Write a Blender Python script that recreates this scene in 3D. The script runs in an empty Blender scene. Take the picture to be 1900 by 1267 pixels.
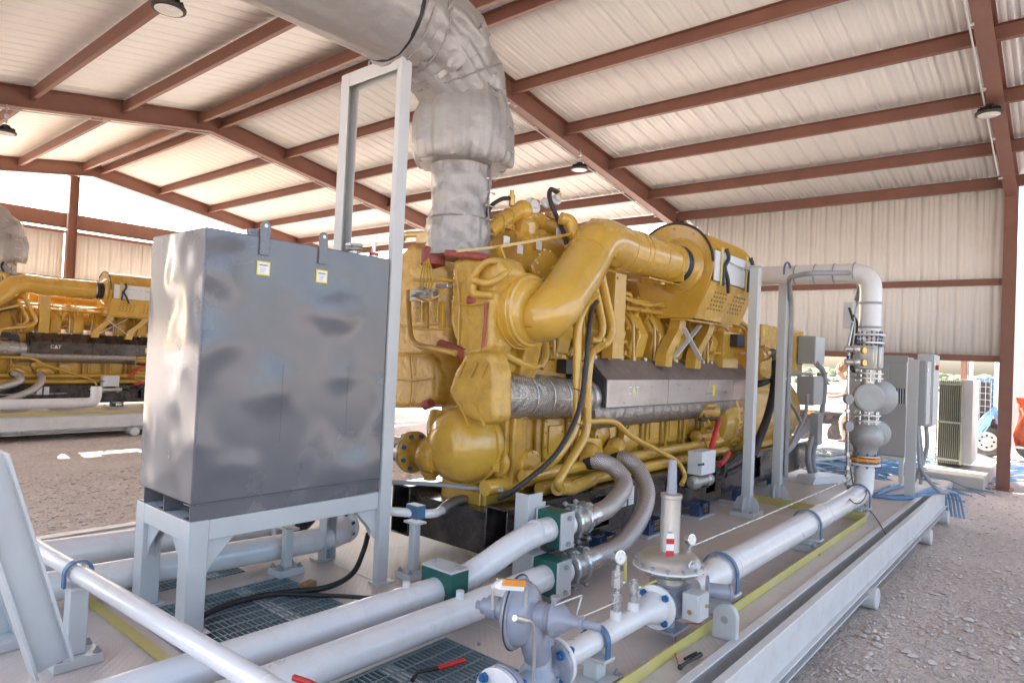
import bpy, bmesh, math, random
from mathutils import Vector, Matrix
import numpy as np
random.seed(7)
S = bpy.context.scene
COL = S.collection
RAD = math.radians

# ------------------------------------------------------------------ camera
FPX, CX, CY = 1231.0, 950.0, 633.5
yaw, pitch, roll = RAD(40.08), RAD(1.08), RAD(2.6)
CAMP = Vector((0, 0, 2.1))
_F = Vector((math.cos(yaw)*math.cos(pitch), math.sin(yaw)*math.cos(pitch), math.sin(pitch)))
_R = Vector((math.sin(yaw), -math.cos(yaw), 0)); _U = _R.cross(_F)
RT = math.cos(roll)*_R + math.sin(roll)*_U
UP = math.cos(roll)*_U - math.sin(roll)*_R
cam = bpy.data.cameras.new('camera'); camo = bpy.data.objects.new('camera', cam); COL.objects.link(camo)
camo.matrix_world = Matrix(((RT.x, UP.x, -_F.x, CAMP.x), (RT.y, UP.y, -_F.y, CAMP.y), (RT.z, UP.z, -_F.z, CAMP.z), (0, 0, 0, 1)))
cam.sensor_width = 36; cam.lens = 36*FPX/1900; cam.clip_start = 0.05; cam.clip_end = 3000
S.camera = camo

# ------------------------------------------------------------------ world and sun
SUN_EL, SUN_AZ = RAD(34), math.atan2(8.2, 1.0)      # direction towards the sun, azimuth from +X
w = bpy.data.worlds.new('World'); S.world = w; w.use_nodes = True
nt = w.node_tree; nt.nodes.clear()
sky = nt.nodes.new('ShaderNodeTexSky'); sky.sky_type = 'NISHITA'; sky.sun_disc = False
sky.sun_elevation = SUN_EL; sky.sun_rotation = math.pi/2 - SUN_AZ
sky.dust_density = 3.5; sky.air_density = .9; sky.ozone_density = .6
bg = nt.nodes.new('ShaderNodeBackground'); bg.inputs[1].default_value = 0.15
ow = nt.nodes.new('ShaderNodeOutputWorld')
nt.links.new(sky.outputs[0], bg.inputs[0]); nt.links.new(bg.outputs[0], ow.inputs[0])
sl = bpy.data.lights.new('sun', 'SUN'); sl.energy = 4.5; sl.angle = RAD(0.5); sl.color = (1, .95, .87)
so = bpy.data.objects.new('sun', sl); COL.objects.link(so)
sd = Vector((math.cos(SUN_AZ)*math.cos(SUN_EL), math.sin(SUN_AZ)*math.cos(SUN_EL), math.sin(SUN_EL)))
so.rotation_euler = sd.to_track_quat('Z', 'Y').to_euler()
S.view_settings.view_transform = 'Standard'; S.view_settings.look = 'None'
S.view_settings.exposure = 2.5; S.view_settings.gamma = 1.0
S.cycles.max_bounces = 8; S.cycles.diffuse_bounces = 5; S.cycles.glossy_bounces = 4
S.cycles.use_denoising = True

# a measured photo point carried to a known plane: the point of the place that was surveyed there
def at(px, py, ax, v):
    d = RT*((px-CX)/FPX) - UP*((py-CY)/FPX) + _F
    i = 'xyz'.index(ax); t = (v-CAMP[i])/d[i]
    return CAMP + d*t
def Y(px, py, v): return at(px, py, 'y', v)
def Z(px, py, v): return at(px, py, 'z', v)
def dep(p): return (Vector(p)-CAMP).dot(_F)

# ------------------------------------------------------------------ materials
def mat(name, col, rough=.5, metal=0, var=.12, vs=6, bump=0, bs=60, coat=0, dist=.01, kind='noise', col2=None, dirt=None, dirt_s=2.5, rvar=.12, ior=1.5, stretch=None, trans=0):
    m = bpy.data.materials.new(name); m.use_nodes = True
    n = m.node_tree.nodes; l = m.node_tree.links
    b = n['Principled BSDF']
    tc = n.new('ShaderNodeTexCoord'); vec = tc.outputs['Object']
    if stretch:
        mp = n.new('ShaderNodeMapping'); mp.inputs['Scale'].default_value = stretch
        l.new(vec, mp.inputs[0]); vec = mp.outputs[0]
    no = n.new('ShaderNodeTexNoise'); no.inputs['Scale'].default_value = vs; no.inputs['Detail'].default_value = 6; no.inputs['Roughness'].default_value = .6
    l.new(vec, no.inputs['Vector'])
    r = n.new('ShaderNodeValToRGB'); r.color_ramp.elements[0].position = .3; r.color_ramp.elements[1].position = .7
    c2 = col2 if col2 else tuple(max(0, c*(1-var)) for c in col)
    c1 = tuple(min(1, c*(1+var*.5)) for c in col)
    r.color_ramp.elements[0].color = (*c2, 1); r.color_ramp.elements[1].color = (*c1, 1)
    l.new(no.outputs['Fac'], r.inputs[0]); out = r.outputs[0]
    if dirt:
        n2 = n.new('ShaderNodeTexNoise'); n2.inputs['Scale'].default_value = dirt_s; n2.inputs['Detail'].default_value = 8; n2.inputs['Roughness'].default_value = .75
        l.new(tc.outputs['Object'], n2.inputs['Vector'])
        rr = n.new('ShaderNodeValToRGB'); rr.color_ramp.elements[0].position = .5; rr.color_ramp.elements[1].position = .72
        rr.color_ramp.elements[1].color = (dirt[3],)*3+(1,); l.new(n2.outputs['Fac'], rr.inputs[0])
        mx = n.new('ShaderNodeMix'); mx.data_type = 'RGBA'
        l.new(rr.outputs[0], mx.inputs[0]); l.new(out, mx.inputs[6]); mx.inputs[7].default_value = (*dirt[:3], 1); out = mx.outputs[2]
    l.new(out, b.inputs['Base Color'])
    mr = n.new('ShaderNodeMapRange'); mr.inputs[3].default_value = max(.02, rough-rvar); mr.inputs[4].default_value = min(1, rough+rvar)
    l.new(no.outputs['Fac'], mr.inputs[0]); l.new(mr.outputs[0], b.inputs['Roughness'])
    b.inputs['Metallic'].default_value = metal; b.inputs['IOR'].default_value = ior
    if coat: b.inputs['Coat Weight'].default_value = coat; b.inputs['Coat Roughness'].default_value = .16 if kind == 'smooth' else .08
    if bump:
        if kind == 'voronoi':
            t = n.new('ShaderNodeTexVoronoi'); t.inputs['Scale'].default_value = bs; o = t.outputs['Distance']
        elif kind == 'smooth':
            t = n.new('ShaderNodeTexNoise'); t.inputs['Scale'].default_value = bs; t.inputs['Detail'].default_value = .4
            q_ = n.new('ShaderNodeMapRange'); q_.interpolation_type = 'SMOOTHERSTEP'; q_.inputs[1].default_value = .40; q_.inputs[2].default_value = .92; l.new(t.outputs['Fac'], q_.inputs[0]); o = q_.outputs[0]
        elif kind == 'wave':
            t = n.new('ShaderNodeTexWave'); t.inputs['Scale'].default_value = bs; t.inputs['Distortion'].default_value = 1; o = t.outputs['Fac']
        elif kind == 'weave':
            t = n.new('ShaderNodeTexChecker'); t.inputs['Scale'].default_value = bs; o = t.outputs['Fac']
        else:
            t = n.new('ShaderNodeTexNoise'); t.inputs['Scale'].default_value = bs; t.inputs['Detail'].default_value = 4; o = t.outputs['Fac']
        l.new(vec, t.inputs['Vector'])
        bp = n.new('ShaderNodeBump'); bp.inputs['Strength'].default_value = bump; bp.inputs['Distance'].default_value = dist
        l.new(o, bp.inputs['Height']); l.new(bp.outputs[0], b.inputs['Normal'])
        if coat: l.new(bp.outputs[0], b.inputs['Coat Normal'])
    return m

DUST = (.42, .33, .26)
M = dict(
 yellow=mat('yellow_paint', (.56, .325, .045), .26, var=.12, vs=3, bump=.12, bs=22, dist=.004, coat=.6, dirt=(.36, .2, .05, .45), dirt_s=6),
 yellow_cast=mat('yellow_cast_iron', (.52, .285, .035), .36, var=.3, vs=9, bump=.5, bs=55, dist=.006, coat=.35, dirt=(.16, .09, .03, .6), dirt_s=7),
 wrap=mat('yellow_insulation', (.54, .315, .05), .42, var=.22, vs=8, bump=.8, bs=17, dist=.014, coat=.35, dirt=(.33, .19, .06, .5), dirt_s=14),
 red_sil=mat('red_silicone', (.33, .075, .055), .6, var=.3, vs=20, bump=.5, bs=40),
 steel=mat('red_oxide_steel', (.215, .098, .068), .5, var=.14, vs=2, bump=.1, bs=30, dist=.003, dirt=(.3, .17, .13, .25)),
 sheet=mat('white_metal_sheet', (.80, .795, .755), .38, var=.05, vs=1.5, bump=.08, bs=2.5, dist=.02, dirt=(.62, .58, .5, .25), dirt_s=1.5),
 wall=mat('cream_wall_sheet', (.82, .805, .765), .45, var=.04, vs=1.0, dirt=(.65, .61, .54, .3), dirt_s=1.2),
 silver=mat('silver_fabric', (.35, .327, .31), .42, metal=.25, var=.08, vs=4, bump=.6, bs=13, dist=.02, dirt=(.3, .27, .25, .4), dirt_s=5),
 silver_s=mat('silver_fabric_seam', (.3, .27, .26), .6, metal=.2, var=.3, vs=40, bump=.8, bs=60, dist=.01),
 foil=mat('crinkled_foil', (.62, .58, .53), .3, metal=1, var=.3, vs=18, bump=1, bs=30, dist=.02, dirt=(.35, .28, .18, .5), dirt_s=9),
 deck=mat('deck_plate_paint', (.60, .525, .48), .45, var=.08, vs=2, dirt=(.50, .42, .36, .4), dirt_s=3.5),
 deckedge=mat('deck_edge_paint', (.66, .64, .62), .4, var=.06, vs=3, dirt=(*DUST, .4), dirt_s=5),
 frame=mat('light_grey_paint', (.52, .525, .52), .35, var=.05, vs=3, bump=.06, bs=40, dist=.002, dirt=(.5, .45, .4, .2)),
 pipew=mat('white_pipe_paint', (.71, .69, .68), .3, var=.05, vs=3, bump=.12, bs=60, dist=.002, coat=.3, dirt=(.52, .45, .39, .5), dirt_s=6),
 tank=mat('grey_tank_paint', (.13, .128, .138), .27, var=.06, vs=1.2, bump=1.0, bs=2.7, dist=.032, coat=.42, dirt=(.25, .23, .22, .12), rvar=.03, kind='smooth'),
 black=mat('black_base_paint', (.028, .022, .022), .28, var=.2, vs=4, bump=.15, bs=14, dist=.006, coat=.5, dirt=(.16, .12, .1, .6), dirt_s=4),
 rubber=mat('black_rubber', (.025, .023, .025), .5, var=.2, vs=20, bump=.2, bs=60),
 hose=mat('braided_steel', (.66, .63, .62), .36, metal=.6, var=.25, vs=40, bump=1, bs=26, kind='wave', dist=.01, dirt=(.35, .3, .28, .4), dirt_s=10),
 zinc=mat('zinc_plated', (.62, .63, .63), .28, metal=.9, var=.15, vs=14, bump=.2, bs=40, dirt=(.3, .3, .32, .4)),
 alu=mat('cast_aluminium', (.52, .50, .47), .34, metal=.75, var=.12, vs=8, bump=.2, bs=70, dist=.003),
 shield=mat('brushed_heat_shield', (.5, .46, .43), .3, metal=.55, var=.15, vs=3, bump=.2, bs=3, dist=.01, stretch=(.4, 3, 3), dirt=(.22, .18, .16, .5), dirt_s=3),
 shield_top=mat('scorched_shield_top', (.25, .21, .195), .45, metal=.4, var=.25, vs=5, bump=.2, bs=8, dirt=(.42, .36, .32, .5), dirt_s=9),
 greyreg=mat('grey_regulator_paint', (.27, .28, .33), .3, var=.12, vs=7, bump=.35, bs=26, dist=.006, coat=.4),
 green=mat('green_plastic', (.012, .095, .075), .45, var=.2, vs=10, bump=.1, bs=50),
 isoblue=mat('dark_blue_paint', (.02, .06, .15), .4, var=.2, vs=9, dirt=(.2, .17, .15, .4)),
 blue=mat('blue_coated_steel', (.02, .11, .28), .4, var=.25, vs=20),
 clampblue=mat('blue_grey_steel', (.08, .16, .27), .4, var=.15, vs=10),
 kick=mat('yellow_kickplate', (.55, .46, .14), .5, var=.15, vs=4, dirt=(.5, .42, .34, .8), dirt_s=9),
 cab=mat('cabinet_grey', (.33, .34, .345), .4, var=.05, vs=2, dirt=(.4, .36, .32, .25)),
 cabl=mat('cabinet_pale', (.52, .54, .53), .4, var=.05, vs=2),
 boxgrey=mat('pale_grey_box', (.62, .63, .64), .4, var=.05, vs=4, dirt=(*DUST, .2)),
 conduit=mat('grey_conduit', (.33, .33, .34), .45, var=.1, vs=10, bump=.7, bs=70, kind='wave', dist=.003),
 steelwhite=mat('white_label', (.8, .79, .77), .5, var=.03),
 ylabel=mat('yellow_label', (.75, .62, .05), .5, var=.05),
 orange=mat('orange_paint', (.75, .27, .03), .45, var=.1), redp=mat('red_plastic', (.55, .03, .025), .4, var=.1),
 brass=mat('brass', (.6, .38, .12), .35, metal=.8, var=.15), wood=mat('brown_wood', (.36, .2, .09), .6, var=.25, vs=14, stretch=(1, 8, 8)),
 grate=mat('galvanised_grating', (.30, .37, .38), .4, metal=.35, var=.12, vs=12),
 dark=mat('dark_void', (.03, .03, .032), .7, var=.1), glass=mat('lamp_lens', (.75, .74, .7), .25, var=.02),
 concrete=mat('concrete', (.48, .44, .39), .85, var=.12, vs=5, bump=.4, bs=30, dirt=(.36, .3, .25, .5)),
 contw=mat('white_container_paint', (.72, .72, .72), .4, var=.05, vs=2), tyre=mat('tyre_rubber', (.09, .085, .08), .8, var=.3, vs=10, dirt=(.3, .25, .2, .5)),
 bluecable=mat('blue_cable', (.15, .29, .48), .45, var=.35, vs=3), whitecable=mat('white_cable', (.62, .66, .68), .45, var=.1),
 lagging=mat('foil_lagging', (.36, .31, .27), .38, metal=.7, var=.35, vs=22, bump=.8, bs=30, dist=.01),
 castgrey=mat('cast_grey_iron', (.36, .345, .33), .45, metal=.3, var=.15, vs=8, bump=.3, bs=60, dist=.003),
 radgreen=mat('pale_radiator_paint', (.42, .42, .33), .45, var=.15), hivis=mat('orange_fabric', (.75, .16, .07), .7, var=.2, vs=10, bump=.6, bs=9, dist=.04),
 skin=mat('skin', (.55, .3, .22), .55, var=.1), shirt=mat('pale_shirt', (.62, .52, .48), .8, var=.1, bump=.4, bs=15, dist=.02),
 trousers=mat('khaki_cloth', (.46, .36, .29), .85, var=.12, bump=.4, bs=12, dist=.02), hair=mat('reddish_hair', (.38, .16, .08), .6, var=.5, vs=40, bump=1, bs=50),
 boot=mat('brown_leather', (.12, .07, .045), .6, var=.2), cream=mat('cream_dial', (.78, .76, .68), .3, var=.03),
)

def braid_mat(name='braided_steel', sc=22, c0=(.30, .27, .26, 1), c1=(.74, .71, .70, 1), crumple=0):
    m = bpy.data.materials.new(name); m.use_nodes = True; n = m.node_tree.nodes; l = m.node_tree.links; b = n['Principled BSDF']
    uv = n.new('ShaderNodeUVMap'); uv.uv_map = 'braid'; outs = []
    for ang in (40, -40):
        r = n.new('ShaderNodeVectorRotate'); r.rotation_type = 'Z_AXIS'; r.inputs['Angle'].default_value = RAD(ang); l.new(uv.outputs[0], r.inputs[0])
        w_ = n.new('ShaderNodeTexWave'); w_.inputs['Scale'].default_value = sc; w_.inputs['Distortion'].default_value = .4; w_.inputs['Detail'].default_value = 1; l.new(r.outputs[0], w_.inputs[0]); outs.append(w_.outputs['Fac'])
    mx = n.new('ShaderNodeMath'); mx.operation = 'MULTIPLY'; l.new(outs[0], mx.inputs[0]); l.new(outs[1], mx.inputs[1])
    cr = n.new('ShaderNodeValToRGB'); cr.color_ramp.elements[0].color = c0; cr.color_ramp.elements[1].color = c1; cr.color_ramp.elements[1].position = .45; l.new(mx.outputs[0], cr.inputs[0]); l.new(cr.outputs[0], b.inputs['Base Color'])
    b.inputs['Metallic'].default_value = .7; b.inputs['Roughness'].default_value = .35
    bp = n.new('ShaderNodeBump'); bp.inputs['Strength'].default_value = .8; bp.inputs['Distance'].default_value = .003; l.new(mx.outputs[0], bp.inputs['Height'])
    if crumple:
        tc = n.new('ShaderNodeTexCoord'); no = n.new('ShaderNodeTexNoise'); no.inputs['Scale'].default_value = 16; no.inputs['Detail'].default_value = 5; l.new(tc.outputs['Object'], no.inputs[0])
        b2 = n.new('ShaderNodeBump'); b2.inputs['Strength'].default_value = 1; b2.inputs['Distance'].default_value = crumple; l.new(no.outputs[0], b2.inputs['Height']); l.new(b2.outputs[0], bp.inputs['Normal'])
    l.new(bp.outputs[0], b.inputs['Normal'])
    return m
M['hose'] = braid_mat(); M['foilw'] = braid_mat('woven_foil_wrap', 18, (.36, .33, .29, 1), (.66, .62, .57, 1), .03)
def hose_uv(o, pts, n, r):
    cum = [0.0]
    for i in range(1, len(pts)): cum.append(cum[-1]+(Vector(pts[i])-Vector(pts[i-1])).length)
    me = o.data; uv = me.uv_layers.new(name='braid')
    for p in me.polygons:
        js = [v % n for v in p.vertices]; wrap = max(js)-min(js) > 2
        for li, vi in zip(p.loop_indices, p.vertices):
            j = vi % n; j = n if (wrap and j == 0) else j
            uv.data[li].uv = (cum[min(vi//n, len(cum)-1)], j/n*2*math.pi*r)
# ground materials
def ground_mat():
    m = bpy.data.materials.new('gravel_ground'); m.use_nodes = True; n = m.node_tree.nodes; l = m.node_tree.links; b = n['Principled BSDF']
    tc = n.new('ShaderNodeTexCoord')
    def noise(s, d=8, r=.65):
        t = n.new('ShaderNodeTexNoise'); t.inputs['Scale'].default_value = s; t.inputs['Detail'].default_value = d; t.inputs['Roughness'].default_value = r; l.new(tc.outputs['Object'], t.inputs[0]); return t
    n1 = noise(.9); n2 = noise(14); 
    v = n.new('ShaderNodeTexVoronoi'); v.inputs['Scale'].default_value = 38; l.new(tc.outputs['Object'], v.inputs[0])
    v2 = n.new('ShaderNodeTexVoronoi'); v2.inputs['Scale'].default_value = 90; l.new(tc.outputs['Object'], v2.inputs[0])
    r = n.new('ShaderNodeValToRGB'); e = r.color_ramp.elements; e[0].position = .38; e[0].color = (.535, .43, .365, 1); e[1].position = .65; e[1].color = (.67, .565, .49, 1); l.new(n1.outputs[0], r.inputs[0])
    r2 = n.new('ShaderNodeValToRGB'); r2.color_ramp.elements[0].color = (.7, .7, .7, 1); r2.color_ramp.elements[1].color = (1.15, 1.15, 1.15, 1); r2.color_ramp.elements[0].position = .35; r2.color_ramp.elements[1].position = .65; l.new(n2.outputs[0], r2.inputs[0])
    mx = n.new('ShaderNodeMix'); mx.data_type = 'RGBA'; mx.blend_type = 'MULTIPLY'; mx.inputs[0].default_value = 1; l.new(r.outputs[0], mx.inputs[6]); l.new(r2.outputs[0], mx.inputs[7])
    # pebbles of a paler stone
    vc = n.new('ShaderNodeMapRange'); vc.inputs[1].default_value = .55; vc.inputs[2].default_value = .95; l.new(v.outputs['Color'], vc.inputs[0])
    mx2 = n.new('ShaderNodeMix'); mx2.data_type = 'RGBA'; l.new(vc.outputs[0], mx2.inputs[0]); l.new(mx.outputs[2], mx2.inputs[6]); mx2.inputs[7].default_value = (.64, .57, .50, 1)
    l.new(mx2.outputs[2], b.inputs['Base Color']); b.inputs['Roughness'].default_value = .9
    ad = n.new('ShaderNodeMath'); ad.operation = 'ADD'; l.new(v.outputs['Distance'], ad.inputs[0])
    ml = n.new('ShaderNodeMath'); ml.operation = 'MULTIPLY'; ml.inputs[1].default_value = .5; l.new(v2.outputs['Distance'], ml.inputs[0]); l.new(ml.outputs[0], ad.inputs[1])
    ad2 = n.new('ShaderNodeMath'); ad2.operation = 'SUBTRACT'; l.new(n2.outputs[0], ad2.inputs[0]); l.new(ad.outputs[0], ad2.inputs[1])
    bp = n.new('ShaderNodeBump'); bp.inputs['Strength'].default_value = .5; bp.inputs['Distance'].default_value = .018; l.new(ad2.outputs[0], bp.inputs['Height']); l.new(bp.outputs[0], b.inputs['Normal'])
    return m
M['ground'] = ground_mat()

def add_tread(m):      # raised lugs of the chequer plate: short diagonal bars in two directions
    n = m.node_tree.nodes; l = m.node_tree.links; b = n['Principled BSDF']; tc = n.new('ShaderNodeTexCoord')
    outs = []
    for ang, off in ((45, 0), (-45, .012)):
        mp = n.new('ShaderNodeMapping'); mp.inputs['Location'].default_value = (off, off, 0); l.new(tc.outputs['Object'], mp.inputs[0])
        rot = n.new('ShaderNodeVectorRotate'); rot.rotation_type = 'Z_AXIS'; rot.inputs['Angle'].default_value = RAD(ang); l.new(mp.outputs[0], rot.inputs[0])
        fr = n.new('ShaderNodeVectorMath'); fr.operation = 'DIVIDE'; fr.inputs[1].default_value = (.034, .034, 1); l.new(rot.outputs[0], fr.inputs[0])
        f2 = n.new('ShaderNodeVectorMath'); f2.operation = 'FRACTION'; l.new(fr.outputs[0], f2.inputs[0])
        sb = n.new('ShaderNodeVectorMath'); sb.operation = 'SUBTRACT'; sb.inputs[1].default_value = (.5, .5, 0); l.new(f2.outputs[0], sb.inputs[0])
        sc = n.new('ShaderNodeVectorMath'); sc.operation = 'MULTIPLY'; sc.inputs[1].default_value = (1.0, 4.2, 0); l.new(sb.outputs[0], sc.inputs[0])
        ln = n.new('ShaderNodeVectorMath'); ln.operation = 'LENGTH'; l.new(sc.outputs[0], ln.inputs[0])
        mr = n.new('ShaderNodeMapRange'); mr.interpolation_type = 'SMOOTHSTEP'; mr.inputs[1].default_value = .46; mr.inputs[2].default_value = .26; l.new(ln.outputs['Value'], mr.inputs[0]); outs.append(mr.outputs[0])
    mx = n.new('ShaderNodeMath'); mx.operation = 'MAXIMUM'; l.new(outs[0], mx.inputs[0]); l.new(outs[1], mx.inputs[1])
    bp = n.new('ShaderNodeBump'); bp.inputs['Strength'].default_value = .8; bp.inputs['Distance'].default_value = .003; l.new(mx.outputs[0], bp.inputs['Height']); l.new(bp.outputs[0], b.inputs['Normal'])
add_tread(M['deck'])

# ------------------------------------------------------------------ mesh builder
class MB:
    def __init__(s): s.v = []; s.f = []; s.sm = []
    def add(s, vs, fs, smooth=False):
        o = len(s.v); s.v += [Vector(v) for v in vs]; s.f += [tuple(i+o for i in f) for f in fs]; s.sm += [smooth]*len(fs); return s
    def box(s, x0, x1, y0, y1, z0, z1):
        s.add([(x, y, z) for z in (z0, z1) for y in (y0, y1) for x in (x0, x1)],
              [(0, 2, 3, 1), (4, 5, 7, 6), (0, 1, 5, 4), (2, 6, 7, 3), (0, 4, 6, 2), (1, 3, 7, 5)]); return s
    def cbox(s, c, d, rz=0, rx=0, ry=0):
        m = Matrix.Rotation(rz, 3, 'Z') @ Matrix.Rotation(ry, 3, 'Y') @ Matrix.Rotation(rx, 3, 'X'); c = Vector(c)
        s.add([c + m @ Vector((x*d[0]/2, y*d[1]/2, z*d[2]/2)) for z in (-1, 1) for y in (-1, 1) for x in (-1, 1)],
              [(0, 2, 3, 1), (4, 5, 7, 6), (0, 1, 5, 4), (2, 6, 7, 3), (0, 4, 6, 2), (1, 3, 7, 5)]); return s
    def bar(s, a, b, w, h, up=(0, 0, 1)):
        a, b = Vector(a), Vector(b); t = (b-a).normalized(); u = Vector(up)
        sx = t.cross(u); sx = sx.normalized() if sx.length > 1e-4 else Vector((1, 0, 0)); su = sx.cross(t).normalized()
        P = [p + sx*(i*w/2) + su*(j*h/2) for p in (a, b) for j in (-1, 1) for i in (-1, 1)]
        s.add(P, [(0, 1, 3, 2), (4, 6, 7, 5), (0, 4, 5, 1), (2, 3, 7, 6), (0, 2, 6, 4), (1, 5, 7, 3)]); return s
    def ring(s, c, t, r, n, ref=None):
        t = Vector(t).normalized(); ref = Vector(ref) if ref is not None else (Vector((0, 0, 1)) if abs(t.z) < .9 else Vector((1, 0, 0)))
        a = t.cross(ref).normalized(); b = t.cross(a)
        return [Vector(c)+a*(r*math.cos(2*math.pi*i/n))+b*(r*math.sin(2*math.pi*i/n)) for i in range(n)]
    def tube(s, pts, r, n=12, caps=True, smooth=True):
        pts = [Vector(p) for p in pts]; k = len(pts); rs = r if isinstance(r, (list, tuple)) else [r]*k
        o = len(s.v); ref = None; vs = []
        for i, p in enumerate(pts):
            if i == 0: t = pts[1]-pts[0]
            elif i == k-1: t = pts[-1]-pts[-2]
            else: t = (pts[i+1]-pts[i]).normalized()+(pts[i]-pts[i-1]).normalized()
            if t.length < 1e-6: t = pts[i]-pts[i-1] if i else Vector((0, 0, 1))
            t.normalize()
            if ref is None: ref = Vector((0, 0, 1)) if abs(t.z) < .9 else Vector((1, 0, 0))
            a = (ref - t*ref.dot(t)); a = a.normalized() if a.length > 1e-5 else t.orthogonal().normalized(); ref = a; b = t.cross(a)
            q = 1.0
            if 0 < i < k-1:
                cs = (pts[i+1]-pts[i]).normalized().dot((pts[i]-pts[i-1]).normalized()); q = 1
            vs += [p+a*(rs[i]*math.cos(2*math.pi*j/n))+b*(rs[i]*math.sin(2*math.pi*j/n)) for j in range(n)]
        fs = [(i*n+j, i*n+(j+1) % n, (i+1)*n+(j+1) % n, (i+1)*n+j) for i in range(k-1) for j in range(n)]
        s.add(vs, fs, smooth)
        if caps:
            s.f += [tuple(o+j for j in reversed(range(n))), tuple(o+(k-1)*n+j for j in range(n))]; s.sm += [False, False]
        return s
    def cyl(s, a, b, r, r2=None, n=20, caps=True):
        return s.tube([a, b], [r, r if r2 is None else r2], n, caps)
    def lathe(s, o, ax, prof, n=28, sq=1.0):
        o = Vector(o); ax = Vector(ax).normalized(); ref = Vector((0, 0, 1)) if abs(ax.z) < .9 else Vector((1, 0, 0))
        a = ax.cross(ref).normalized(); b = ax.cross(a); base = len(s.v); vs = []
        for h, r in prof:
            vs += [o+ax*h+a*(r*math.cos(2*math.pi*j/n))+b*(r*sq*math.sin(2*math.pi*j/n)) for j in range(n)]
        k = len(prof)
        s.add(vs, [(i*n+j, i*n+(j+1) % n, (i+1)*n+(j+1) % n, (i+1)*n+j) for i in range(k-1) for j in range(n)], True)
        s.f += [tuple(base+j for j in range(n)), tuple(base+(k-1)*n+j for j in reversed(range(n)))]; s.sm += [False, False]
        return s
    def prism(s, poly, ext):       # poly of 3-D points, extruded by vector ext
        ext = Vector(ext); n = len(poly); P = [Vector(p) for p in poly]
        s.add(P+[p+ext for p in P], [tuple(range(n)), tuple(n+i for i in reversed(range(n)))]+[(i, i+n, (i+1) % n+n, (i+1) % n) for i in range(n)]); return s
    def hexb(s, c, ax, r, h): return s.tube([Vector(c), Vector(c)+Vector(ax).normalized()*h], r, 6, True, False)
    def ball(s, c, r, n=14, sc=(1, 1, 1)):
        c = Vector(c); k = max(6, n//2+1); vs = []; 
        for i in range(k):
            th = math.pi*i/(k-1)
            for j in range(n):
                ph = 2*math.pi*j/n
                vs.append(c+Vector((r*sc[0]*math.sin(th)*math.cos(ph), r*sc[1]*math.sin(th)*math.sin(ph), r*sc[2]*math.cos(th))))
        s.add(vs, [(i*n+j, (i+1)*n+j, (i+1)*n+(j+1) % n, i*n+(j+1) % n) for i in range(k-1) for j in range(n)], True); return s
    def build(s, name, m, parent=None, bevel=0, solid=0, wn=False, loc=None):
        if name in SPLIT and parent is not None:
            par = list(range(len(s.v)))
            def find(a):
                while par[a] != a: par[a] = par[par[a]]; a = par[a]
                return a
            for f in s.f:
                for q in f[1:]: par[find(q)] = find(f[0])
            groups = {}
            for i, f in enumerate(s.f): groups.setdefault(find(f[0]), []).append(i)
            if len(groups) > 1:
                comps = []
                for fi in groups.values():
                    used = sorted({v for i in fi for v in s.f[i]}); mp = {v: k for k, v in enumerate(used)}
                    P = [s.v[v] for v in used]
                    lo = [min(p[k] for p in P)-.004 for k in range(3)]; hi = [max(p[k] for p in P)+.004 for k in range(3)]
                    m2 = MB(); m2.v = P; m2.f = [tuple(mp[v] for v in s.f[i]) for i in fi]; m2.sm = [s.sm[i] for i in fi]; comps.append([lo, hi, m2])
                merged = True            # pieces that touch stay one piece
                while merged:
                    merged = False
                    for i in range(len(comps)):
                        for j in range(i+1, len(comps)):
                            A, B_ = comps[i], comps[j]
                            if all(A[0][k] < B_[1][k] and B_[0][k] < A[1][k] for k in range(3)):
                                A[2].add(B_[2].v, B_[2].f); A[2].sm[-len(B_[2].f):] = B_[2].sm
                                A[0] = [min(A[0][k], B_[0][k]) for k in range(3)]; A[1] = [max(A[1][k], B_[1][k]) for k in range(3)]
                                comps.pop(j); merged = True; break
                        if merged: break
                o = None
                for c in comps: o = c[2].build1(name, m, parent, bevel, solid, wn, loc)
                return o
        return s.build1(name, m, parent, bevel, solid, wn, loc)
    def build1(s, name, m, parent=None, bevel=0, solid=0, wn=False, loc=None):
        me = bpy.data.meshes.new(name)
        if parent is not None: L = parent_loc(parent)
        elif loc is not None: L = Vector(loc)
        else:
            xs = [v.x for v in s.v]; ys = [v.y for v in s.v]; zs = [v.z for v in s.v]
            L = Vector(((min(xs)+max(xs))/2, (min(ys)+max(ys))/2, min(zs)))
        me.from_pydata([v-L for v in s.v], [], s.f); me.polygons.foreach_set('use_smooth', s.sm)
        me.validate()
        bmx = bmesh.new(); bmx.from_mesh(me); bmesh.ops.recalc_face_normals(bmx, faces=bmx.faces); bmx.to_mesh(me); bmx.free()
        me.set_sharp_from_angle(angle=RAD(42))
        me.materials.append(M[m] if isinstance(m, str) else m)
        o = bpy.data.objects.new(name, me); COL.objects.link(o)
        if parent is not None: o.parent = parent
        else: o.location = L
        if solid:
            sm = o.modifiers.new('solid', 'SOLIDIFY'); sm.thickness = solid; sm.offset = 0
        if bevel:
            bv = o.modifiers.new('bevel', 'BEVEL'); bv.width = bevel; bv.segments = 2; bv.limit_method = 'ANGLE'; bv.angle_limit = RAD(50)
        return o
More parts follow.
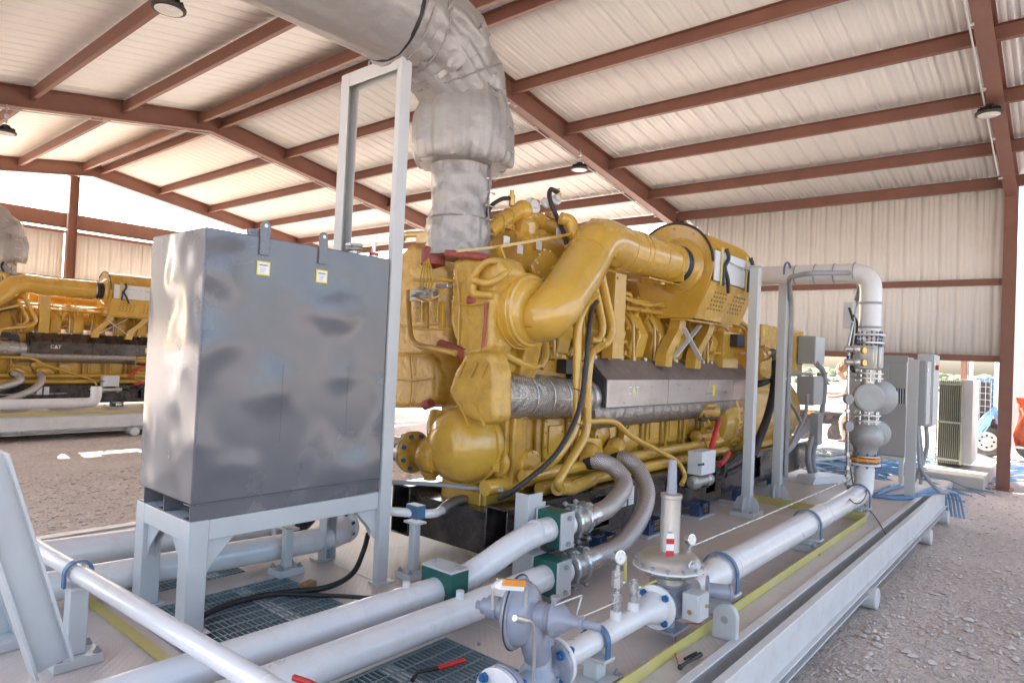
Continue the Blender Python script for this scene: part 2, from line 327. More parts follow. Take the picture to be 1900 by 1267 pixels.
SPLIT = {'blanket_seam', 'pipe_work', 'latch', 'lacing_hook', 'blanket_strap', 'wheel', 'head_fitting', 'front_bracket', 'valve_fitting', 'rear_pipe_work', 'wire_band', 'weld_ring', 'concrete_pad', 'sill', 'cross_member', 'round_cover', 'red_joint', 'cover_plate', 'gusset', 'stiffener', 'cross_beam', 'lifting_stub', 'stay_rod', 'wrapped_tube', 'oil_rail', 'coolant_line', 'starter_motor', 'red_hose', 'starter_cable', 'strap', 'steel_tube', 'threaded_boss', 'engine_cable', 'lubrication_tube', 'generator_foot', 'brass_plug', 'solenoid', 'far_air_cleaner', 'gable_beam', 'girt', 'fuel_rail', 'coolant_outlet', 'bracket_plate', 'sensor', 'housing', 'rail', 'cross_brace', 'pump_flange', 'dome_lug', 'seam', 'rubber_edge', 'block_fitting', 'conduit_bundle', 'weld_seam', 'hose_clamp', 'black_coupling', 'insulation_blanket', 'oil_line', 'label_print', 'tubing', 'cable', 'stay', 'bolt', 'shield_bolt', 'cable_tie', 'dark_fitting'}
LOC = {}
def parent_loc(p):
    q = Vector((0, 0, 0))
    while p is not None: q += Vector(p.location); p = p.parent
    return q
def tag(o, label=None, cat=None, group=None, kind=None):
    if label: o['label'] = label
    if cat: o['category'] = cat
    if group: o['group'] = group
    if kind: o['kind'] = kind
    return o
def thing(name, loc, label, cat, group=None):
    o = bpy.data.objects.new(name, None); o.empty_display_size = .1; COL.objects.link(o); o.location = loc
    return tag(o, label, cat, group)
def copy_tree(o, parent=None):
    c = o.copy(); COL.objects.link(c); c.parent = parent
    for ch in list(o.children): copy_tree(ch, c)
    return c
def smooth(pts, k=6):      # Catmull-Rom through the points
    P = [Vector(p) for p in pts]; out = []
    Q = [P[0]*2-P[1]]+P+[P[-1]*2-P[-2]]
    for i in range(1, len(Q)-2):
        for j in range(k):
            t = j/k; a, b, c, d = Q[i-1], Q[i], Q[i+1], Q[i+2]
            out.append(.5*((2*b)+(c-a)*t+(2*a-5*b+4*c-d)*t*t+(3*b-a-3*c+d)*t**3))
    out.append(P[-1]); return out
def fillet(pts, r, k=6):   # straight runs joined by round elbows
    P = [Vector(p) for p in pts]; out = [P[0]]
    for i in range(1, len(P)-1):
        a, b, c = P[i-1], P[i], P[i+1]; u = (a-b); v = (c-b); d = min(r, u.length*.48, v.length*.48)
        p, q = b+u.normalized()*d, b+v.normalized()*d
        for j in range(k+1):
            t = j/k; out.append(p*(1-t)**2+b*2*t*(1-t)+q*t*t)
    out.append(P[-1]); return out
def text(txt, size, loc, rot, m, parent, name='lettering', ext=.0015):
    c = bpy.data.curves.new(name, 'FONT'); c.body = txt; c.size = size; c.extrude = ext; c.align_x = 'CENTER'; c.align_y = 'CENTER'
    t = bpy.data.objects.new(name, c); COL.objects.link(t)
    me = bpy.data.meshes.new_from_object(t); bpy.data.objects.remove(t)
    me.materials.clear(); me.materials.append(M[m])
    o = bpy.data.objects.new(name, me); COL.objects.link(o); o.parent = parent
    o.location = Vector(loc)-parent_loc(parent); o.rotation_euler = rot; return o
DK = .45      # deck level

# ------------------------------------------------------------------ ground, far land
g = MB(); 
g.add([(-900, -900, 0), (1500, -900, 0), (1500, 1500, 0), (-900, 1500, 0)], [(0, 1, 2, 3)])
tag(g.build('ground', 'ground', loc=(0, 0, 0)), kind='structure')
def stones(name, regions, label):
    b = MB(); ico = [(0, 0, 1), (.9, 0, .3), (.28, .85, .35), (-.72, .53, .3), (-.72, -.53, .35), (.28, -.85, .3), (.2, .2, -.4)]
    fc = [(0, 1, 2), (0, 2, 3), (0, 3, 4), (0, 4, 5), (0, 5, 1), (1, 6, 2), (2, 6, 3), (3, 6, 4), (4, 6, 5), (5, 6, 1)]
    for (x0, x1, y0, y1, n, smin, smax) in regions:
        for _ in range(n):
            x, y = random.uniform(x0, x1), random.uniform(y0, y1); s = smin+(smax-smin)*random.random()**3.5
            r = random.uniform(0, 6.28); c, q = math.cos(r), math.sin(r); fx, fy, fz = s*random.uniform(.8, 1.3), s*random.uniform(.6, 1), s*random.uniform(.35, .7)
            b.add([(x+(vx*c-vy*q)*fx*random.uniform(.8, 1.2), y+(vx*q+vy*c)*fy, vz*fz+s*.05) for vx, vy, vz in ico], fc, False)
    return tag(b.build(name, mat('pale_stone_'+name, (.72, .64, .58), .85, var=.35, vs=9, col2=(.50, .42, .365)), loc=(0, 0, 0)), label, 'gravel', kind='stuff')
stones('loose_stones', [(2.2, 9, -2.2, 1.25, 9000, .006, .03), (9, 17, -2.5, 4, 5000, .008, .04), (1, 9, 6.4, 11.5, 9000, .008, .04), (3, 9, -.6, 1.2, 900, .012, .055), (4, 16, -2.5, 1.2, 500, .015, .06)],
       'loose pale stones scattered over the pinkish brown gravel')
# scrub on the horizon
sc = MB()
for i in range(2600):
    a = RAD(random.uniform(-12, 100)); d = random.uniform(90, 500); x, y = d*math.cos(a), d*math.sin(a); r = random.uniform(.4, 1.3)*d/220
    sc.ball((x, y, .2*r), r, 6, (1.6, 1.6, random.uniform(.5, 1.1)))
for v in sc.v: v += Vector((random.uniform(-.3, .3), random.uniform(-.3, .3), random.uniform(-.15, .25)))
tag(sc.build('scrubland', mat('scrub_foliage', (.17, .19, .10), .9, var=.4, vs=.2), loc=(0, 0, 0)), 'low grey green scrub along the flat horizon', 'scrub', kind='stuff')

# ------------------------------------------------------------------ shelter building
RX, RZ0, SL = 6.87, 6.80, .16           # ridge x, rafter underside at ridge, slope
XE, XW = 15.4, -1.7
FR = [-6.45, .9, 7.65, 15.0, 22.4]
def zr(x): return RZ0 - SL*abs(x-RX)
bld = thing('steel_shelter', (6.87, 8, 0), 'open sided steel shelter with red brown beams and a white ribbed metal roof', 'shelter')
RD = .40
def sloped_bar(mb, x0, x1, y0, y1, dz0, dz1):
    mb.add([(x0, y0, zr(x0)+dz0), (x1, y0, zr(x1)+dz0), (x1, y1, zr(x1)+dz0), (x0, y1, zr(x0)+dz0),
            (x0, y0, zr(x0)+dz1), (x1, y0, zr(x1)+dz1), (x1, y1, zr(x1)+dz1), (x0, y1, zr(x0)+dz1)],
           [(0, 3, 2, 1), (4, 5, 6, 7), (0, 1, 5, 4), (1, 2, 6, 5), (2, 3, 7, 6), (3, 0, 4, 7)])
def ibeam_v(mb, x, y, z0, z1, wx=.25, wy=.2):
    mb.box(x-wx/2, x-wx/2+.014, y-wy/2, y+wy/2, z0, z1); mb.box(x+wx/2-.014, x+wx/2, y-wy/2, y+wy/2, z0, z1); mb.box(x-wx/2+.014, x+wx/2-.014, y-.006, y+.006, z0, z1)
for fi, fy in enumerate(FR):
    r = MB()
    for xa, xb in ((RX, XE-.13), (RX, XW+.13)):
        sloped_bar(r, xa, xb, fy-.006, fy+.006, .014, RD-.014)
        sloped_bar(r, xa, xb, fy-.1, fy+.1, 0, .014); sloped_bar(r, xa, xb, fy-.1, fy+.1, RD-.014, RD)
    r.build('rafter', 'steel', bld)
    for px_, top in ((XE-.0, zr(XE)+RD-.02), (XW, zr(XW)+RD-.02)):
        p = MB(); ibeam_v(p, px_, fy, .03, top-.0); p.box(px_-.2, px_+.2, fy-.16, fy+.16, .0, .03)
        p.build('post', 'steel', bld)
# purlins
PX = [7.13, 8.78, 10.4, 12.07, 13.8, 15.3] + [6.61, 5.05, 3.5, 1.85, .1, -1.6]
for bi in range(4):
    ya, yb = FR[bi]+.008, FR[bi+1]-.008
    for x in PX:
        z1 = zr(x)+RD-.022; z0 = z1-.215; s = 1 if x > RX else -1
        p = MB(); p.box(x-.004, x+.004, ya, yb, z0, z1)
        for zz in (z0, z1-.005): p.box(min(x-.004*s, x-.07*s), max(x-.004*s, x-.07*s), ya, yb, zz, zz+.005)
        p.box(min(x-.07*s, x-.065*s), max(x-.07*s, x-.065*s), ya, yb, z0+.005, z0+.025)
        for yy, q in ((ya, 1), (yb, -1)):      # end cleats with bolts
            p.box(min(x-.016*s, x-.006*s), max(x-.016*s, x-.006*s), min(yy, yy+q*.12), max(yy, yy+q*.12), z0+.01, z1-.01)
            for a in (.04, .09):
                for b_ in (.06, .15): p.hexb((x-s*.014, yy+q*a, z0+b_), (-s, 0, 0), .013, .012)
        p.build('purlin', 'steel', bld)
# corrugated sheet
def rib_profile(a, b, pitch=.305):
    pts = []; t = a; prof = [(0, 0), (.024, .025), (.052, .025), (.075, 0), (.125, 0), (.13, .003), (.145, .003), (.15, 0), (.21, 0), (.215, .003), (.235, .003), (.24, 0)]
    while t < b:
        pts += [(t+u, h) for u, h in prof if t+u <= b]; t += pitch
    return pts
def sag(x, y): return 0
for bi in range(4):
    pr = rib_profile(FR[bi], FR[bi+1])
    for xa, xb in ((RX, XE+.35), (RX, XW-.35)):
        q = MB(); n = len(pr); vs = []
        for x in (xa, (xa+xb)/2, xb): vs += [(x, y, zr(x)+RD+.004-h*0+ (.034-h)*0 + h) for y, h in pr]
        q.add(vs, [(i*n+j, i*n+j+1, (i+1)*n+j+1, (i+1)*n+j) for i in range(2) for j in range(n-1)])
        q.build('roof_panel', 'sheet', bld, solid=.0012)
rc = MB(); sloped_bar(rc, RX-.3, RX, FR[0], FR[-1], RD+.05, RD+.055); sloped_bar(rc, RX, RX+.3, FR[0], FR[-1], RD+.05, RD+.055); rc.build('ridge_cap', 'sheet', bld)
# side wall between frames at x=15.4, with girts
def wall_x(x, ya, yb, z0, z1):
    pr = rib_profile(ya, yb); q = MB(); n = len(pr)
    q.add([(x+h, y, z) for z in (z0, z1) for y, h in pr], [(j, j+1, n+j+1, n+j) for j in range(n-1)]); return q
wall_x(XE+.14, FR[1]-.1, FR[2]+.1, 2.40, zr(XE)+RD-.03).build('wall_panel', 'wall', bld, solid=.0012)
for z in (2.36, 3.82):
    p = MB(); p.box(XE+.02, XE+.028, FR[1]+.11, FR[2]-.11, z, z+.12); p.box(XE+.028, XE+.13, FR[1]+.11, FR[2]-.11, z, z+.006); p.box(XE+.028, XE+.13, FR[1]+.11, FR[2]-.11, z+.114, z+.12)
    p.build('girt', 'steel', bld)
wall_x(XW-.16, FR[2]-.1, FR[3]+.1, 2.40, zr(XW)+RD-.03).build('wall_panel', 'wall', bld, solid=.0012)  # unseen west wall and girts, added to keep bright sky off the tank side
for z in (2.36, 3.82):
    p = MB(); p.box(XW-.12, XW-.02, FR[2]+.11, FR[3]-.11, z, z+.12); p.build('girt', 'steel', bld)
# far gable wall y=22.4
def wall_y(y, xa, xb, z0, z1, xs=None):
    pr = rib_profile(xa, xb); q = MB(); n = len(pr)
    q.add([(x, y+h, z) for z in (z0, z1) for x, h in pr], [(j, j+1, n+j+1, n+j) for j in range(n-1)]); return q
YG = FR[-1]
for xa, xb in ((XW, 6.3), (6.55, XE)):
    wall_y(YG+.12, xa, xb, 1.9, 5.12).build('wall_panel', 'wall', bld, solid=.0012)
p = MB(); ibeam_v(p, 6.42, YG, 0, zr(6.42)-.005, .24, .22); p.build('post', 'steel', bld)
p = MB(); p.box(XW+.1, 6.29, YG-.01, YG+.01, 5.15, 5.60); p.box(6.55, XE-.1, YG-.01, YG+.01, 5.15, 5.60); p.box(XW+.1, 6.29, YG-.1, YG-.01, 5.15, 5.165); p.box(6.55, XE-.1, YG-.1, YG-.01, 5.15, 5.165)
p.build('gable_beam', 'steel', bld)
for z in (3.66, 5.02, 1.9):
    p = MB(); p.box(XW+.1, 6.29, YG+.02, YG+.1, z, z+.07); p.box(6.55, XE-.1, YG+.02, YG+.1, z, z+.07); p.build('girt', 'steel', bld)
# thin bracing conduit under rafters with lamps' feeds
for fy in (FR[1], FR[2], FR[3]):
    c = MB(); c.tube([(x, fy+.13, zr(x)-.02) for x in (XE-1.2, RX, XW+1.2)], .012, 6)
    for x in np.arange(0, 15, 1.6): c.cbox((x, fy+.11, zr(x)-.005), (.05, .06, .03))
    c.build('conduit', 'frame', bld)

# high bay lamps
LN = ['black round lamp hanging near the top edge, left of the silver duct', 'black round lamp at the left edge of the shelter', 'black round lamp hanging above the engine under the middle beam',
      'small far lamp seen behind the tall white frame', 'black round lamp hanging beside the right hand beam']
def lamp(x, y, z, label):
    t = thing('high_bay_lamp', (x, y, z), label, 'lamp', 'high bay lamps hung from the beams')
    b = MB(); b.lathe((x, y, z), (0, 0, 1), [(0, .15), (.005, .17), (.03, .175), (.05, .16), (.06, .1), (.1, .08), (.15, .06), (.16, .02)], 24)
    for k in range(16):
        a = k*math.pi/8; b.cbox((x+.1*math.cos(a), y+.1*math.sin(a), z+.075), (.09, .006, .05), a)
    b.build('housing', 'rubber', t)
    l_ = MB(); l_.lathe((x, y, z-.004), (0, 0, 1), [(0, .13), (.003, .14), (.008, .14)], 24); l_.build('lens', 'glass', t)
    h = MB(); top = zr(x)
    h.tube([(x, y, z+.16), (x, y, top-.0)], .008, 6); h.tube([(x, y, z+.2), (x, y, z+.27)], .022, 8); h.cbox((x, y, z+.32), (.05, .05, .06)); h.build('hook', 'zinc', t)
for p_, fy, lb in zip([(313, 20), (10, 248), (1075, 316), (640, 388), (1835, 214)], [7.5, 14.85, 7.5, 14.85, .98], LN):
    q = Y(p_[0], p_[1], fy); lamp(q.x, q.y, q.z, lb)

# ------------------------------------------------------------------ skid platform
def platform():
    t = thing('skid_platform', (6.5, 3.7, 0), 'long pale steel skid platform with tread plate deck carrying the near engine', 'platform')
    XA, XB, YA, YB = -3.2, 11.35, 1.5, 6.32
    # deck plate split around the grating openings
    holes = [(1.62, 2.64, 3.25, 4.25), (1.62, 2.5, 4.5, 4.86), (1.62, 2.5, 5.16, 5.5), (1.3, 2.76, 1.95, 2.72)]
    xs = sorted({XA, XB, *[h[0] for h in holes], *[h[1] for h in holes]}); ys = sorted({YA, YB, *[h[2] for h in holes], *[h[3] for h in holes]})
    d = MB()
    for i in range(len(xs)-1):
        for j in range(len(ys)-1):
            cx, cy = (xs[i]+xs[i+1])/2, (ys[j]+ys[j+1])/2
            if any(h[0] < cx < h[1] and h[2] < cy < h[3] for h in holes): continue
            d.add([(xs[i], ys[j], DK), (xs[i+1], ys[j], DK), (xs[i+1], ys[j+1], DK), (xs[i], ys[j+1], DK)], [(0, 1, 2, 3)])
    d.build('deck_plate', 'deck', t)
    e = MB()
    for x in np.arange(XA, XB+.1, 1.1): e.box(x-.05, x+.05, YA+.02, YB-.14, .13, DK-.012)
    e.build('cross_beam', 'deckedge', t)
    c = MB(); c.box(XA, XB, 1.488, 1.5, .14, DK+.012); c.box(XA, XB, 1.445, 1.5, DK+.0125, DK+.022); c.build('edge_beam', 'deckedge', t, bevel=.003)
    c = MB(); c.box(XA, XB, 6.32, 6.332, .12, DK+.012); c.box(XA, XB, 6.22, 6.32, DK+.001, DK+.014); c.build('edge_beam', 'deckedge', t, bevel=.004)
    c = MB(); c.box(XA, XB, 1.32, 1.332, .22, DK+.004); c.box(XA, XB, 1.32, 1.372, DK+.0045, DK+.014); c.box(XA, XB, 1.29, 1.372, .208, .2195); c.box(XA, XB, 1.30, 1.488, .13, .14); c.build('side_channel', 'deckedge', t, bevel=.003)
    for x in np.arange(XA+.6, XB, 2.4):
        c = MB(); c.box(x, x+.012, 1.334, 1.486, .142, .25); c.build('stiffener', 'deckedge', t)
    for x in (1.2, 6.62, 9.6, 11.1):
        m_ = MB(); m_.cyl((x, 1.24, .10), (x, 1.6, .10), .092, n=24); m_.build('lifting_stub', 'deckedge', t, bevel=.01)
    # yellow kick plates
    for a, b in (((-.5, 1.66), (8.12, 1.66)), ((8.12, 1.66), (7.3, 2.9)), ((1.52, 1.66), (1.52, 6.2))):
        pass
    k = MB(); k.box(1.30, 8.12, 1.655, 1.663, DK+.002, DK+.07); k.build('kick_plate', 'kick', t)
    k = MB(); k.box(8.112, 8.12, 1.665, 3.0, DK+.002, DK+.085); k.build('kick_plate', 'kick', t)
    k = MB(); k.box(1.50, 1.56, 1.7, 6.2, DK+.004, DK+.012); k.build('kick_plate', 'kick', t)
    for x in (3.05, 5.1, 7.6, 9.9):      # weld joints between the plates
        k = MB(); k.box(x, x+.012, 1.51, 6.2, DK+.0005, DK+.003); k.build('plate_joint', 'deckedge', t)
    return t
plat = platform()

def grating(x0, x1, y0, y1, label):
    t = MB(); z1 = DK-.002; z0 = z1-.028
    y = y0+.02; 
    for x in np.arange(x0+.012, x1-.006, .031): t.box(x-.0025, x+.0025, y0+.006, y1-.006, z0, z1)
    for y in np.arange(y0+.05, y1-.02, .1): t.box(x0+.006, x1-.006, y-.003, y+.003, z1-.006, z1+.002)
    for (a, b, c, d) in ((x0, x0+.005, y0, y1), (x1-.005, x1, y0, y1), (x0, x1, y0, y0+.005), (x0, x1, y1-.005, y1)): t.box(a, b, c, d, z0-.004, z1+.003)
    return tag(t.build('grating_panel', 'grate'), label, 'grating', 'steel grating panels let into the deck')
grating(1.62, 2.64, 3.25, 4.25, 'largest grey steel grating panel, below the grey tank stand')
grating(1.62, 2.5, 4.5, 4.86, 'narrow steel grating panel between the tank stand and the white pipe behind it')
grating(1.62, 2.5, 5.16, 5.5, 'farthest narrow steel grating strip between the two white pipes behind the tank stand')
grating(1.3, 2.76, 1.95, 2.72, 'steel grating panel at the bottom edge with the red handled tool on it')
# what is under the gratings
p = MB(); p.box(1.35, 2.9, 1.9, 5.7, .16, .165); tag(p.build('drip_tray', 'dark'), 'dark drip tray seen through the floor gratings', 'tray')

# ------------------------------------------------------------------ tank and its stand
TX0, TX1, TY0, TY1, TZ = 1.70, 3.02, 3.70, 4.42, 1.09
def bolts_flat(b, x, y, z, dx, dy, r=.013):
    for a in (-dx, dx):
        for c in (-dy, dy): b.cyl((x+a, y+c, z), (x+a, y+c, z+.006), r*1.5, n=12); b.hexb((x+a, y+c, z+.006), (0, 0, 1), r, .014); b.cyl((x+a, y+c, z+.02), (x+a, y+c, z+.03), r*.5, n=8)
def tank_stand():
    t = thing('tank_stand', (2.36, 4.05, DK), 'light grey stand under the grey tank with a tall open frame rising at its right', 'stand')
    w_ = .115
    legs = [(TX0, TY0, TZ), (TX0, TY1-w_, TZ)]
    for x, y, z in legs:
        b = MB(); b.box(x, x+w_, y, y+w_, DK+.012, z-.0); b.box(x-.03, x+w_+.03, y-.03, y+w_+.03, DK, DK+.012); b.build('leg', 'frame', t, bevel=.008)
    for y, q in ((TY0-.02, 1), (TY1-.02, -1)):
        fl_ = .05 if q > 0 else .10
        b = MB(); b.box(TX1, TX1+.095, min(y, y+q*.008), max(y, y+q*.008), DK+.012, 4.2)
        for x in (TX1, TX1+.087): b.box(x, x+.008, min(y+q*.008, y+q*fl_), max(y+q*.008, y+q*fl_), DK+.012, 4.2)
        b.box(TX1-.03, TX1+.125, y-.06, y+.06, DK, DK+.012); b.build('tall_post', 'frame', t, bevel=.002)
    b = MB(); b.box(TX1, TX1+.095, TY0-.02, TY1-.02, 4.2, 4.208); b.box(TX1, TX1+.008, TY0+.032, TY1-.122, 4.10, 4.2); b.box(TX1+.087, TX1+.095, TY0+.032, TY1-.122, 4.10, 4.2)
    b.build('top_beam', 'frame', t, bevel=.003)
    b = MB()
    for y in (TY0+.15, TY0+.4): b.tube([(TX1+.03, y, 4.13), (TX1+.03, y, 4.26)], .007, 6); b.hexb((TX1+.03, y, 4.185), (0, 0, -1), .014, .014)
    b.build('bolt', 'zinc', t)
    b = MB(); h = .12
    b.box(TX0+w_, TX1, TY0+.002, TY0+w_, TZ-h, TZ-.002); b.box(TX0+w_, TX1, TY1-w_, TY1, TZ-h, TZ-.002)
    b.box(TX0+.002, TX0+w_-.002, TY0+w_, TY1-w_, TZ-h, TZ-.002); b.build('rail', 'frame', t, bevel=.004)
    g_ = MB(); s = .17
    for y in (TY0+.03, TY0+.075):
        for x, q in ((TX0+w_, 1), (TX1, -1)): g_.prism([(x, y, TZ-h), (x+q*s, y, TZ-h), (x+q*.05, y, TZ-h-s*.75), (x, y, TZ-h-s*1.25)], (0, .008, 0))
    for x in (TX0+.03, TX0+.075):
        for y, q in ((TY0+w_, 1), (TY1-w_, -1)): g_.prism([(x, y, TZ-h), (x, y+q*s, TZ-h), (x, y+q*.04, TZ-h-s*.8), (x, y, TZ-h-s*1.3)], (.008, 0, 0))
    g_.build('gusset', 'frame', t)
tank_stand()
def tank():
    x0, x1, y0, y1, z0, z1 = TX0-.0, TX1-.01, TY0-.01, TY1-.02, TZ+.095, 2.73
    t = thing('storage_tank', ((x0+x1)/2, (y0+y1)/2, TZ+.002), 'large glossy dark grey rectangular steel tank on a light grey stand', 'tank')
    b = MB(); b.box(x0, x1, y0, y1, z0, z1); body = b.build('body', 'tank', t, bevel=.008)
    b = MB()
    b.box(x0, x1, y0+.004, y0+.012, TZ+.004, z0-.001)
    b.box(x0, x1, y0+.012, y0+.09, TZ+.003, TZ+.011); b.box(x0, x1, y0+.012, y0+.09, z0-.009, z0-.001)
    for y in (y0+.34, y1-.09): b.box(x0, x1, y, y+.008, TZ+.004, z0-.001); b.box(x0, x1, y+.008, y+.08, TZ+.003, TZ+.011)
    b.build('base_channel', 'tank', t)
    b = MB(); b.tube([(x0+.02, y0-.003, z0-.002+0*.1), (x1-.02, y0-.003, z0-.002)], .006, 6)
    for z in np.arange(z0+.02, z1-.02, .021): b.ball((x0+.01+random.uniform(-.001, .001), y0-.0005, z), .007, 6, (.7, .5, 1.1))
    for z in (1.62,): 
        for x in (x0+.52, x0+1.0): b.tube([(x, y0-.0006, z-.12), (x, y0-.0006, z+.35)], .0022, 5)
    b.build('weld_seam', 'tank', t)
    for px_ in (489, 598):
        q = Y(px_, 470, y0); b = MB(); x = q.x
        pr = [(x-.03, 2.62), (x+.03, 2.62), (x+.03, 2.795)]+[(x+.03*math.cos(a), 2.795+.03*math.sin(a)) for a in np.linspace(.3, math.pi-.3, 7)]+[(x-.03, 2.795)]
        b.prism([(u, y0-.015, v) for u, v in pr], (0, .013, 0)); lug = b.build('lifting_lug', 'tank', t, bevel=.002)
        h = MB(); h.cyl((x, y0-.017, 2.795), (x, y0-.0155, 2.795), .012, n=16); h.build('lug_hole', 'glass', lug)
        l_ = MB(); l_.box(x-.04, x+.045, y0-.004, y0-.002, 2.50, 2.583); lb = l_.build('label_plate', 'ylabel', t)
        l_ = MB(); l_.box(x-.032, x+.037, y0-.0055, y0-.0042, 2.508, 2.575); l_.build('label_face', 'steelwhite', lb)
        l_ = MB(); l_.box(x-.025, x+.027, y0-.0065, y0-.0057, 2.556, 2.565)
        for k in range(3): l_.box(x-.02, x+.02-.006*k, y0-.0065, y0-.0057, 2.539-.011*k, 2.542-.011*k)
        l_.build('label_print', 'conduit', lb)
    b = MB(); b.cyl((x0+.37, y0+.12, z1), (x0+.37, y0+.12, z1+.03), .06, n=24); b.cyl((x0+.37, y0+.12, z1+.03), (x0+.37, y0+.12, z1+.05), .066, n=24); b.build('filler_cap', 'tank', t)
    b = MB(); q = (TX1-.22, y0+.14); b.cyl((*q, z1), (*q, z1+.035), .03, n=16); b.lathe((*q, z1+.035), (0, 0, 1), [(0, .045), (.005, .055), (.02, .06), (.03, .05), (.035, .06), (.05, .058), (.055, .02)], 20)
    b.cbox((q[0], q[1], z1+.067), (.17, .025, .014), .5); b.build('vent_cap', 'alu', t)
    b = MB(); q = (TX1-.08, y0+.1); b.cyl((*q, z1), (*q, z1+.02), .03, n=16); b.cyl((*q, z1+.04), (*q, z1+.11), .014, n=12); g_ = b.build('sight_gauge', 'zinc', t)
    b = MB(); b.cyl((*q, z1+.02), (*q, z1+.04), .034, n=16); b.build('gauge_collar', 'redp', g_)
tank()

# ------------------------------------------------------------------ piping helpers
def flange(parent, c, ax, r, th=.024, m='pipew', bolt='blue', n=8, hub=.7, side=1, bc=.8, br=.0135):
    c = Vector(c); ax = Vector(ax).normalized(); b = MB()
    b.lathe(c, ax, [(0, r*.97), (.003, r), (th-.003, r), (th, r*.97)], 32)
    f = b.build('flange', m, parent)
    ref = Vector((0, 0, 1)) if abs(ax.z) < .9 else Vector((1, 0, 0)); a = ax.cross(ref).normalized(); q = ax.cross(a)
    for i in range(n):
        an = 2*math.pi*(i+.5)/n; p = c+a*(r*bc*math.cos(an))+q*(r*bc*math.sin(an)); bb = MB()
        bb.tube([p-ax*.03, p+ax*(th+.03)], br*.6, 8); bb.hexb(p-ax*.018, ax, br, .016); bb.hexb(p+ax*(th+.001), ax, br, .016)
        bb.build('bolt', bolt, f)
    return f
def support(x, y, zp, label, pr=.06, w_=.075, uclamp=True, d=(.2, .16), axis='x', fw=.1):
    t = thing('pipe_support', (x, y, DK), label, 'pipe support', 'small pipe supports bolted to the deck')
    b = MB(); b.box(x-d[0]/2, x+d[0]/2, y-d[1]/2, y+d[1]/2, DK+.001, DK+.05); b.build('base_plate', 'frame', t, bevel=.004)
    b = MB(); bolts_flat(b, x, y, DK+.05, d[0]/2-.025, d[1]/2-.025); b.build('bolt', 'conduit', t)
    b = MB(); b.box(x-w_/2, x+w_/2, y-w_/2, y+w_/2, DK+.05, zp-pr-.03); b.build('post', 'frame', t, bevel=.006)
    b = MB(); b.box(x-fw/2, x+fw/2, y-max(.07, pr+.03), y+max(.07, pr+.03), zp-pr-.03, zp-pr-.014); b.build('top_plate', 'frame', t, bevel=.003)
    if uclamp:
        b = MB(); R_ = pr+.012
        arc = [(math.cos(a)*R_, math.sin(a)*R_) for a in np.linspace(0, math.pi, 15)]; arc = [(R_, -pr-.02)]+arc+[(-R_, -pr-.02)]
        pts = [(x, y+u, zp+v) for u, v in arc] if axis == 'x' else [(x+u, y, zp+v) for u, v in arc]
        for i in range(len(pts)-1): b.bar(pts[i], pts[i+1], .045, .014, (1, 0, 0) if axis == 'x' else (0, 1, 0)) if False else None
        q = []
        for k in (1, .0):
            pass
        for i in range(len(arc)-1):
            (u0, v0), (u1, v1) = arc[i], arc[i+1]; s0, s1 = (R_+.012)/R_, (R_+.012)/R_
            def Pt(u, v, o): return (x+o, y+u, zp+v) if axis == 'x' else (x+u, y+o, zp+v)
            def ex(u, v): return (u*s0, v*s0 if v > 0 else v)
            A0, A1 = ex(u0, v0), ex(u1, v1); h = .018
            b.add([Pt(u0, v0, -h), Pt(u1, v1, -h), Pt(*A1, -h), Pt(*A0, -h), Pt(u0, v0, h), Pt(u1, v1, h), Pt(*A1, h), Pt(*A0, h)],
                  [(0, 1, 2, 3), (4, 7, 6, 5), (3, 2, 6, 7), (0, 4, 5, 1)]+([(0, 3, 7, 4)] if i == 0 else [])+([(1, 5, 6, 2)] if i == len(arc)-2 else []))
        b.build('u_clamp', 'clampblue', t)
    return t
def clamp_block(c, size, label, pr, plate='side', m='green'):
    """green plastic pipe clamp block with steel cover plates and hex bolts"""
    x, y, z = c; dx, dy, dz = size
    t = thing('pipe_clamp', (x, y, z-dz/2), label, 'pipe clamp', 'green plastic pipe clamps')
    b = MB()
    if plate == 'side':      # split vertically: cover plate on the -Y side
        b.box(x-dx/2, x+dx/2, y-dy/2, y+dy/2, z-dz/2, z-.0015); b.box(x-dx/2, x+dx/2, y-dy/2, y+dy/2, z+.0015, z+dz/2)
        b.build('clamp_body', m, t, bevel=.003)
        b = MB(); b.box(x-dx/2-.004, x+dx/2+.004, y-dy/2-.018, y-dy/2-.001, z-dz/2-.002, z+dz/2+.002); b.box(x-dx/2-.004, x+dx/2+.004, y+dy/2+.001, y+dy/2+.014, z-dz/2-.002, z+dz/2+.002); b.build('cover_plate', 'frame', t, bevel=.003)
        b = MB()
        for s in (-1, 1): b.hexb((x, y-dy/2-.0185, z+s*(dz/2-.035)), (0, -1, 0), .017, .018)
        b.build('bolt', 'conduit', t)
    else:
        b.box(x-dx/2, x+dx/2, y-dy/2, y+dy/2, z-dz/2, z-.0015); b.box(x-dx/2, x+dx/2, y-dy/2, y+dy/2, z+.0015, z+dz/2)
        b.build('clamp_body', m, t, bevel=.003)
        b = MB(); b.box(x-dx/2-.004, x+dx/2+.004, y-dy/2-.002, y+dy/2+.002, z+dz/2+.001, z+dz/2+.014); b.box(x-dx/2-.004, x+dx/2+.004, y-dy/2-.05, y+dy/2+.05, z-dz/2-.02, z-dz/2-.001); b.build('cover_plate', 'frame', t, bevel=.003)
        b = MB()
        for s in (-1, 1): b.hexb((x, y+s*(dy/2-.03), z+dz/2+.0145), (0, 0, 1), .017, .018)
        b.build('bolt', 'conduit', t)
    return t

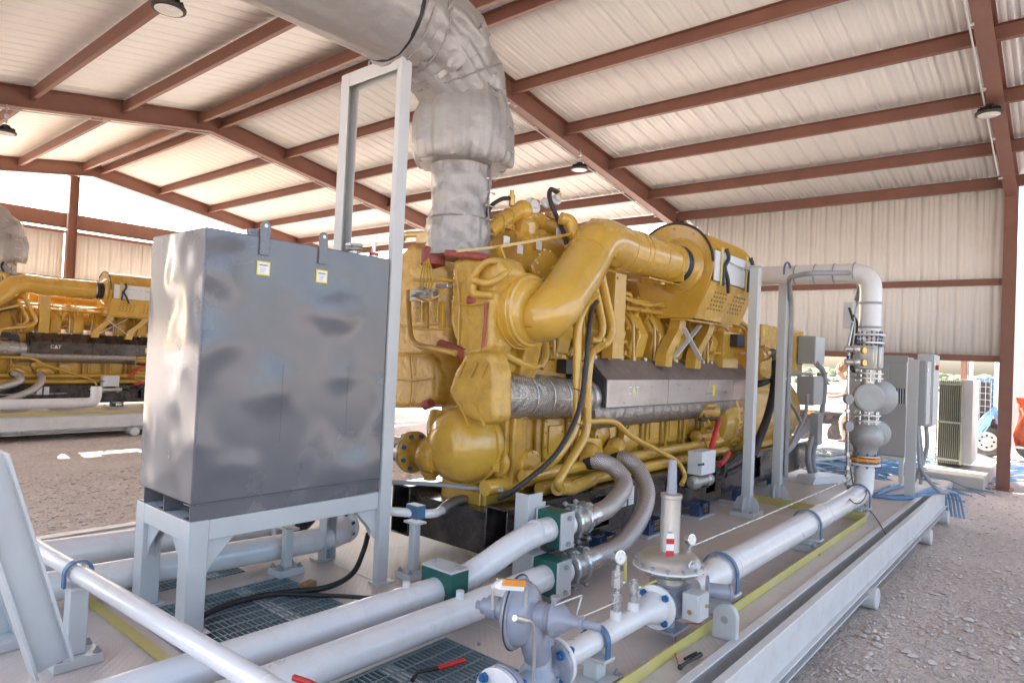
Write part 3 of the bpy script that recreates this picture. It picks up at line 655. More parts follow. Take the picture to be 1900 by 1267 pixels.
# coolant pipes into the engine (two on the right of the tank)
PR = .084
a0 = Z(820, 1093, .64); ya = a0.y
cA = Y(1029, 978, 2.72); cB = Y(1022, 1067, 2.62)
ca = (a0.x, ya, .64)
pA = thing('coolant_pipe', (1.2, ya, .45), 'long white pipe rising in an S bend through green clamps to the upper hose', 'pipe')
b = MB(); b.tube(fillet([(-2.5, ya+.06, .63), (a0.x+.18, ya, .64), (cA.x-.32, cA.y, cA.z), (cA.x+.16, cA.y, cA.z)], .42, 14), PR, 28); b.build('pipe_run', 'pipew', pA)
def welds(mb_parent, pts_, r_):
    for c_, ax_ in pts_:
        w_ = MB(); ax_ = Vector(ax_).normalized(); w_.tube([Vector(c_)-ax_*.005, Vector(c_)+ax_*.005], r_+.003, 28); w_.build('weld_bead', 'pipew', mb_parent)
welds(pA, [((a0.x-.62, ya+.01, .638), (1, 0, 0)), ((a0.x+.16, ya, .64), (1, 0, 0)), ((cA.x-.22, cA.y, cA.z), (1, 0, 0)), ((.9, ya+.03, .635), (1, 0, 0))], PR)
b = MB(); b.cyl((2.62, ya+.01, .70), (2.62, ya+.01, .75), .022, n=12); b.build('threaded_stub', 'pipew', pA)
clamp_block((a0.x+.02, ya, .64), (.15, .26, .26), 'green plastic clamp on the deck holding the S bend of the white pipe', PR, 'top')
clamp_block((cA.x, cA.y, cA.z), (.14, .195, .245), 'upper green clamp beside the black engine base', PR)
pB = thing('coolant_pipe', (1.2, 2.55, .45), 'long straight white pipe running low in front of the S bend pipe', 'pipe')
b = MB(); yb = Z(760, 1170, .62).y
b.tube(fillet([(-2.5, yb, .62), (cB.x-.75, yb, .62), (cB.x-.3, cB.y, cB.z), (cB.x+.16, cB.y, cB.z)], .3, 10), PR, 28); b.build('pipe_run', 'pipew', pB)
b = MB(); q = Z(878, 1118, .7); b.cyl((q.x, yb, .69), (q.x, yb, .74), .024, n=12); b.build('threaded_stub', 'pipew', pB)
clamp_block((cB.x, cB.y, cB.z), (.14, .195, .235), 'lower green clamp behind the grey gas regulator', PR)
# the bracket that carries both clamps
t = thing('clamp_bracket', (cA.x-.1, cA.y+.2, DK), 'upright light grey bracket carrying the two green clamps', 'bracket')
b = MB(); b.box(cA.x-.14, cA.x+.02, cA.y+.13, cA.y+.142, DK+.01, cA.z+.22); b.box(cA.x-.14, cA.x-.128, cA.y+.142, cA.y+.25, DK+.01, cA.z+.22); b.box(cA.x-.2, cA.x+.1, cA.y+.08, cA.y+.3, DK, DK+.01)
b.box(cA.x-.0+.02, cA.x+.06, cA.y+.13, cA.y+.142, cA.z-.15, cA.z+.15); b.box(cB.x-.06, cB.x+.08, cB.y+.122, cA.y+.13, cB.z-.13, cB.z+.12); b.build('plate', 'frame', t, bevel=.003)
# couplings and braided hoses
def coupling(x, y, z, label):
    t = thing('pipe_coupling', (x, y, z-.1), label, 'coupling', 'bolted pipe couplings at the braided hoses')
    b = MB(); b.lathe((x-.09, y, z), (1, 0, 0), [(0, .088), (.03, .092), (.06, .09), (.12, .09), (.15, .092), (.18, .088)], 28); b.build('sleeve', 'alu', t)
    for dx in (-.065, .065):
        b = MB(); b.lathe((x+dx-.022, y, z), (1, 0, 0), [(0, .094), (.004, .106), (.014, .108), (.022, .1), (.03, .108), (.04, .106), (.044, .094)], 28)
        for s in (-1, 1):
            b.cbox((x+dx, y-.02*s, z+s*.115), (.045, .05, .035)); b.tube([(x+dx, y-.09, z+s*.122), (x+dx, y+.08, z+s*.122)], .009, 8)
            b.hexb((x+dx, y-.075, z+s*.122), (0, 1, 0), .018, .018); b.hexb((x+dx, y+.05, z+s*.122), (0, 1, 0), .018, .018)
        b.build('clamp_ring', 'zinc', t)
coupling(cA.x+.27, cA.y, cA.z, 'zinc coupling between the upper green clamp and the braided hose')
coupling(cB.x+.27, cB.y, cB.z, 'zinc coupling between the lower green clamp and the braided hose')
def P3(px_, py_, y): return Y(px_, py_, y)
hA = [(cA.x+.36, cA.y, cA.z), (cA.x+.5, cA.y, cA.z+.01), P3(1132, 938, 2.74), P3(1158, 900, 2.82), P3(1140, 868, 2.96), P3(1108, 854, 3.1), P3(1088, 853, 3.2)]
hB = [(cB.x+.36, cB.y, cB.z), (cB.x+.52, cB.y, cB.z+.01), P3(1150, 1012, 2.62), P3(1187, 962, 2.68), P3(1200, 915, 2.78), P3(1185, 872, 2.94), P3(1160, 852, 3.08), P3(1142, 849, 3.2)]
for hp, lab in ((hA, 'shorter braided steel hose curving from the upper coupling to the yellow engine'), (hB, 'longer braided steel hose curving from the lower coupling to the yellow engine')):
    t = thing('braided_hose', hp[0], lab, 'hose', 'braided steel hoses')
    b = MB(); hs_ = smooth(hp, 8); b.tube(hs_, .073, 28); hose_uv(b.build('braid', 'hose', t), hs_, 28, .073)
    b = MB(); b.tube(hp[:2], .079, 24); b.build('end_fitting', 'zinc', t)
    b = MB(); b.tube([hp[-2]+(hp[-1]-hp[-2])*.3, hp[-1]], .08, 24); b.build('end_collar', 'rubber', t)

# pipes to the left of the tank
PC = .108
c1a, c1b = Z(100, 1015, .62), Z(490, 986, .62); y1 = (c1a.y+c1b.y)/2+.02
t = thing('coolant_pipe', (1, y1, .45), 'fat white pipe farthest back behind the tank stand, ending in a flange', 'pipe')
b = MB(); b.tube([(-3, 5.72, .64), (2.86, 4.88, .64)], PC, 28); b.build('pipe_run', 'pipew', t); flange(t, (2.86, 4.88, .64), (1, -.14, 0), .165, n=8)
v = thing('butterfly_valve', (2.98, 4.86, .5), 'dark lug valve with stainless body behind the tank stand', 'valve')
b = MB(); b.cyl((2.90, 4.875, .64), (2.97, 4.865, .64), .13, n=28); b.build('body', 'alu', v); flange(v, (2.97, 4.865, .64), (1, -.14, 0), .16)
b = MB(); b.tube(fillet([(3.0, 4.86, .64), (3.15, 4.84, .64), (3.3, 4.8, .9), (3.3, 4.8, 1.4)], .12), .1, 20); b.build('black_hose', 'rubber', v)
t = thing('coolant_pipe', (1, 4.4, .45), 'white pipe between the tank stand and the fat rear pipe, ending in an elbow', 'pipe')
b = MB(); b.tube(fillet([(-3, 5.06, .60), (3.10, 4.40, .60), (3.20, 4.38, .62), (3.34, 4.48, .66)], .1), .09, 28); b.build('pipe_run', 'pipew', t)
flange(t, (3.28, 4.46, .65), (1, .5, .1), .14, n=8)
support(2.68, 4.28, .83, 'short support post with a small white elbow behind the stand', pr=.03, w_=.06, uclamp=False)
support(3.3, 3.62, .9, 'short support post with a dark clamp, right of the tall frame', pr=.03, w_=.06, uclamp=False)
b = MB(); b.tube(fillet([(3.0, 3.95, .93), (3.3, 3.62, .93-.02), (3.42, 3.55, .9), (3.6, 3.62, .9)], .06), .032, 16); t = b.build('water_pipe', 'pipew'); tag(t, 'thin white pipe with an elbow running past the tall frame to the engine base', 'pipe')
b = MB(); b.box(3.26, 3.34, 3.56, 3.68, .88, .975); tag(b.build('pipe_clamp', 'clampblue'), 'dark blue clamp holding the thin white pipe beside the tall frame', 'pipe clamp')
b = MB(); b.tube(smooth([(3.55, 3.6, .9), (3.65, 3.62, .93), (3.8, 3.66, .93), (3.95, 3.7, .9)]), .04, 16); tag(b.build('braided_hose', 'hose'), 'small braided hose joining the thin white pipe to the engine base', 'hose', 'braided steel hoses')
b = MB(); b.tube(fillet([(2.55, 4.28, .83), (2.68, 4.28, .83), (2.78, 4.26, .83), (2.78, 4.26, .93)], .03), .03, 16); b.box(2.62, 2.70, 4.23, 4.33, .80, .875); tag(b.build('water_pipe', 'pipew'), 'short white pipe elbow clamped on its post behind the tank stand', 'pipe')

# near crossing pipe with blue clamp
s0 = Z(145, 1062, .90); dp = thing('crossing_pipe', (s0.x, s0.y, .85), 'slim white pipe crossing over the others at the lower left', 'pipe')
b = MB(); q0 = Z(30, 975, .90); q1 = Z(400, 1216, .90); dr = (q1-s0).normalized(); b.tube([s0-dr*3.5, s0+dr*2.6], .043, 24); b.build('pipe_run', 'pipew', dp)
support(s0.x, s0.y, .90, 'round support post with a blue clamp under the crossing pipe', pr=.043, w_=.085, axis='y', d=(.22, .18))
# leaning braces at the far left
bt = thing('diagonal_brace', (1.0, 3.6, DK), 'wide light grey leaning steel beam at the left edge', 'brace')
b = MB(); a_, c_ = Y(95, 1235, 3.42), Y(-30, 850, 3.42)
b.bar(a_, c_, .012, .17, (0, 1, 0)) if False else None
b.bar(a_, c_, .15, .012, (1, 0, 0)); 
n_ = (c_-a_).normalized().cross(Vector((1, 0, 0))).normalized()
sdv = (c_-a_).normalized().cross(Vector((1, 0, 0))).normalized()
b = MB(); u_ = (c_-a_).normalized(); sv = u_.cross(Vector((0, 1, 0))).normalized()
for k in (-1, 1): b.bar(a_+sv*k*.068, c_+sv*k*.068, .012, .13, (0, 1, 0))
b.bar(a_, c_, .126, .01, (0, 1, 0)); b.build('beam', 'frame', bt)
b2 = thing('diagonal_brace', (.9, 4.3, DK), 'light grey post and base plate behind the leaning beam at the left edge', 'brace')
b = MB(); a_, c_ = Y(25, 1170, 4.3), Y(-45, 980, 4.3)
b.bar(a_, c_, .16, .02, (0, 1, 0)); b.bar(a_, c_, .02, .12, (0, 1, 0)); b.build('beam', 'frame', b2)
b = MB(); b.box(a_.x-.25, a_.x+.2, 4.15, 4.5, DK+.001, DK+.05); b.build('base_plate', 'frame', b2, bevel=.004)
b = MB(); bolts_flat(b, a_.x, 4.32, DK+.05, .12, .12); b.build('bolt', 'conduit', b2)

# ------------------------------------------------------------------ gas line
GY = 1.80; GZ = .68; GR = .105
gl = thing('gas_main', (6, GY, DK), 'fat white gas pipe running along the deck and turning up at the far end', 'pipe')
GX1 = 8.62
gx0 = 4.05
b = MB(); b.tube(fillet([(4.42, GY, GZ), (GX1, GY, GZ), (GX1, GY, 1.02)], .2, 8), GR, 32); b.build('pipe_run', 'pipew', gl)
welds(gl, [((4.6, GY, GZ), (1, 0, 0)), ((6.9, GY, GZ), (1, 0, 0)), ((8.4, GY, GZ), (1, 0, 0))], GR)
b = MB(); b.lathe((4.02, GY, GZ), (1, 0, 0), [(0, .06), (.1, .062), (.36, GR), (.41, GR)], 32); b.build('reducer', 'pipew', gl)
b = MB(); b.tube([(4.3, GY+.16, GZ+.16), (5.5, GY+.12, GZ+.17), (8.1, GY+.05, GZ+.2)], .007, 8); b.build('sensing_tube', 'zinc', gl)
sx = Z(1505, 1020, DK).x
support(sx, GY, GZ, 'low support with blue clamp halfway along the gas pipe', GR, d=(.24, .22), w_=.09, fw=.12)
support(4.46, GY, GZ, 'support with blue clamp right beside the disc shaped regulator', GR, d=(.4, .2), w_=.09, fw=.12)
support(8.35, GY, GZ, 'support with blue clamp at the foot of the gas riser', GR, d=(.2, .2), w_=.09, fw=.12)
# disc regulator (pressure valve)
rx = 3.68
rg = thing('disc_regulator', (rx, GY, DK), 'silver disc shaped gas regulator with a tall cylinder on top', 'gas regulator')
b = MB(); b.lathe((rx, GY, .76), (0, 0, 1), [(0, .10), (.03, .11), (.035, .085), (.07, .085)], 28); b.build('neck', 'alu', rg)
b = MB(); b.lathe((rx, GY, .83), (0, 0, 1), [(0, .09), (.015, .15), (.04, .187), (.052, .205), (.06, .208), (.068, .205), (.08, .19), (.105, .178), (.13, .155), (.142, .11), (.147, .06)], 48); dsk = b.build('diaphragm_case', 'alu', rg)
for i in range(14):
    a = 2*math.pi*i/14; b = MB(); p = Vector((rx+.197*math.cos(a), GY+.197*math.sin(a), .872)); b.hexb(p, (0, 0, 1), .010, .045); b.build('bolt', 'conduit', dsk)
b = MB(); b.tube([(rx+.209*math.cos(a), GY+.209*math.sin(a), .889) for a in np.linspace(0, 2*math.pi, 40)], .004, 6, caps=False); b.build('seam_band', 'cream', dsk)
b = MB(); b.lathe((rx, GY, .965), (0, 0, 1), [(0, .062), (.02, .058), (.32, .058), (.325, .064), (.345, .064), (.35, .045)], 32); b.build('spring_case', 'alu', rg)
b = MB(); b.lathe((rx, GY, 1.315), (0, 0, 1), [(0, .031), (.02, .03), (.18, .024), (.2, .02), (.202, .01)], 24); b.build('spring_cap', 'greyreg', rg)
b = MB(); a0_ = 3.9; e_ = Vector((rx+.18*math.cos(4.35), GY+.18*math.sin(4.35), .94)); 
b.tube([e_+Vector((math.cos(a)*.022, 0, .0+math.sin(a)*.022)) for a in np.linspace(0, 6.283, 14)], .006, 8, caps=False); b.build('lifting_eye', 'zinc', rg)
b = MB(); b.cbox((rx-.085, GY-.045, 1.03), (.045, .004, .14), -.75); tg = b.build('warning_tag', 'steelwhite', rg)
for zz in (.985, 1.055): b = MB(); b.cbox((rx-.0875, GY-.0475, zz), (.048, .003, .03), -.75); b.build('tag_stripe', 'redp', tg)
b = MB(); b.lathe((rx, GY, .60), (0, 0, 1), [(0, .09), (.03, .13), (.1, .13), (.14, .10), (.16, .10)], 24); b.lathe((rx-.17, GY, GZ-.01), (1, 0, 0), [(0, .075), (.08, .095), (.25, .1), (.34, .075)], 24); b.cbox((rx, GY, .765), (.22, .2, .02)); b.build('valve_body', 'greyreg', rg)
b = MB(); b.cbox((rx, GY-.0, .53), (.2, .2, .012)); b.cyl((rx, GY, .536), (rx, GY, .62), .05, n=16); b.build('foot', 'greyreg', rg)
b = MB(); b.cbox((rx-.035, GY-.19, .715), (.13, .10, .15)); bx = b.build('junction_box', 'frame', rg, bevel=.006)
b = MB(); b.cbox((rx-.035, GY-.243, .715), (.12, .008, .14)); b.build('box_lid', 'frame', bx, bevel=.002)
b = MB(); b.cyl((rx-.099, GY-.19, .69), (rx-.11, GY-.19, .69), .012, n=12); b.cyl((rx-.015, GY-.247, .72), (rx-.015, GY-.26, .72), .01, n=10); b.build('cable_gland', 'brass', bx)
b = MB(); b.lathe((rx+.21, GY-.15, .73), (.55, -1, 0), [(0, .085), (.012, .085), (.014, .045), (.13, .045), (.135, .05), (.15, .048), (.152, .02)], 24); b.build('actuator', 'greyreg', rg)
def gauge(x, y, z, ax, label, r=.042):
    t = thing('pressure_gauge', (x, y, z-r), label, 'gauge', 'round dial pressure gauges')
    ax = Vector(ax).normalized(); c = Vector((x, y, z)); b = MB(); b.lathe(c-ax*.02, ax, [(0, r*.8), (.004, r*.95), (.03, r*.95), (.032, r*1.06), (.04, r*1.06), (.041, r*.9)], 28); b.build('case', 'zinc', t)
    b = MB(); b.lathe(c+ax*.0215, ax, [(0, r*.86), (.001, r*.86)], 28); dl = b.build('dial', 'cream', t)
    up = Vector((0, 0, 1)); sv = ax.cross(up).normalized(); b = MB(); b.bar(c+ax*.0235, c+ax*.0235+(sv*.6-up*.5)*r*.9, .003, .0008, ax)
    for k in range(9): a = RAD(-45+k*33.75); d = sv*math.cos(a)+up*math.sin(a); b.bar(c+ax*.0232+d*r*.66, c+ax*.0232+d*r*.8, .002, .0008, ax)
    b.build('needle', 'conduit', dl)
    b = MB(); b.cyl((x, y, z-r), (x, y, z-r-.035), .01, n=10); b.hexb((x, y, z-r-.03), (0, 0, 1), .014, .018); b.build('stem', 'zinc', t)
    return t
gauge(rx+.235, GY-.02, 1.0, (-.3, -1, .15), 'pressure gauge on the right rim of the silver disc regulator', .034)
b = MB(); b.cyl((rx+.235, GY-.02, .88), (rx+.235, GY-.02, .935), .012, n=10); b.hexb((rx+.235, GY-.02, .90), (0, 0, 1), .02, .02); b.cyl((rx+.19, GY-.02, .91), (rx+.27, GY-.02, .91), .009, n=8); b.build('gauge_fitting', 'zinc', rg)
# small-bore gas pipe, flanges
p4 = thing('gas_pipe', (3.1, GY, DK), 'slim white gas pipe between the disc regulator and the grey regulator', 'pipe')
b = MB(); b.tube([(2.58, GY, GZ), (3.5, GY, GZ)], .057, 28); b.lathe((3.36, GY, GZ), (1, 0, 0), [(0, .057), (.04, .06), (.14, .09), (.16, .09)], 28); b.build('pipe_run', 'pipew', p4)
flange(p4, (3.52, GY, GZ), (1, 0, 0), .125, n=4, br=.021); flange(p4, (2.545, GY, GZ), (1, 0, 0), .115, n=4, br=.021)
b = MB(); 
for x in (3.09, 3.27): b.cyl((x, GY, GZ+.04), (x, GY, GZ+.095), .03, n=16)
b.build('threaded_boss', 'pipew', p4)
support(2.9, GY, GZ, 'square support post with blue clamp under the slim gas pipe, nearest the bottom edge', .057, d=(.24, .2), w_=.085)
for x, h, lab, gg in ((3.09, .20, 'gauge ball valve with tall upright yellow lever left of the disc regulator', 1), (3.27, .1, 'small ball valve with yellow lever between the gauge valve and the disc regulator', 0)):
    t = thing('ball_valve', (x, GY, GZ+.095), lab, 'valve', 'small ball valves on the slim gas pipe')
    z = GZ+.095; b = MB(); b.hexb((x, GY, z), (0, 0, 1), .026, .03); b.cyl((x, GY, z+.03), (x, GY, z+.1), .022, n=12)
    if gg: b.hexb((x, GY, z+.06), (0, 0, 1), .028, .03); b.cyl((x, GY, z+.1), (x, GY, z+.125), .014, n=10); b.hexb((x, GY, z+.125), (0, 0, 1), .03, .085); b.cyl((x, GY, z+.2), (x, GY, z+.235), .012, n=10); b.cyl((x-.05, GY, z+.05), (x+.04, GY, z+.05), .012, n=10)
    else: b.hexb((x, GY, z+.06), (0, 0, 1), .026, .05); b.cyl((x, GY, z+.1), (x, GY, z+.13), .014, n=8)
    b.cyl((x+.01, GY, z+h*.7), (x+.05, GY-.01, z+h*.7), .011, n=10); b.build('body', 'zinc', t)
    b = MB(); 
    if gg: b.bar((x+.062, GY-.01, z+.13), (x+.058, GY-.01, z+.28), .018, .006, (1, 0, 0))
    else: b.bar((x+.045, GY-.01, z+.07), (x+.14, GY-.06, z+.1), .018, .006)
    b.build('lever', 'kick', t, bevel=.002)
gauge(3.09, GY, GZ+.375, (-.3, -1, .15), 'pressure gauge on the tall ball valve left of the disc regulator', .036)
# grey regulator with big round diaphragm standing on edge
q = Y(975, 1128, GY); gx = 2.42; gzc = .91
rg2 = thing('gas_regulator', (gx, GY, .5), 'grey round gas regulator standing on edge with bent steel tubes', 'gas regulator')
AX = Vector((.28, -.95, .03)).normalized()
cc = Vector((gx-.10, GY+.05, gzc+.05))
b = MB(); b.lathe(cc-AX*.10, AX, [(0, .03), (.005, .045), (.04, .05), (.05, .09), (.075, .13), (.088, .14), (.09, .155), (.1, .158), (.11, .155), (.112, .142), (.135, .138), (.165, .122), (.185, .095), (.195, .06), (.26, .055)], 40); b.build('diaphragm_case', 'greyreg', rg2)
b = MB(); b.tube([cc+(AX.cross(Vector((0, 0, 1))))*(.159*math.cos(a))+Vector((0, 0, .159*math.sin(a))) for a in np.linspace(0, 2*math.pi, 40)], .0035, 6, caps=False); b.build('gasket', 'rubber', rg2)
c2 = cc+AX*.15
b = MB(); b.lathe(c2, AX, [(0, .05), (.015, .072), (.022, .08), (.03, .08), (.045, .07), (.08, .05), (.10, .03), (.14, .026), (.145, .03), (.155, .03), (.157, .02), (.23, .018), (.232, .01)], 28); b.build('pilot_spring_case', 'greyreg', rg2)
b = MB(); b.cyl(c2+Vector((.0, -.03, .05)), c2+Vector((.0, -.03, .085)), .018, n=14); b.hexb(c2+Vector((.0, -.03, .085)), (0, 0, 1), .022, .015); b.build('vent_plug', 'conduit', rg2)
b = MB(); b.cyl(cc-AX*.14, cc-AX*.09, .05, n=20); b.cyl(cc-AX*.17, cc-AX*.14, .035, n=16); b.hexb(cc-AX*.2, AX, .02, .03); b.build('end_cap', 'greyreg', rg2)
b = MB(); b.lathe((gx, GY, .53), (0, 0, 1), [(0, .06), (.02, .085), (.12, .09), (.16, .08), (.18, .065), (.30, .055)], 28); b.box(gx-.075, gx+.075, GY-.07, GY+.07, .62, .655); b.lathe((gx-.16, GY, GZ-.03), (1, 0, 0), [(0, .06), (.32, .06)], 24); b.box(gx-.05, gx+.05, GY-.05, GY+.05, .80, .86); b.tube([cc+AX*.06, cc+AX*.14], .06, 20); b.tube(smooth([cc+AX*.08, cc+AX*.08-Vector((0, 0, .1)), Vector((gx, GY, .74))]), .06, 20); b.build('valve_body', 'greyreg', rg2)
flange(rg2, (gx+.095, GY, GZ), (1, 0, 0), .115, n=4, m='greyreg', br=.021)
b = MB(); pv = lambda px_, py_: Y(px_, py_, GY-.16)
b.tube(fillet([pv(914, 1130), pv(914, 1085), pv(925, 1075), pv(965, 1077), pv(977, 1090), pv(975, 1125)], .02), .006, 8)
b.tube(fillet([pv(955, 1148), pv(988, 1152), pv(992, 1185), pv(990, 1262)], .03), .007, 8); b.cyl(pv(955, 1146), pv(975, 1151), .013, n=8)
b.tube(fillet([pv(1030, 1122), pv(1080, 1103), pv(1068, 1143), pv(1080, 1143), pv(1146, 1115)], .015), .005, 8); b.build('steel_tube', 'alu', rg2)
b = MB(); b.bar(pv(925, 1083), pv(968, 1086), .03, .035); tgg = b.build('label_holder', 'steelwhite', rg2)
b = MB(); b.bar(pv(927, 1077)-Vector((0, .02, 0)), pv(966, 1080)-Vector((0, .02, 0)), .012, .022); b.build('warning_label', 'orange', tgg)
# near flanged pipe at bottom edge
t = thing('gas_pipe', (1.7, GY-.02, DK), 'white gas pipe with a blue bolted flange at the very bottom edge', 'pipe')
b = MB(); b.tube([(-1.5, GY, GZ-.03), (gx-.25, GY, GZ-.03)], .06, 28); b.build('pipe_run', 'pipew', t); flange(t, (gx-.27, GY, GZ-.03), (1, 0, 0), .13, n=4, br=.022)
flange(rg2, (gx-.235, GY, GZ-.03), (1, 0, 0), .13, n=4, m='greyreg', br=.018)

# lifting plate on the deck by the yellow strip
q = Z(1345, 1185, DK); t = MB(); r_ = .075
pr = [(q.y+.075, DK), (q.y-.075, DK), (q.y-.075, DK+.14)]+[(q.y-.075*math.cos(a), DK+.14+.075*math.sin(a)) for a in np.linspace(.2, math.pi-.2, 9)]+[(q.y+.075, DK+.14)]
t.prism([(q.x+u, q.y+0+ (v*0), 0) for u, v in []] or [(q.x-.02, yy, zz) for yy, zz in pr], (.045, 0, 0))
lp = thing('lifting_plate', (q.x, q.y, DK), 'thick rounded light grey lifting plate standing on the deck', 'lifting lug'); t.build('plate', 'frame', lp, bevel=.006)
b = MB(); b.cyl((q.x-.0225, q.y, DK+.12), (q.x-.0205, q.y, DK+.12), .022, n=20); b.build('eye_hole', 'conduit', lp)

# ------------------------------------------------------------------ overhead pipe with valve stack and tall posts
ov = thing('overhead_gas_pipe', (GX1, 1.85, 1.0), 'white overhead pipe turning down into the valve stack beside the grey cabinets', 'pipe')
zt = 3.24; OR = .118
riser = lambda py: Y(1607, py, GY).z
yb_ = GY
b = MB(); b.tube(fillet([(GX1+.05, 3.95, zt+.03), (GX1, GY, zt), (GX1, GY, riser(612))], .22, 10), OR, 32); b.build('pipe_run', 'pipew', ov)
b = MB()
for yy in (2.65, 2.42, 2.2, 1.98): b.lathe((GX1, yy, zt+.01), (0, 1, 0), [(-.006, OR), (-.005, OR+.004), (.005, OR+.004), (.006, OR)], 32)
for zz in (riser(560), riser(606)): b.lathe((GX1, GY, zz), (0, 0, 1), [(-.014, OR), (-.012, OR+.006), (.012, OR+.006), (.014, OR)], 32)
b.build('strap', 'conduit', ov)
zz = riser
st = thing('gas_valve_stack', (GX1, GY, zz(850)), 'tall stack of silver gas valves with round covers and an orange flange at its foot', 'valve')
flange(st, (GX1, GY, zz(622)), (0, 0, 1), .165, .025, n=8, m='pipew'); flange(st, (GX1, GY, zz(637)), (0, 0, 1), .16, .025, n=8, m='alu')
b = MB(); b.box(GX1-.11, GX1+.11, GY-.11, GY+.12, zz(684), zz(640)); b.box(GX1-.13, GX1-.11, GY-.08, GY+.08, zz(680), zz(645)); b.box(GX1-.06, GX1+.09, GY-.14, GY-.11, zz(682), zz(642)); b.build('actuator_body', 'alu', st, bevel=.008)
b = MB()
for py_ in (650, 673): b.hexb(Y(1600, py_, GY-.15), (-.5, -1, 0), .035, .03)
b.build('brass_plug', 'brass', st)
b = MB()
for py_ in (648, 672): p = Y(1588, py_, GY+.02); b.ball(p, .05, 12); b.cyl(p, p+Vector((-.05, .1, 0)), .035, n=12)
b.build('solenoid', 'alu', st)
b = MB(); b.cyl((GX1, GY, zz(770)), (GX1, GY, zz(686)), .07, n=24); b.build('stack_pipe', 'alu', st)
for py_, r in ((694, .16), (703, .16), (771, .15), (782, .15)): flange(st, (GX1, GY, zz(py_)), (0, 0, 1), r, .022, n=8, m='alu', bolt='zinc')
axd = Vector((-.86, -.5, 0)).normalized(); sdr = Vector((.35, -.94, 0)).normalized()
c = Vector((GX1, GY, zz(737)))
b = MB(); b.lathe(c-axd*.06, axd, [(0, .05), (.01, .12), (.05, .165), (.10, .17), (.135, .165), (.14, .145), (.145, .145), (.146, .11), (.143, .06), (.14, .01)], 36); b.build('filter_cover', 'castgrey', st)
c = Vector((GX1, GY, zz(737)))+sdr*.17-axd*.12
b = MB(); b.lathe(c-axd*.08, axd, [(0, .06), (.01, .17), (.03, .205), (.06, .21), (.09, .2), (.11, .15), (.13, .06)], 36); b.build('side_housing', 'castgrey', st)
c = Vector((GX1, GY, zz(808)))
b = MB(); b.lathe((GX1, GY, zz(842)), (0, 0, 1), [(0, .12), (.03, .12)]+[(zz(808)-zz(842)+.185*math.sin(a), .185*math.cos(a)) for a in np.linspace(-.75, .85, 12)]+[(zz(808)-zz(842)+.2, .12)], 36); b.build('ball_body', 'castgrey', st)
b = MB(); b.lathe(c+sdr*.14-axd*.08+Vector((0, 0, .03)), axd, [(-.06, .1), (-.04, .15), (0, .155), (.03, .14), (.05, .05)], 32); b.build('side_cover', 'castgrey', st)
flange(st, (GX1, GY, zz(846)), (0, 0, 1), .155, .02, n=8, m='alu'); flange(st, (GX1, GY, zz(853)), (0, 0, 1), .16, .035, n=8, m='orange', bolt='brass'); flange(st, (GX1, GY, zz(861)), (0, 0, 1), .165, .022, n=8, m='pipew')
b = MB(); b.cyl((GX1, GY, 1.0), (GX1, GY, zz(861)), GR, n=32); b.build('riser', 'pipew', gl)
# gauge column beside the stack
gt = thing('gauge_manifold', (8.3, GY+.1, .9), 'thin upright manifold of small gauges left of the valve stack', 'gauge')
b = MB(); pm = lambda px_, py_: Y(px_, py_, GY+.12)
b.tube([pm(1573, 905), pm(1572, 860), pm(1573, 730), pm(1574, 640), pm(1590, 560)], .014, 8)
for py_ in (870, 885, 900, 845, 800, 765): b.hexb(pm(1572, py_), (0, 0, 1), .03, .035)
b.tube([pm(1573, 775), pm(1600, 775)], .01, 6); b.build('tubing', 'zinc', gt)
for py_ in (740, 790): b = MB(); p = pm(1571, py_); b.cyl(p, p+Vector((-.03, -.04, 0)), .055, n=20); b.build('dial', 'conduit', gt)
b = MB(); b.tube(smooth([pm(1583, 690), pm(1573, 668), pm(1578, 645), pm(1583, 600), pm(1576, 572)]), .014, 8); b.tube(smooth([pm(1585, 690), pm(1580, 665), pm(1586, 640), pm(1590, 600), pm(1583, 585)]), .014, 8); b.build('cable', 'rubber', gt)
b = MB(); p = pm(1583, 585); b.cbox((p.x+.05, p.y+.05, p.z), (.14, .1, .30)); b.build('junction_box', 'frame', gt, bevel=.004)
b = MB(); b.tube(smooth([pm(1578, 868), pm(1585, 905), pm(1600, 930), Z(1625, 960, .5), Z(1643, 990, .47)]), .006, 6); b.tube([Z(1590+18*math.cos(a), 908+26*math.sin(a), .75) for a in np.linspace(0, 6.28, 20)], .006, 6); tag(b.build('signal_cable', 'rubber'), 'thin black cable hanging from the gauges across the fat gas pipe', 'cable')

def tall_post(pxb, pyb, ztop, label, w_=.1):
    q = Z(pxb, pyb, DK); t = thing('tall_post', (q.x, q.y, DK), label, 'post', 'tall light grey pipe support posts')
    x, y = q.x, q.y
    b = MB(); b.box(x-w_/2, x+w_/2, y-w_/2, y+w_/2, DK+.05, ztop); b.build('column', 'frame', t, bevel=.006)
    b = MB(); b.box(x-.16, x+.16, y-.13, y+.13, DK+.001, DK+.05); b.build('base_plate', 'frame', t, bevel=.004)
    b = MB(); bolts_flat(b, x, y, DK+.05, .12, .09); b.build('bolt', 'conduit', t)
    b = MB()
    for s in (-1, 1):
        pr = [(0, 0), (.085, 0), (.085, .06), (.06, .13), (0, .17)]
        b.prism([(x+s*(w_/2+u), y-.006, DK+.05+v) for u, v in pr], (0, .012, 0)); b.prism([(x-.006, y+s*(w_/2+u), DK+.05+v) for u, v in pr], (.012, 0, 0))
    b.build('gusset', 'frame', t)
    b = MB(); b.box(x-w_/2-.02, x+w_/2+.02, y-w_/2-.02, y+w_/2+.02, ztop, ztop+.014); b.build('top_plate', 'frame', t)
    return t, x, y
t1, x1, y1_ = tall_post(1385, 955, Y(1398, 490, 2.62).z, 'tall light grey post standing against the middle of the engine')
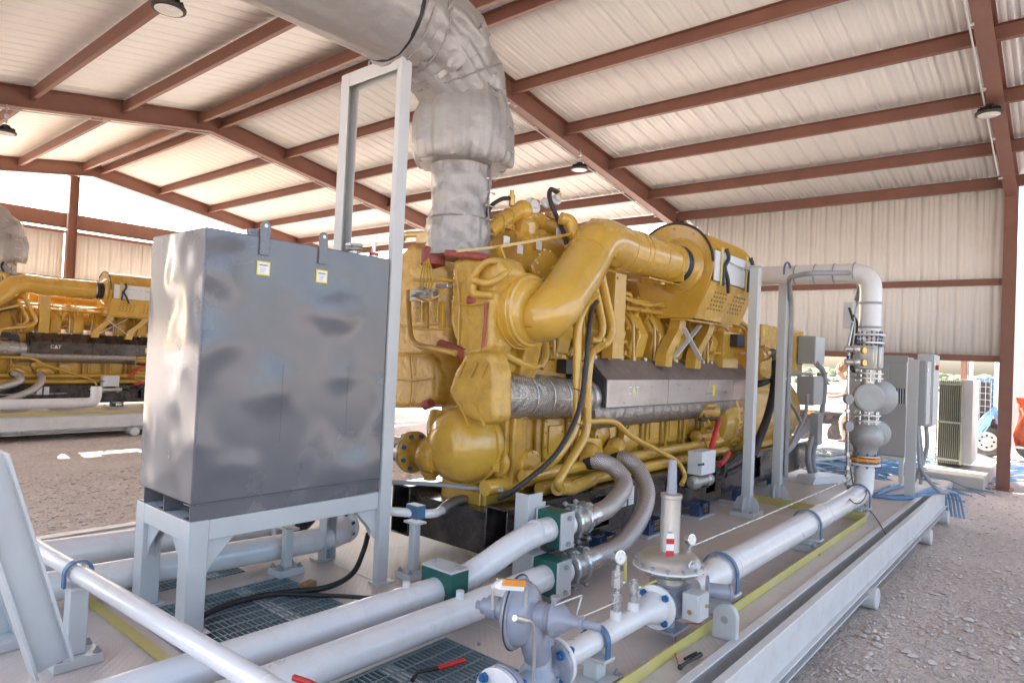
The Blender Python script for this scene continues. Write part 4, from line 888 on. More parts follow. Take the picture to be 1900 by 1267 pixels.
t2, x2, y2_ = tall_post(1440, 930, zt-OR-.02, 'tall light grey post with a grey conduit, carrying the overhead pipe')
b = MB()
R_ = OR+.01; b.tube([(x2, y2_, zt-.1)], .01) if False else b.tube([(x2+.1+R_*math.cos(a), y2_, zt+.02+R_*math.sin(a)) for a in np.linspace(-.3, math.pi+.3, 18)], .014, 8); b.build('u_clamp', 'clampblue', t2)
b = MB(); cpts = [(x2+.09, y2_-.07, .75), (x2+.08, y2_-.07, 2.9), Y(1462, 515, y2_-.12), Y(1500, 507, 2.2), Y(1582, 506, 2.0), Y(1597, 530, 1.95), Y(1590, 556, 1.95)]
b.tube(fillet(cpts, .15, 8), .028, 14); cd = tag(b.build('grey_conduit', 'conduit'), 'grey conduit strapped up the tall post and along the overhead pipe', 'conduit')
# small things on the deck
b = MB(); b.tube(smooth([Z(683, 990, .75), Z(675, 1020, .62), Z(655, 1062, .50), Z(610, 1088, .478), Z(540, 1097, .475), Z(470, 1108, .475), Z(400, 1130, .475), Z(340, 1165, .475)]), .019, 12)
tag(b.build('rubber_hose', 'rubber'), 'thick black rubber hose lying over the floor grating under the tank', 'hose')
b = MB(); b.tube(smooth([Z(380, 1140, .472), Z(480, 1104, .472), Z(600, 1104, .472), Z(690, 1109, .472)]), .014, 10); tag(b.build('rubber_hose', 'rubber'), 'thinner black hose lying beside the thick hose on the grating', 'hose')
b = MB(); b.cbox(Z(572, 1085, .475), (.1, .06, .045), .3); tag(b.build('wood_block', 'wood', bevel=.003), 'small brown wooden block lying on the deck behind the stand', 'block')
b = MB(); p = [Z(765, 1262, .47), Z(775, 1246, .48), Z(815, 1238, .48)]; b.tube(p, .011, 8); w1 = thing('pipe_wrench', p[0], 'black tool with red grip lying on the bottom grating', 'tool'); b.build('shaft', 'rubber', w1)
b = MB(); b.tube([Z(812, 1239, .48), Z(862, 1224, .48)], .014, 10); b.build('grip', 'redp', w1)
b = MB(); b.tube([Z(545, 1256, .74), Z(575, 1266, .74), Z(610, 1285, .74)], .013, 10); tag(b.build('tool_handle', 'redp'), 'red handle lying on the white pipe at the bottom edge', 'tool')
l1 = thing('test_probe', Z(1285, 1225, .46), 'black test probe with a red wire lying by the yellow strip', 'tool')
b = MB(); b.tube([Z(1262, 1237, .475), Z(1275, 1228, .475), Z(1300, 1213, .475)], [.012, .008, .014], 10); b.tube([Z(1270, 1222, .475), Z(1292, 1210, .475)], .008, 8); b.ball(Z(1262, 1237, .475), .015, 10); b.build('probe', 'rubber', l1)
b = MB(); b.tube(smooth([Z(1258, 1232, .475), Z(1252, 1200, .47), Z(1262, 1160, .5), (rx+.04, GY-.2, .59)]), .003, 6); b.build('red_wire', 'redp', l1)
b = MB()
for px_, py_ in ((888, 1196), (1180, 1003), (1520, 1030)): p = Z(px_, py_, DK+.002); b.hexb(p, (0, 0, 1), .01, .012)
tag(b.build('loose_nut', 'conduit'), 'small loose steel nuts dropped on the tread plate deck', 'nut')

# ------------------------------------------------------------------ generator set
def Xp(px_, py_, v): return at(px_, py_, 'x', v)
def genset():
    t = thing('generator_set', (6.6, 3.75, DK), 'big yellow gas engine and generator on a black base, nearest the camera', 'generator', 'yellow engine generator sets')
    def B(mb, name, m, par=t, **k): return mb.build(name, m, par, **k)
    E0, E1 = 3.70, 10.9
    # black base rails
    for (y0, y1) in ((3.08, 3.30), (4.14, 4.36)):
        for xa, xb, rec in ((E0, 4.62, 0), (4.62, 4.95, 1), (4.95, 6.0, 0), (6.0, 6.25, 1), (6.25, 7.0, 0), (7.0, 7.25, 1), (7.25, 8.4, 0), (8.4, 8.7, 1), (8.7, 9.6, 0), (9.6, 9.85, 1), (9.85, E1, 0)):
            pass
        b = MB(); th = .016
        b.box(E0, E1, y0, y1, .97-th, .97); b.box(E0, E1, y0, y1, .56, .56+th)
        wins = [(4.75, 5.1), (6.15, 6.42), (7.15, 7.4), (8.6, 8.85), (9.7, 9.95)]; xs = [E0]+[v for w_ in wins for v in w_]+[E1]
        for yy in (y0, y1-th):
            for i in range(0, len(xs), 2): b.box(xs[i], xs[i+1], yy, yy+th, .56+th, .97-th)
            for w0, w1 in wins: b.box(w0, w1, yy, yy+th, .56+th, .64); b.box(w0, w1, yy, yy+th, .90, .97-th)
        b.box(E0+.25, E1, (y0+y1)/2, (y0+y1)/2+.01, .56+th, .97-th)
        r = B(b, 'base_rail', 'black', bevel=.012)
        if y0 < 3.5:
            text('5&', .10, (E0+.12, y0-.003, .86), (RAD(90), RAD(90), 0), 'steelwhite', r)
            text('8', .10, (E0+.12, y0-.003, .64), (RAD(90), RAD(90), 0), 'steelwhite', r)
            q = Y(1163, 925, y0)
            for dx in (-.1, .03):
                l_ = MB(); l_.box(q.x+dx, q.x+dx+.095, y0-.003, y0-.001, .76, .93); lb = l_.build('label_plate', 'steelwhite', r)
                l_ = MB()
                for k in range(6): l_.box(q.x+dx+.012, q.x+dx+.05+.006*((k*5) % 6), y0-.0042, y0-.0032, .78+k*.023, .785+k*.023)
                l_.build('label_print', 'conduit', lb)
    b = MB(); b.box(E0+.05, E0+.25, 3.34, 4.14, .58, .9); b.box(5.6, 5.8, 3.34, 4.14, .58, .9); b.box(8.2, 8.4, 3.34, 4.14, .58, .9); b.box(10.6, 10.8, 3.34, 4.14, .58, .9); B(b, 'cross_member', 'black')
    for px_, py_ in ((1188, 1000), (1343, 950), (1420, 925), (1472, 900), (1260, 980)):
        q = Z(px_, py_, .5); x = q.x if px_ != 1188 else 5.05; x = {1188: 4.9, 1260: 5.75, 1343: 6.85, 1420: 8.0, 1472: 9.2}[px_]
        iso = MB(); iso.box(x-.2, x+.2, 2.93, 3.2, DK+.002, DK+.02); io = B(iso, 'isolator_foot', 'frame', bevel=.003)
        b = MB(); b.box(x-.13, x+.13, 2.96, 3.07, DK+.02, DK+.035); b.box(x-.13, x+.13, 2.96, 3.07, .545, .558); 
        for dx in (-.13, .115): b.box(x+dx, x+dx+.015, 2.96, 3.07, DK+.035, .6)
        b.box(x-.115, x-.03, 2.965, 3.06, DK+.035, .545); b.build('isolator_housing', 'isoblue', io)
        b = MB()
        for k in range(3):
            for j in range(5): b.tube([(x+.005+.04*k, 2.975, DK+.045+j*.02), (x+.03+.04*k, 2.972, DK+.052+j*.02)], .006, 6)
        b.build('spring', 'brass', io)
    # oil pan, block
    b = MB(); b.box(3.9, 8.1, 3.48, 3.98, .62, 1.06); b.box(3.88, 3.9, 3.52, 3.94, .66, 1.0); B(b, 'oil_pan', 'yellow', bevel=.02)
    b = MB(); b.box(4.16, 8.15, 3.44, 4.06, 1.06, 1.75)
    for i in range(9): b.box(4.42+.45*i, 4.47+.45*i, 3.40, 3.44, 1.08, 1.62)
    b.prism([(4.16, 3.44, 1.75), (4.16, 4.06, 1.75), (4.16, 4.14, 2.06), (4.16, 3.40, 2.06)], (3.95, 0, 0))
    B(b, 'engine_block', 'yellow_cast', bevel=.012)
    for i in range(8):      # inspection doors with bolts
        x = 4.68+.45*i; b = MB(); b.box(x-.14, x+.14, 3.412, 3.44, 1.2, 1.56); b.box(x-.09, x+.09, 3.395, 3.412, 1.26, 1.5)
        for s in (-1, 1):
            for z in (1.22, 1.32, 1.44, 1.54): b.hexb((x+s*.122, 3.412, z), (0, -1, 0), .012, .014)
        B(b, 'inspection_door', 'yellow', bevel=.008)
        b = MB(); b.tube(fillet([(x+.2, 3.38, 1.1), (x+.2, 3.34, 1.5), (x+.12, 3.3, 1.62), (x+.12, 3.42, 1.7)], .05, 4), .011, 8); b.tube([(x+.2, 3.37, 1.14), (x+.2, 3.37, 1.2)], .022, 8)
        b.bar((x+.16, 3.36, 1.62), (x+.24, 3.36, 1.62), .03, .04); b.cyl((x+.06, 3.40, 1.12), (x+.06, 3.34, 1.12), .028, n=12); b.hexb((x+.06, 3.34, 1.12), (0, -1, 0), .02, .03)
        B(b, 'block_fitting', 'yellow')
    # front gear housing
    b = MB(); b.box(4.0, 4.16, 3.30, 4.12, 1.02, 1.86); b.box(3.95, 4.0, 3.34, 4.08, 1.06, 1.8)
    b.prism([(4.02, 3.30, 1.86), (4.02, 4.1, 1.86), (4.02, 4.2, 2.3), (4.02, 3.2, 2.3)], (.2, 0, 0)); B(b, 'gear_housing', 'yellow_cast', bevel=.015)
    b = MB()
    for yy, z, r in ((3.40, 1.25, .11),):
        b.lathe((3.95, yy, z), (-1, 0, 0), [(0, r), (.02, r), (.03, r*.8), (.035, r*.3)], 28)
    c = Y(985, 862, 3.28); b.lathe(c, (0, -1, 0), [(-.05, .12), (.0, .12), (.012, .115), (.014, .1), (.01, .02)], 32)
    for k in range(8): a = k*math.pi/4; b.hexb(c+Vector((.1*math.cos(a), -.014, .1*math.sin(a))), (0, -1, 0), .011, .012)
    c = Y(1115, 808, 3.36); b.lathe(c, (0, -1, 0), [(-.05, .13), (.02, .13), (.03, .12), (.032, .1), (.04, .09), (.045, .02)], 28)
    for k in range(8): a = k*math.pi/4; b.hexb(c+Vector((.11*math.cos(a), -.03, .11*math.sin(a))), (0, -1, 0), .012, .014)
    c = Y(1165, 815, 3.36); b.lathe(c, (0, -1, 0), [(-.05, .12), (.02, .12), (.03, .05)], 28)
    B(b, 'round_cover', 'yellow', bevel=0)
    # big dome at the front and the pump beside it
    D = Xp(862, 824, 3.8); 
    b = MB(); b.lathe((3.62, D.y, D.z), (1, 0, 0), [(-.085, .02), (-.08, .11), (-.072, .155), (-.066, .16), (-.06, .168), (-.04, .205), (0, .245), (.05, .277), (.11, .297), (.17, .303), (.23, .30), (.232, .318), (.262, .318), (.265, .29), (.42, .28)], 44)
    B(b, 'front_dome', 'yellow', bevel=0)
    b = MB()
    for ang in (.25, 1.2, 2.4, 3.6, 5.3): 
        p = Vector((3.9, D.y+.3*math.cos(ang), D.z+.3*math.sin(ang))); b.bar(p, p+Vector((-.05, .03*math.cos(ang), .03*math.sin(ang))), .05, .07); b.hexb(p+Vector((-.06, .01, .0)), (-1, 0, 0), .018, .02)
    B(b, 'dome_lug', 'yellow')
    pz = Xp(790, 838, 3.62)
    b = MB(); b.lathe((3.62, pz.y-.06, pz.z-.02), (0, 1, 0), [(-.1, .05), (-.09, .11), (-.05, .135), (.02, .14), (.06, .12), (.08, .09), (.17, .085), (.2, .095), (.21, .1)], 32)
    b.lathe((3.66, pz.y, pz.z+.02), (-1, 0, .1), [(0, .09), (.06, .085), (.09, .06), (.1, .06), (.12, .02)], 24); b.tube(fillet([(3.7, pz.y-.05, pz.z+.08), (3.7, pz.y-.02, pz.z+.2), (3.75, pz.y, pz.z+.3)], .08), .08, 18)
    b.lathe((3.66, pz.y-.02, pz.z-.12), (0, 0, -1), [(0, .09), (.05, .08), (.08, .05), (.1, .05)], 20)
    for k in range(6): a = k*math.pi/3; b.hexb((3.62+.12*math.cos(a), pz.y-.13, pz.z-.02+.12*math.sin(a)), (0, -1, 0), .012, .012)
    pump = B(b, 'water_pump', 'yellow_cast')
    fl = flange(pump, (3.62, pz.y+.14, pz.z-.02), (0, 1, 0), .17, .03, m='black', n=8, br=.018) if False else None
    b = MB(); b.lathe((3.62, pz.y+.13, pz.z-.02), (0, 1, 0), [(0, .165), (.003, .17), (.025, .17), (.028, .165)], 32); b.build('pump_flange', 'yellow_cast', pump)
    b = MB(); b.lathe((3.62, pz.y+.16, pz.z-.02), (0, 1, 0), [(0, .16), (.03, .16), (.032, .1), (.3, .1)], 32); b.build('steel_flange', 'alu', pump)
    b = MB()
    for k in range(8): a = (k+.5)*math.pi/4; b.hexb((3.62+.135*math.cos(a), pz.y+.105, pz.z-.02+.135*math.sin(a)), (0, 1, 0), .017, .12)
    b.build('pump_bolt', 'blue', pump)
    # insulation blankets at the front
    def slabx(pts, x, ext, name, m, bv=.03, disp=0):
        b = MB(); b.prism([Xp(u, v, x) for u, v in pts], (ext, 0, 0)); o = B(b, name, m, bevel=bv); o.modifiers['bevel'].segments = 4
        for p in o.data.polygons: p.use_smooth = True
        return o
    def lump(o, n=3, s=.03, sc=5.0, seed=0):       # quilted, uneven surface
        o.modifiers['bevel'].width *= 1
        r = o.modifiers.new('remesh', 'REMESH'); r.mode = 'VOXEL'; r.voxel_size = .014; r.use_smooth_shade = True
        tx = bpy.data.textures.new('lump', 'CLOUDS'); tx.noise_scale = .11; tx.noise_depth = 3
        d = o.modifiers.new('disp', 'DISPLACE'); d.texture = tx; d.strength = s*.45; d.mid_level = .5; d.texture_coords = 'LOCAL'
        return o
    A = slabx([(690, 500), (735, 478), (765, 450), (800, 470), (832, 500), (838, 640), (815, 665), (690, 665)], 3.95, .5, 'insulation_blanket', 'wrap'); lump(A, s=.05)
    A2 = slabx([(690, 655), (790, 655), (806, 670), (812, 700), (808, 745), (785, 757), (690, 757)], 3.78, .45, 'insulation_blanket', 'wrap', .05); lump(A2, s=.03)
    Bk = slabx([(838, 478), (925, 476), (936, 500), (916, 545), (908, 600), (908, 640), (900, 662), (868, 664), (845, 640), (832, 600)], 3.6, .3, 'insulation_blanket', 'wrap', .05); lump(Bk, s=.05)
    Ck = slabx([(862, 652), (912, 652), (915, 672), (920, 690), (920, 782), (895, 790), (852, 768), (828, 728), (840, 690)], 3.5, .2, 'insulation_blanket', 'wrap', .05); lump(Ck, s=.022)
    b = MB(); b.cyl(Xp(888, 650, 3.68), Xp(888, 668, 3.68), .115, n=24); B(b, 'wrap_collar', 'wrap')
    b = MB(); b.tube([Xp(830, 765, 3.75), Xp(850, 790, 3.75)], .01, 6)
    for px_ in (852, 880): b.bar(Xp(px_, 745, 3.49), Xp(px_+20, 792, 3.49), .012, .02, (1, 0, 0)); 
    for px_ in (862, 885, 905): b.bar(Xp(px_, 672, 3.485), Xp(px_-12, 700, 3.485), .012, .018, (1, 0, 0))
    B(b, 'blanket_strap', 'wrap')
    b = MB()
    for pl in ([(838, 560), (870, 566), (905, 560)], [(846, 500), (852, 560), (850, 640)], [(700, 600), (760, 606), (815, 600)], [(700, 700), (760, 706), (806, 700)], [(760, 660), (764, 710), (760, 755)]):
        xx = {838: 3.575, 846: 3.575}.get(pl[0][0], 3.76 if pl[0][1] < 740 and pl[0][0] != 700 else (3.93 if pl[0][1] == 600 else 3.76))
        b.tube(smooth([Xp(u, v, xx) for u, v in pl], 6), .007, 6)
    B(b, 'blanket_seam', 'wrap')
    # dark insulated mass behind
    b = MB(); b.box(4.2, 5.0, 3.5, 4.3, 1.9, 2.8); B(b, 'turbo_housing', 'yellow_cast', bevel=.05)
    b = MB(); b.lathe(Xp(828, 690, 4.0), (0, -1, 0), [(-.2, .2), (0, .2), (.1, .16), (.14, .05)], 24); B(b, 'rear_wrap', 'wrap')
    # wrapped tubes at the very front
    b = MB()
    b.tube(smooth([Xp(757, 540, 3.7), Xp(758, 580, 3.66), Xp(762, 622, 3.66), Xp(775, 640, 3.62), Xp(805, 646, 3.6), Xp(845, 655, 3.55)], 5), .024, 12)
    b.tube(smooth([Xp(870, 540, 3.58), Xp(878, 515, 3.55), Xp(898, 490, 3.56), Xp(920, 484, 3.6), Xp(945, 492, 3.75)], 5), .026, 12)
    b.tube(fillet([Xp(885, 498, 3.57), Xp(876, 545, 3.55), Xp(915, 548, 3.6)], .04), .03, 12)
    b.tube(smooth([Xp(878, 520, 3.52), Xp(905, 525, 3.55), Xp(928, 515, 3.6), Xp(945, 498, 3.7)], 5), .026, 12)
    B(b, 'wrapped_tube', 'wrap')
    b = MB(); b.cyl(Xp(888, 532, 3.66), Xp(925, 534, 3.66), .05, n=14); b.cyl(Xp(870, 557, 3.62), Xp(905, 560, 3.66), .04, n=14); b.tube(smooth([Xp(902, 560, 3.575), Xp(900, 600, 3.575), Xp(896, 645, 3.56)], 5), .013, 10)
    b.tube(smooth([Xp(818, 640, 3.7), Xp(840, 648, 3.66), Xp(862, 658, 3.6)]), .045, 12); b.tube([Xp(788, 752, 3.76), Xp(800, 748, 3.76)], .04, 10); b.lathe(Xp(803, 487, 3.62), (0, 0, 1), [(-.05, .02), (-.02, .1), (.1, .1), (.13, .06)], 14)
    b.tube([Xp(828, 470, 3.55), Xp(905, 478, 3.62)], .03, 10); B(b, 'red_joint', 'red_sil')
    b = MB(); b.tube(smooth([Xp(742, 452, 3.8), Xp(752, 437, 3.8), Xp(775, 435, 3.75), Xp(800, 436, 3.7)], 5), .03, 12); b.bar(Xp(778, 442, 3.66), Xp(812, 440, 3.6), .06, .09); B(b, 'front_bracket', 'yellow', bevel=.004)
    # control module bracket
    b = MB(); b.bar(Xp(775, 521, 3.56), Xp(836, 520, 3.56), .12, .02); b.bar(Xp(776, 611, 3.58), Xp(833, 611, 3.58), .10, .014)
    for px_ in (776, 808): b.bar(Xp(px_, 560, 3.565), Xp(px_, 597, 3.565), .012, .055, (0, 1, 0))
    for px_ in (790, 820): b.bar(Xp(px_, 560, 3.6), Xp(px_, 612, 3.6), .03, .05, (0, 1, 0))
    br = B(b, 'module_bracket', 'yellow', bevel=.003)
    b = MB(); b.bar(Xp(766, 549, 3.54), Xp(808, 547, 3.54), .07, .09); b.bar(Xp(812, 532, 3.55), Xp(835, 530, 3.55), .05, .03)
    for k in range(7): p = Xp(768+6.5*k, 540+random.uniform(-6, 10), 3.5); b.cyl(p, p+Vector((-.03, 0, 0)), .012, n=8)
    for px_ in (775, 807): 
        for z in (570, 590): p = Xp(px_, z, 3.54); b.hexb(p, (-1, 0, 0), .01, .012)
    b.build('connector_block', 'alu', br, bevel=.004)
    b = MB()
    for k in range(5): b.tube(smooth([Xp(782+4*k, 537, 3.5), Xp(780+6*k, 515, 3.47), Xp(786+3*k, 490, 3.52), Xp(792, 468, 3.55)], 5), .006, 6)
    for k in range(3): b.tube(smooth([Xp(770+12*k, 552, 3.5), Xp(790+8*k, 560-4*k, 3.46), Xp(815, 548, 3.48), Xp(829, 535, 3.5)], 5), .006, 6)
    b.build('wiring', 'yellow', br)
    # foil wrapped exhaust log and corrugated foil pipe under the shield
    f0, f1 = Y(896, 733, 3.34), Y(1066, 738, 3.36)
    b = MB(); pts = [f0+(f1-f0)*(k/16) for k in range(17)]; b.tube(pts, [.172+.008*math.sin(k*1.7)+.005*math.sin(k*4.1) for k in range(17)], 36); o = B(b, 'foil_wrap', 'foilw'); hose_uv(o, pts, 36, .172)
    b = MB()
    for k in (3, 6, 9, 12, 15): p = pts[k]; b.tube([p+Vector((0, math.cos(a)*.182, math.sin(a)*.182)) for a in np.linspace(0, 6.283, 28)], .004, 6, caps=False)
    b.tube([p+Vector((0, -.182, -.005)) for p in pts], .004, 6); b.build('wire_band', 'zinc', o)
    b = MB(); b.tube([f1, f1+Vector((.35, .02, 0))], .155, 28); b.tube([f1+Vector((.1, 0, 0)), f1+Vector((.14, 0, 0))], .172, 28); B(b, 'exhaust_bellows', 'alu')
    b = MB(); pts = [(x, 3.34, 1.59) for x in np.arange(5.0, 8.9, .03)]; b.tube(pts, [.135]*len(pts), 24); n_ = 24
    for i_, v_ in enumerate(b.v[:len(pts)*n_]):
        k_, j_ = divmod(i_, n_); ph = (k_*.03/.19+j_/n_*1.0) % 1; q_ = .012*(ph if ph < .85 else (1-ph)*5.6); c_ = Vector(pts[k_]); v_ += (v_-c_).normalized()*q_
    B(b, 'manifold_lagging', 'lagging')
    # heat shield
    xs = [5.15, 6.35, 7.35, 8.1, 8.85]
    for i in range(4):
        x0, x1 = xs[i]+.004, xs[i+1]-.004; b = MB()
        b.prism([(x0, 3.19, 1.655), (x0, 3.205, 1.655), (x0, 3.205, 1.90), (x0, 3.19, 1.905)], (x1-x0, 0, 0)); s_ = B(b, 'heat_shield', 'shield')
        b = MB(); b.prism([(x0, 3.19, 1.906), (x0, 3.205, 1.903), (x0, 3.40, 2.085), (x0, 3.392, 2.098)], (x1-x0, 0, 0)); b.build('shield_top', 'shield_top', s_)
        if i == 0:
            text('CAT', .105, ((x0+x1)/2-.12, 3.188, 1.80), (RAD(90), 0, 0), 'steelwhite', s_)
            l_ = MB(); cx_ = (x0+x1)/2-.12; l_.prism([(cx_-.04, 3.186, 1.765), (cx_+.04, 3.186, 1.765), (cx_, 3.186, 1.80)], (0, -.001, 0)); l_.build('emblem', 'ylabel', s_)
        if i == 2: l_ = MB(); l_.box(x0+.12, x0+.19, 3.187, 3.1885, 1.72, 1.85); l_.build('label_plate', 'ylabel', s_)
    b = MB(); b.prism([(5.12, 3.2, 1.655), (5.12, 3.2, 1.9), (5.12, 3.39, 2.08), (5.12, 3.39, 1.655)], (.012, 0, 0)); B(b, 'shield_end', 'dark')
    b = MB()
    for x in np.arange(5.25, 8.8, .24): b.hexb((x, 3.395, 2.09), (0, 0, 1), .018, .035)
    B(b, 'shield_bolt', 'boxgrey')
    # cylinder heads and valve covers, both banks
    for s in (1, -1):
        for i in range(8):
            x = 4.75+.45*i; yc = 3.75
            def Q(u, v): return (yc - s*u, v)
            pr = [Q(-.02, 2.06), Q(.30, 2.06), Q(.35, 2.36), Q(.17, 2.66), Q(.04, 2.64)]
            b = MB(); b.prism([(x-.145, *p) for p in pr], (.27, 0, 0)); o = B(b, 'cylinder_head', 'yellow', bevel=.02)
            b = MB(); pr = [Q(.30, 2.12), Q(.345, 2.12), Q(.40, 2.36), Q(.22, 2.68), Q(.175, 2.66), Q(.35, 2.37)]
            b.prism([(x-.10, *p) for p in pr], (.18, 0, 0)); b.build('valve_cover', 'yellow', o, bevel=.012)
            if s == 1:
                b = MB()
                for dx in (-.14, .14): b.hexb((x+dx*.8, yc-.37, 2.40), (0, -1, .4), .014, .03); b.hexb((x+dx*.8, yc-.33, 2.12), (0, -1, 0), .014, .03)
                b.tube(fillet([(x-.18, yc-.2, 2.62), (x-.18, yc-.36, 2.5), (x-.18, yc-.38, 2.1)], .08), .016, 8); b.tube([(x+.0, yc-.15, 2.64), (x+.0, yc-.05, 2.8)], .02, 8); b.build('head_fitting', 'yellow', o)
    # intake manifold between the banks with fuel and wiring rails
    b = MB(); b.tube([(4.5, 3.75, 2.42), (8.3, 3.75, 2.42)], .2, 24); b.box(4.6, 8.3, 3.62, 3.88, 2.2, 2.45); B(b, 'intake_manifold', 'yellow')
    b = MB(); b.tube([(4.6, 3.42, 2.62), (8.4, 3.42, 2.62)], .028, 10); b.tube([(4.9, 3.36, 2.70), (8.5, 3.36, 2.68)], .02, 10)
    for i in range(14): x = 4.7+.27*i; b.hexb((x, 3.42, 2.62), (1, 0, 0), .04, .03); b.tube([(x, 3.42, 2.62), (x+.03, 3.5, 2.5)], .012, 6)
    b.tube(smooth([(5.4, 3.35, 2.72), (6, 3.3, 2.66), (6.6, 3.36, 2.72), (7.3, 3.3, 2.66), (8, 3.36, 2.7)]), .02, 8); B(b, 'fuel_rail', 'yellow')
    # turbo compressor, elbow and charge pipe
    tc = Y(972, 577, 3.22)
    b = MB(); b.lathe(tc+Vector((0, .18, 0)), (0, -1, 0), [(0, .16), (.02, .24), (.05, .27), (.09, .285), (.14, .287), (.142, .298), (.175, .298), (.177, .288), (.23, .284), (.235, .276), (.262, .272), (.267, .25), (.29, .235), (.30, .21), (.302, .12)], 44)
    B(b, 'compressor', 'yellow')
    b = MB(); b.lathe(tc+Vector((0, .1, 0)), (0, -1, 0), [(0, .275), (.012, .275)], 40); b.box(tc.x-.34, tc.x-.2, 3.38, 3.5, tc.z-.1, tc.z+.02); b.box(tc.x-.33, tc.x-.2, 3.36, 3.48, tc.z-.38, tc.z-.25); B(b, 'compressor_rim', 'yellow_cast', bevel=.004)
    ep = [Y(998, 590, 3.14), Y(1010, 589, 3.04), Y(1034, 565, 3.0), Y(1066, 520, 3.06), Y(1090, 480, 3.13)]
    b = MB(); b.tube(smooth(ep, 7), [.178]*4+[.183]*3+[.19]*7+[.195]*7+[.2]*8, 36)
    e0 = Y(1090, 478, 3.13); pA_, pB_ = Y(1120, 452, 3.17), Y(1150, 461, 3.2)
    b.tube(smooth([e0, Y(1104, 455, 3.15), Y(1122, 449, 3.17), Y(1150, 460, 3.2)], 7), .2, 36); el = B(b, 'charge_elbow', 'yellow')
    b = MB()
    for pp, d_ in ((Y(1062, 520, 3.1), Vector((.45, .03, .8))),): b.tube([pp-d_.normalized()*.012, pp+d_.normalized()*.012], .204, 36)
    for fr_ in (0, .22, .3, .62, .9): p = Y(1150, 461, 3.2).lerp(Y(1243, 487, 3.2), fr_); b.tube([p, p+Vector((.014, 0, 0))], .205, 36)
    b.build('weld_ring', 'yellow', el)
    b = MB(); b.prism([Y(985, 605, 3.02), Y(1015, 612, 3.0), Y(990, 622, 3.1)], (0, .06, 0)); b.prism([Y(975, 535, 3.15), Y(985, 555, 3.1), Y(1005, 550, 3.2)], (0, .05, 0)); b.build('rib', 'yellow', el)
    b = MB(); b.tube([Y(1140, 459, 3.2), Y(1245, 488, 3.2)], .2, 36); cp = B(b, 'charge_pipe', 'yellow')
    p = Y(1246, 488, 3.2); cx0 = p.x
    prof = []; 
    for i in range(21): prof.append((i*.012, .19+.012*math.sin(i*1.25)))
    b = MB(); b.lathe((cx0-.02, 3.2, p.z), (1, 0, 0), prof, 36); b.build('rubber_bellows', 'rubber', cp)
    b = MB()
    for dx in (-.02, .23): b.lathe((cx0+dx, 3.2, p.z), (1, 0, 0), [(0, .203), (.02, .203)], 36)
    b.build('hose_clamp', 'zinc', cp)
    b = MB(); b.box(cx0-.55, cx0+.1, 3.15, 3.45, p.z-.225, p.z-.21); b.cyl((cx0-.2, 3.2, p.z-.25), (cx0-.2, 3.2, p.z-.2), .03); b.box(cx0-.08, cx0-.07, 3.02, 3.4, p.z-.21, p.z-.06); B(b, 'pipe_bracket', 'yellow', bevel=.003)
    b = MB(); b.lathe(Y(1100, 468, 3.3), (-.6, -.2, 1), [(0, .16), (.22, .16), (.25, .13), (.26, .02)], 28); b.tube(fillet([Y(1090, 418, 3.3), Y(1098, 408, 3.3), Y(1125, 410, 3.3), Y(1132, 422, 3.3)], .03), .015, 8); B(b, 'elbow_cap', 'yellow')
    # air cleaner
    X0 = cx0+.22; pc = Vector((X0, 3.3, p.z-.0)); R_ = .46; X1 = X0+1.32
    sh = [(pc.y+R_*math.cos(a), pc.z+R_*math.sin(a)) for a in np.linspace(-.35, math.pi+.35, 28)]+[(pc.y-.28, pc.z-.56), (pc.y+.28, pc.z-.56)]
    b = MB(); b.prism([(X0, u, v) for u, v in sh], (.012, 0, 0)); fp = B(b, 'filter_face', 'yellow', bevel=.003)
    b = MB(); b.lathe((X0-.005, 3.2+.04, p.z), (-1, 0, 0), [(0, .30), (.006, .30), (.02, .27), (.028, .27), (.06, .235), (.08, .2)], 36); b.build('inlet_cone', 'yellow', fp)
    b = MB()
    for a in np.linspace(-.2, math.pi+.2, 7): b.hexb((X0-.001, pc.y+R_*.88*math.cos(a), pc.z+R_*.88*math.sin(a)), (-1, 0, 0), .012, .01)
    b.build('bolt', 'conduit', fp)
    b = MB()
    for a0_, a1_ in ((.25*math.pi, .62*math.pi), (.72*math.pi, .95*math.pi)): b.tube([(X0-.004, pc.y-R_*math.cos(a)*-1, pc.z+R_*math.sin(a)) for a in np.linspace(a0_, a1_, 14)], .012, 8)
    b.tube([(X0-.004, pc.y+R_*math.cos(a), pc.z+R_*math.sin(a)) for a in np.linspace(math.pi*.55, math.pi*.98, 14)], .014, 8) ; b.build('rubber_edge', 'rubber', fp)
    ins = .93
    b = MB(); b.prism([(X0+.0125, pc.y+(u-pc.y)*ins, pc.z+(v-pc.z)*ins) for u, v in sh], (X1-X0, 0, 0)); cn = B(b, 'filter_canister', 'yellow', bevel=.004)
    b = MB()
    for k in range(34): 
        x = X0+.1+k*.036; b.tube([(x, pc.y+R_*.935*math.cos(a), pc.z+R_*.935*math.sin(a)) for a in np.linspace(.35*math.pi, .86*math.pi, 10)], .008, 5)
    b.build('pleats', 'yellow', cn)
    yf = pc.y-R_*ins
    b = MB(); b.box(X0+.06, X1-.05, yf-.03, yf-.005, pc.z-.16, pc.z+.16); b.build('side_panel', 'boxgrey', cn, bevel=.01)
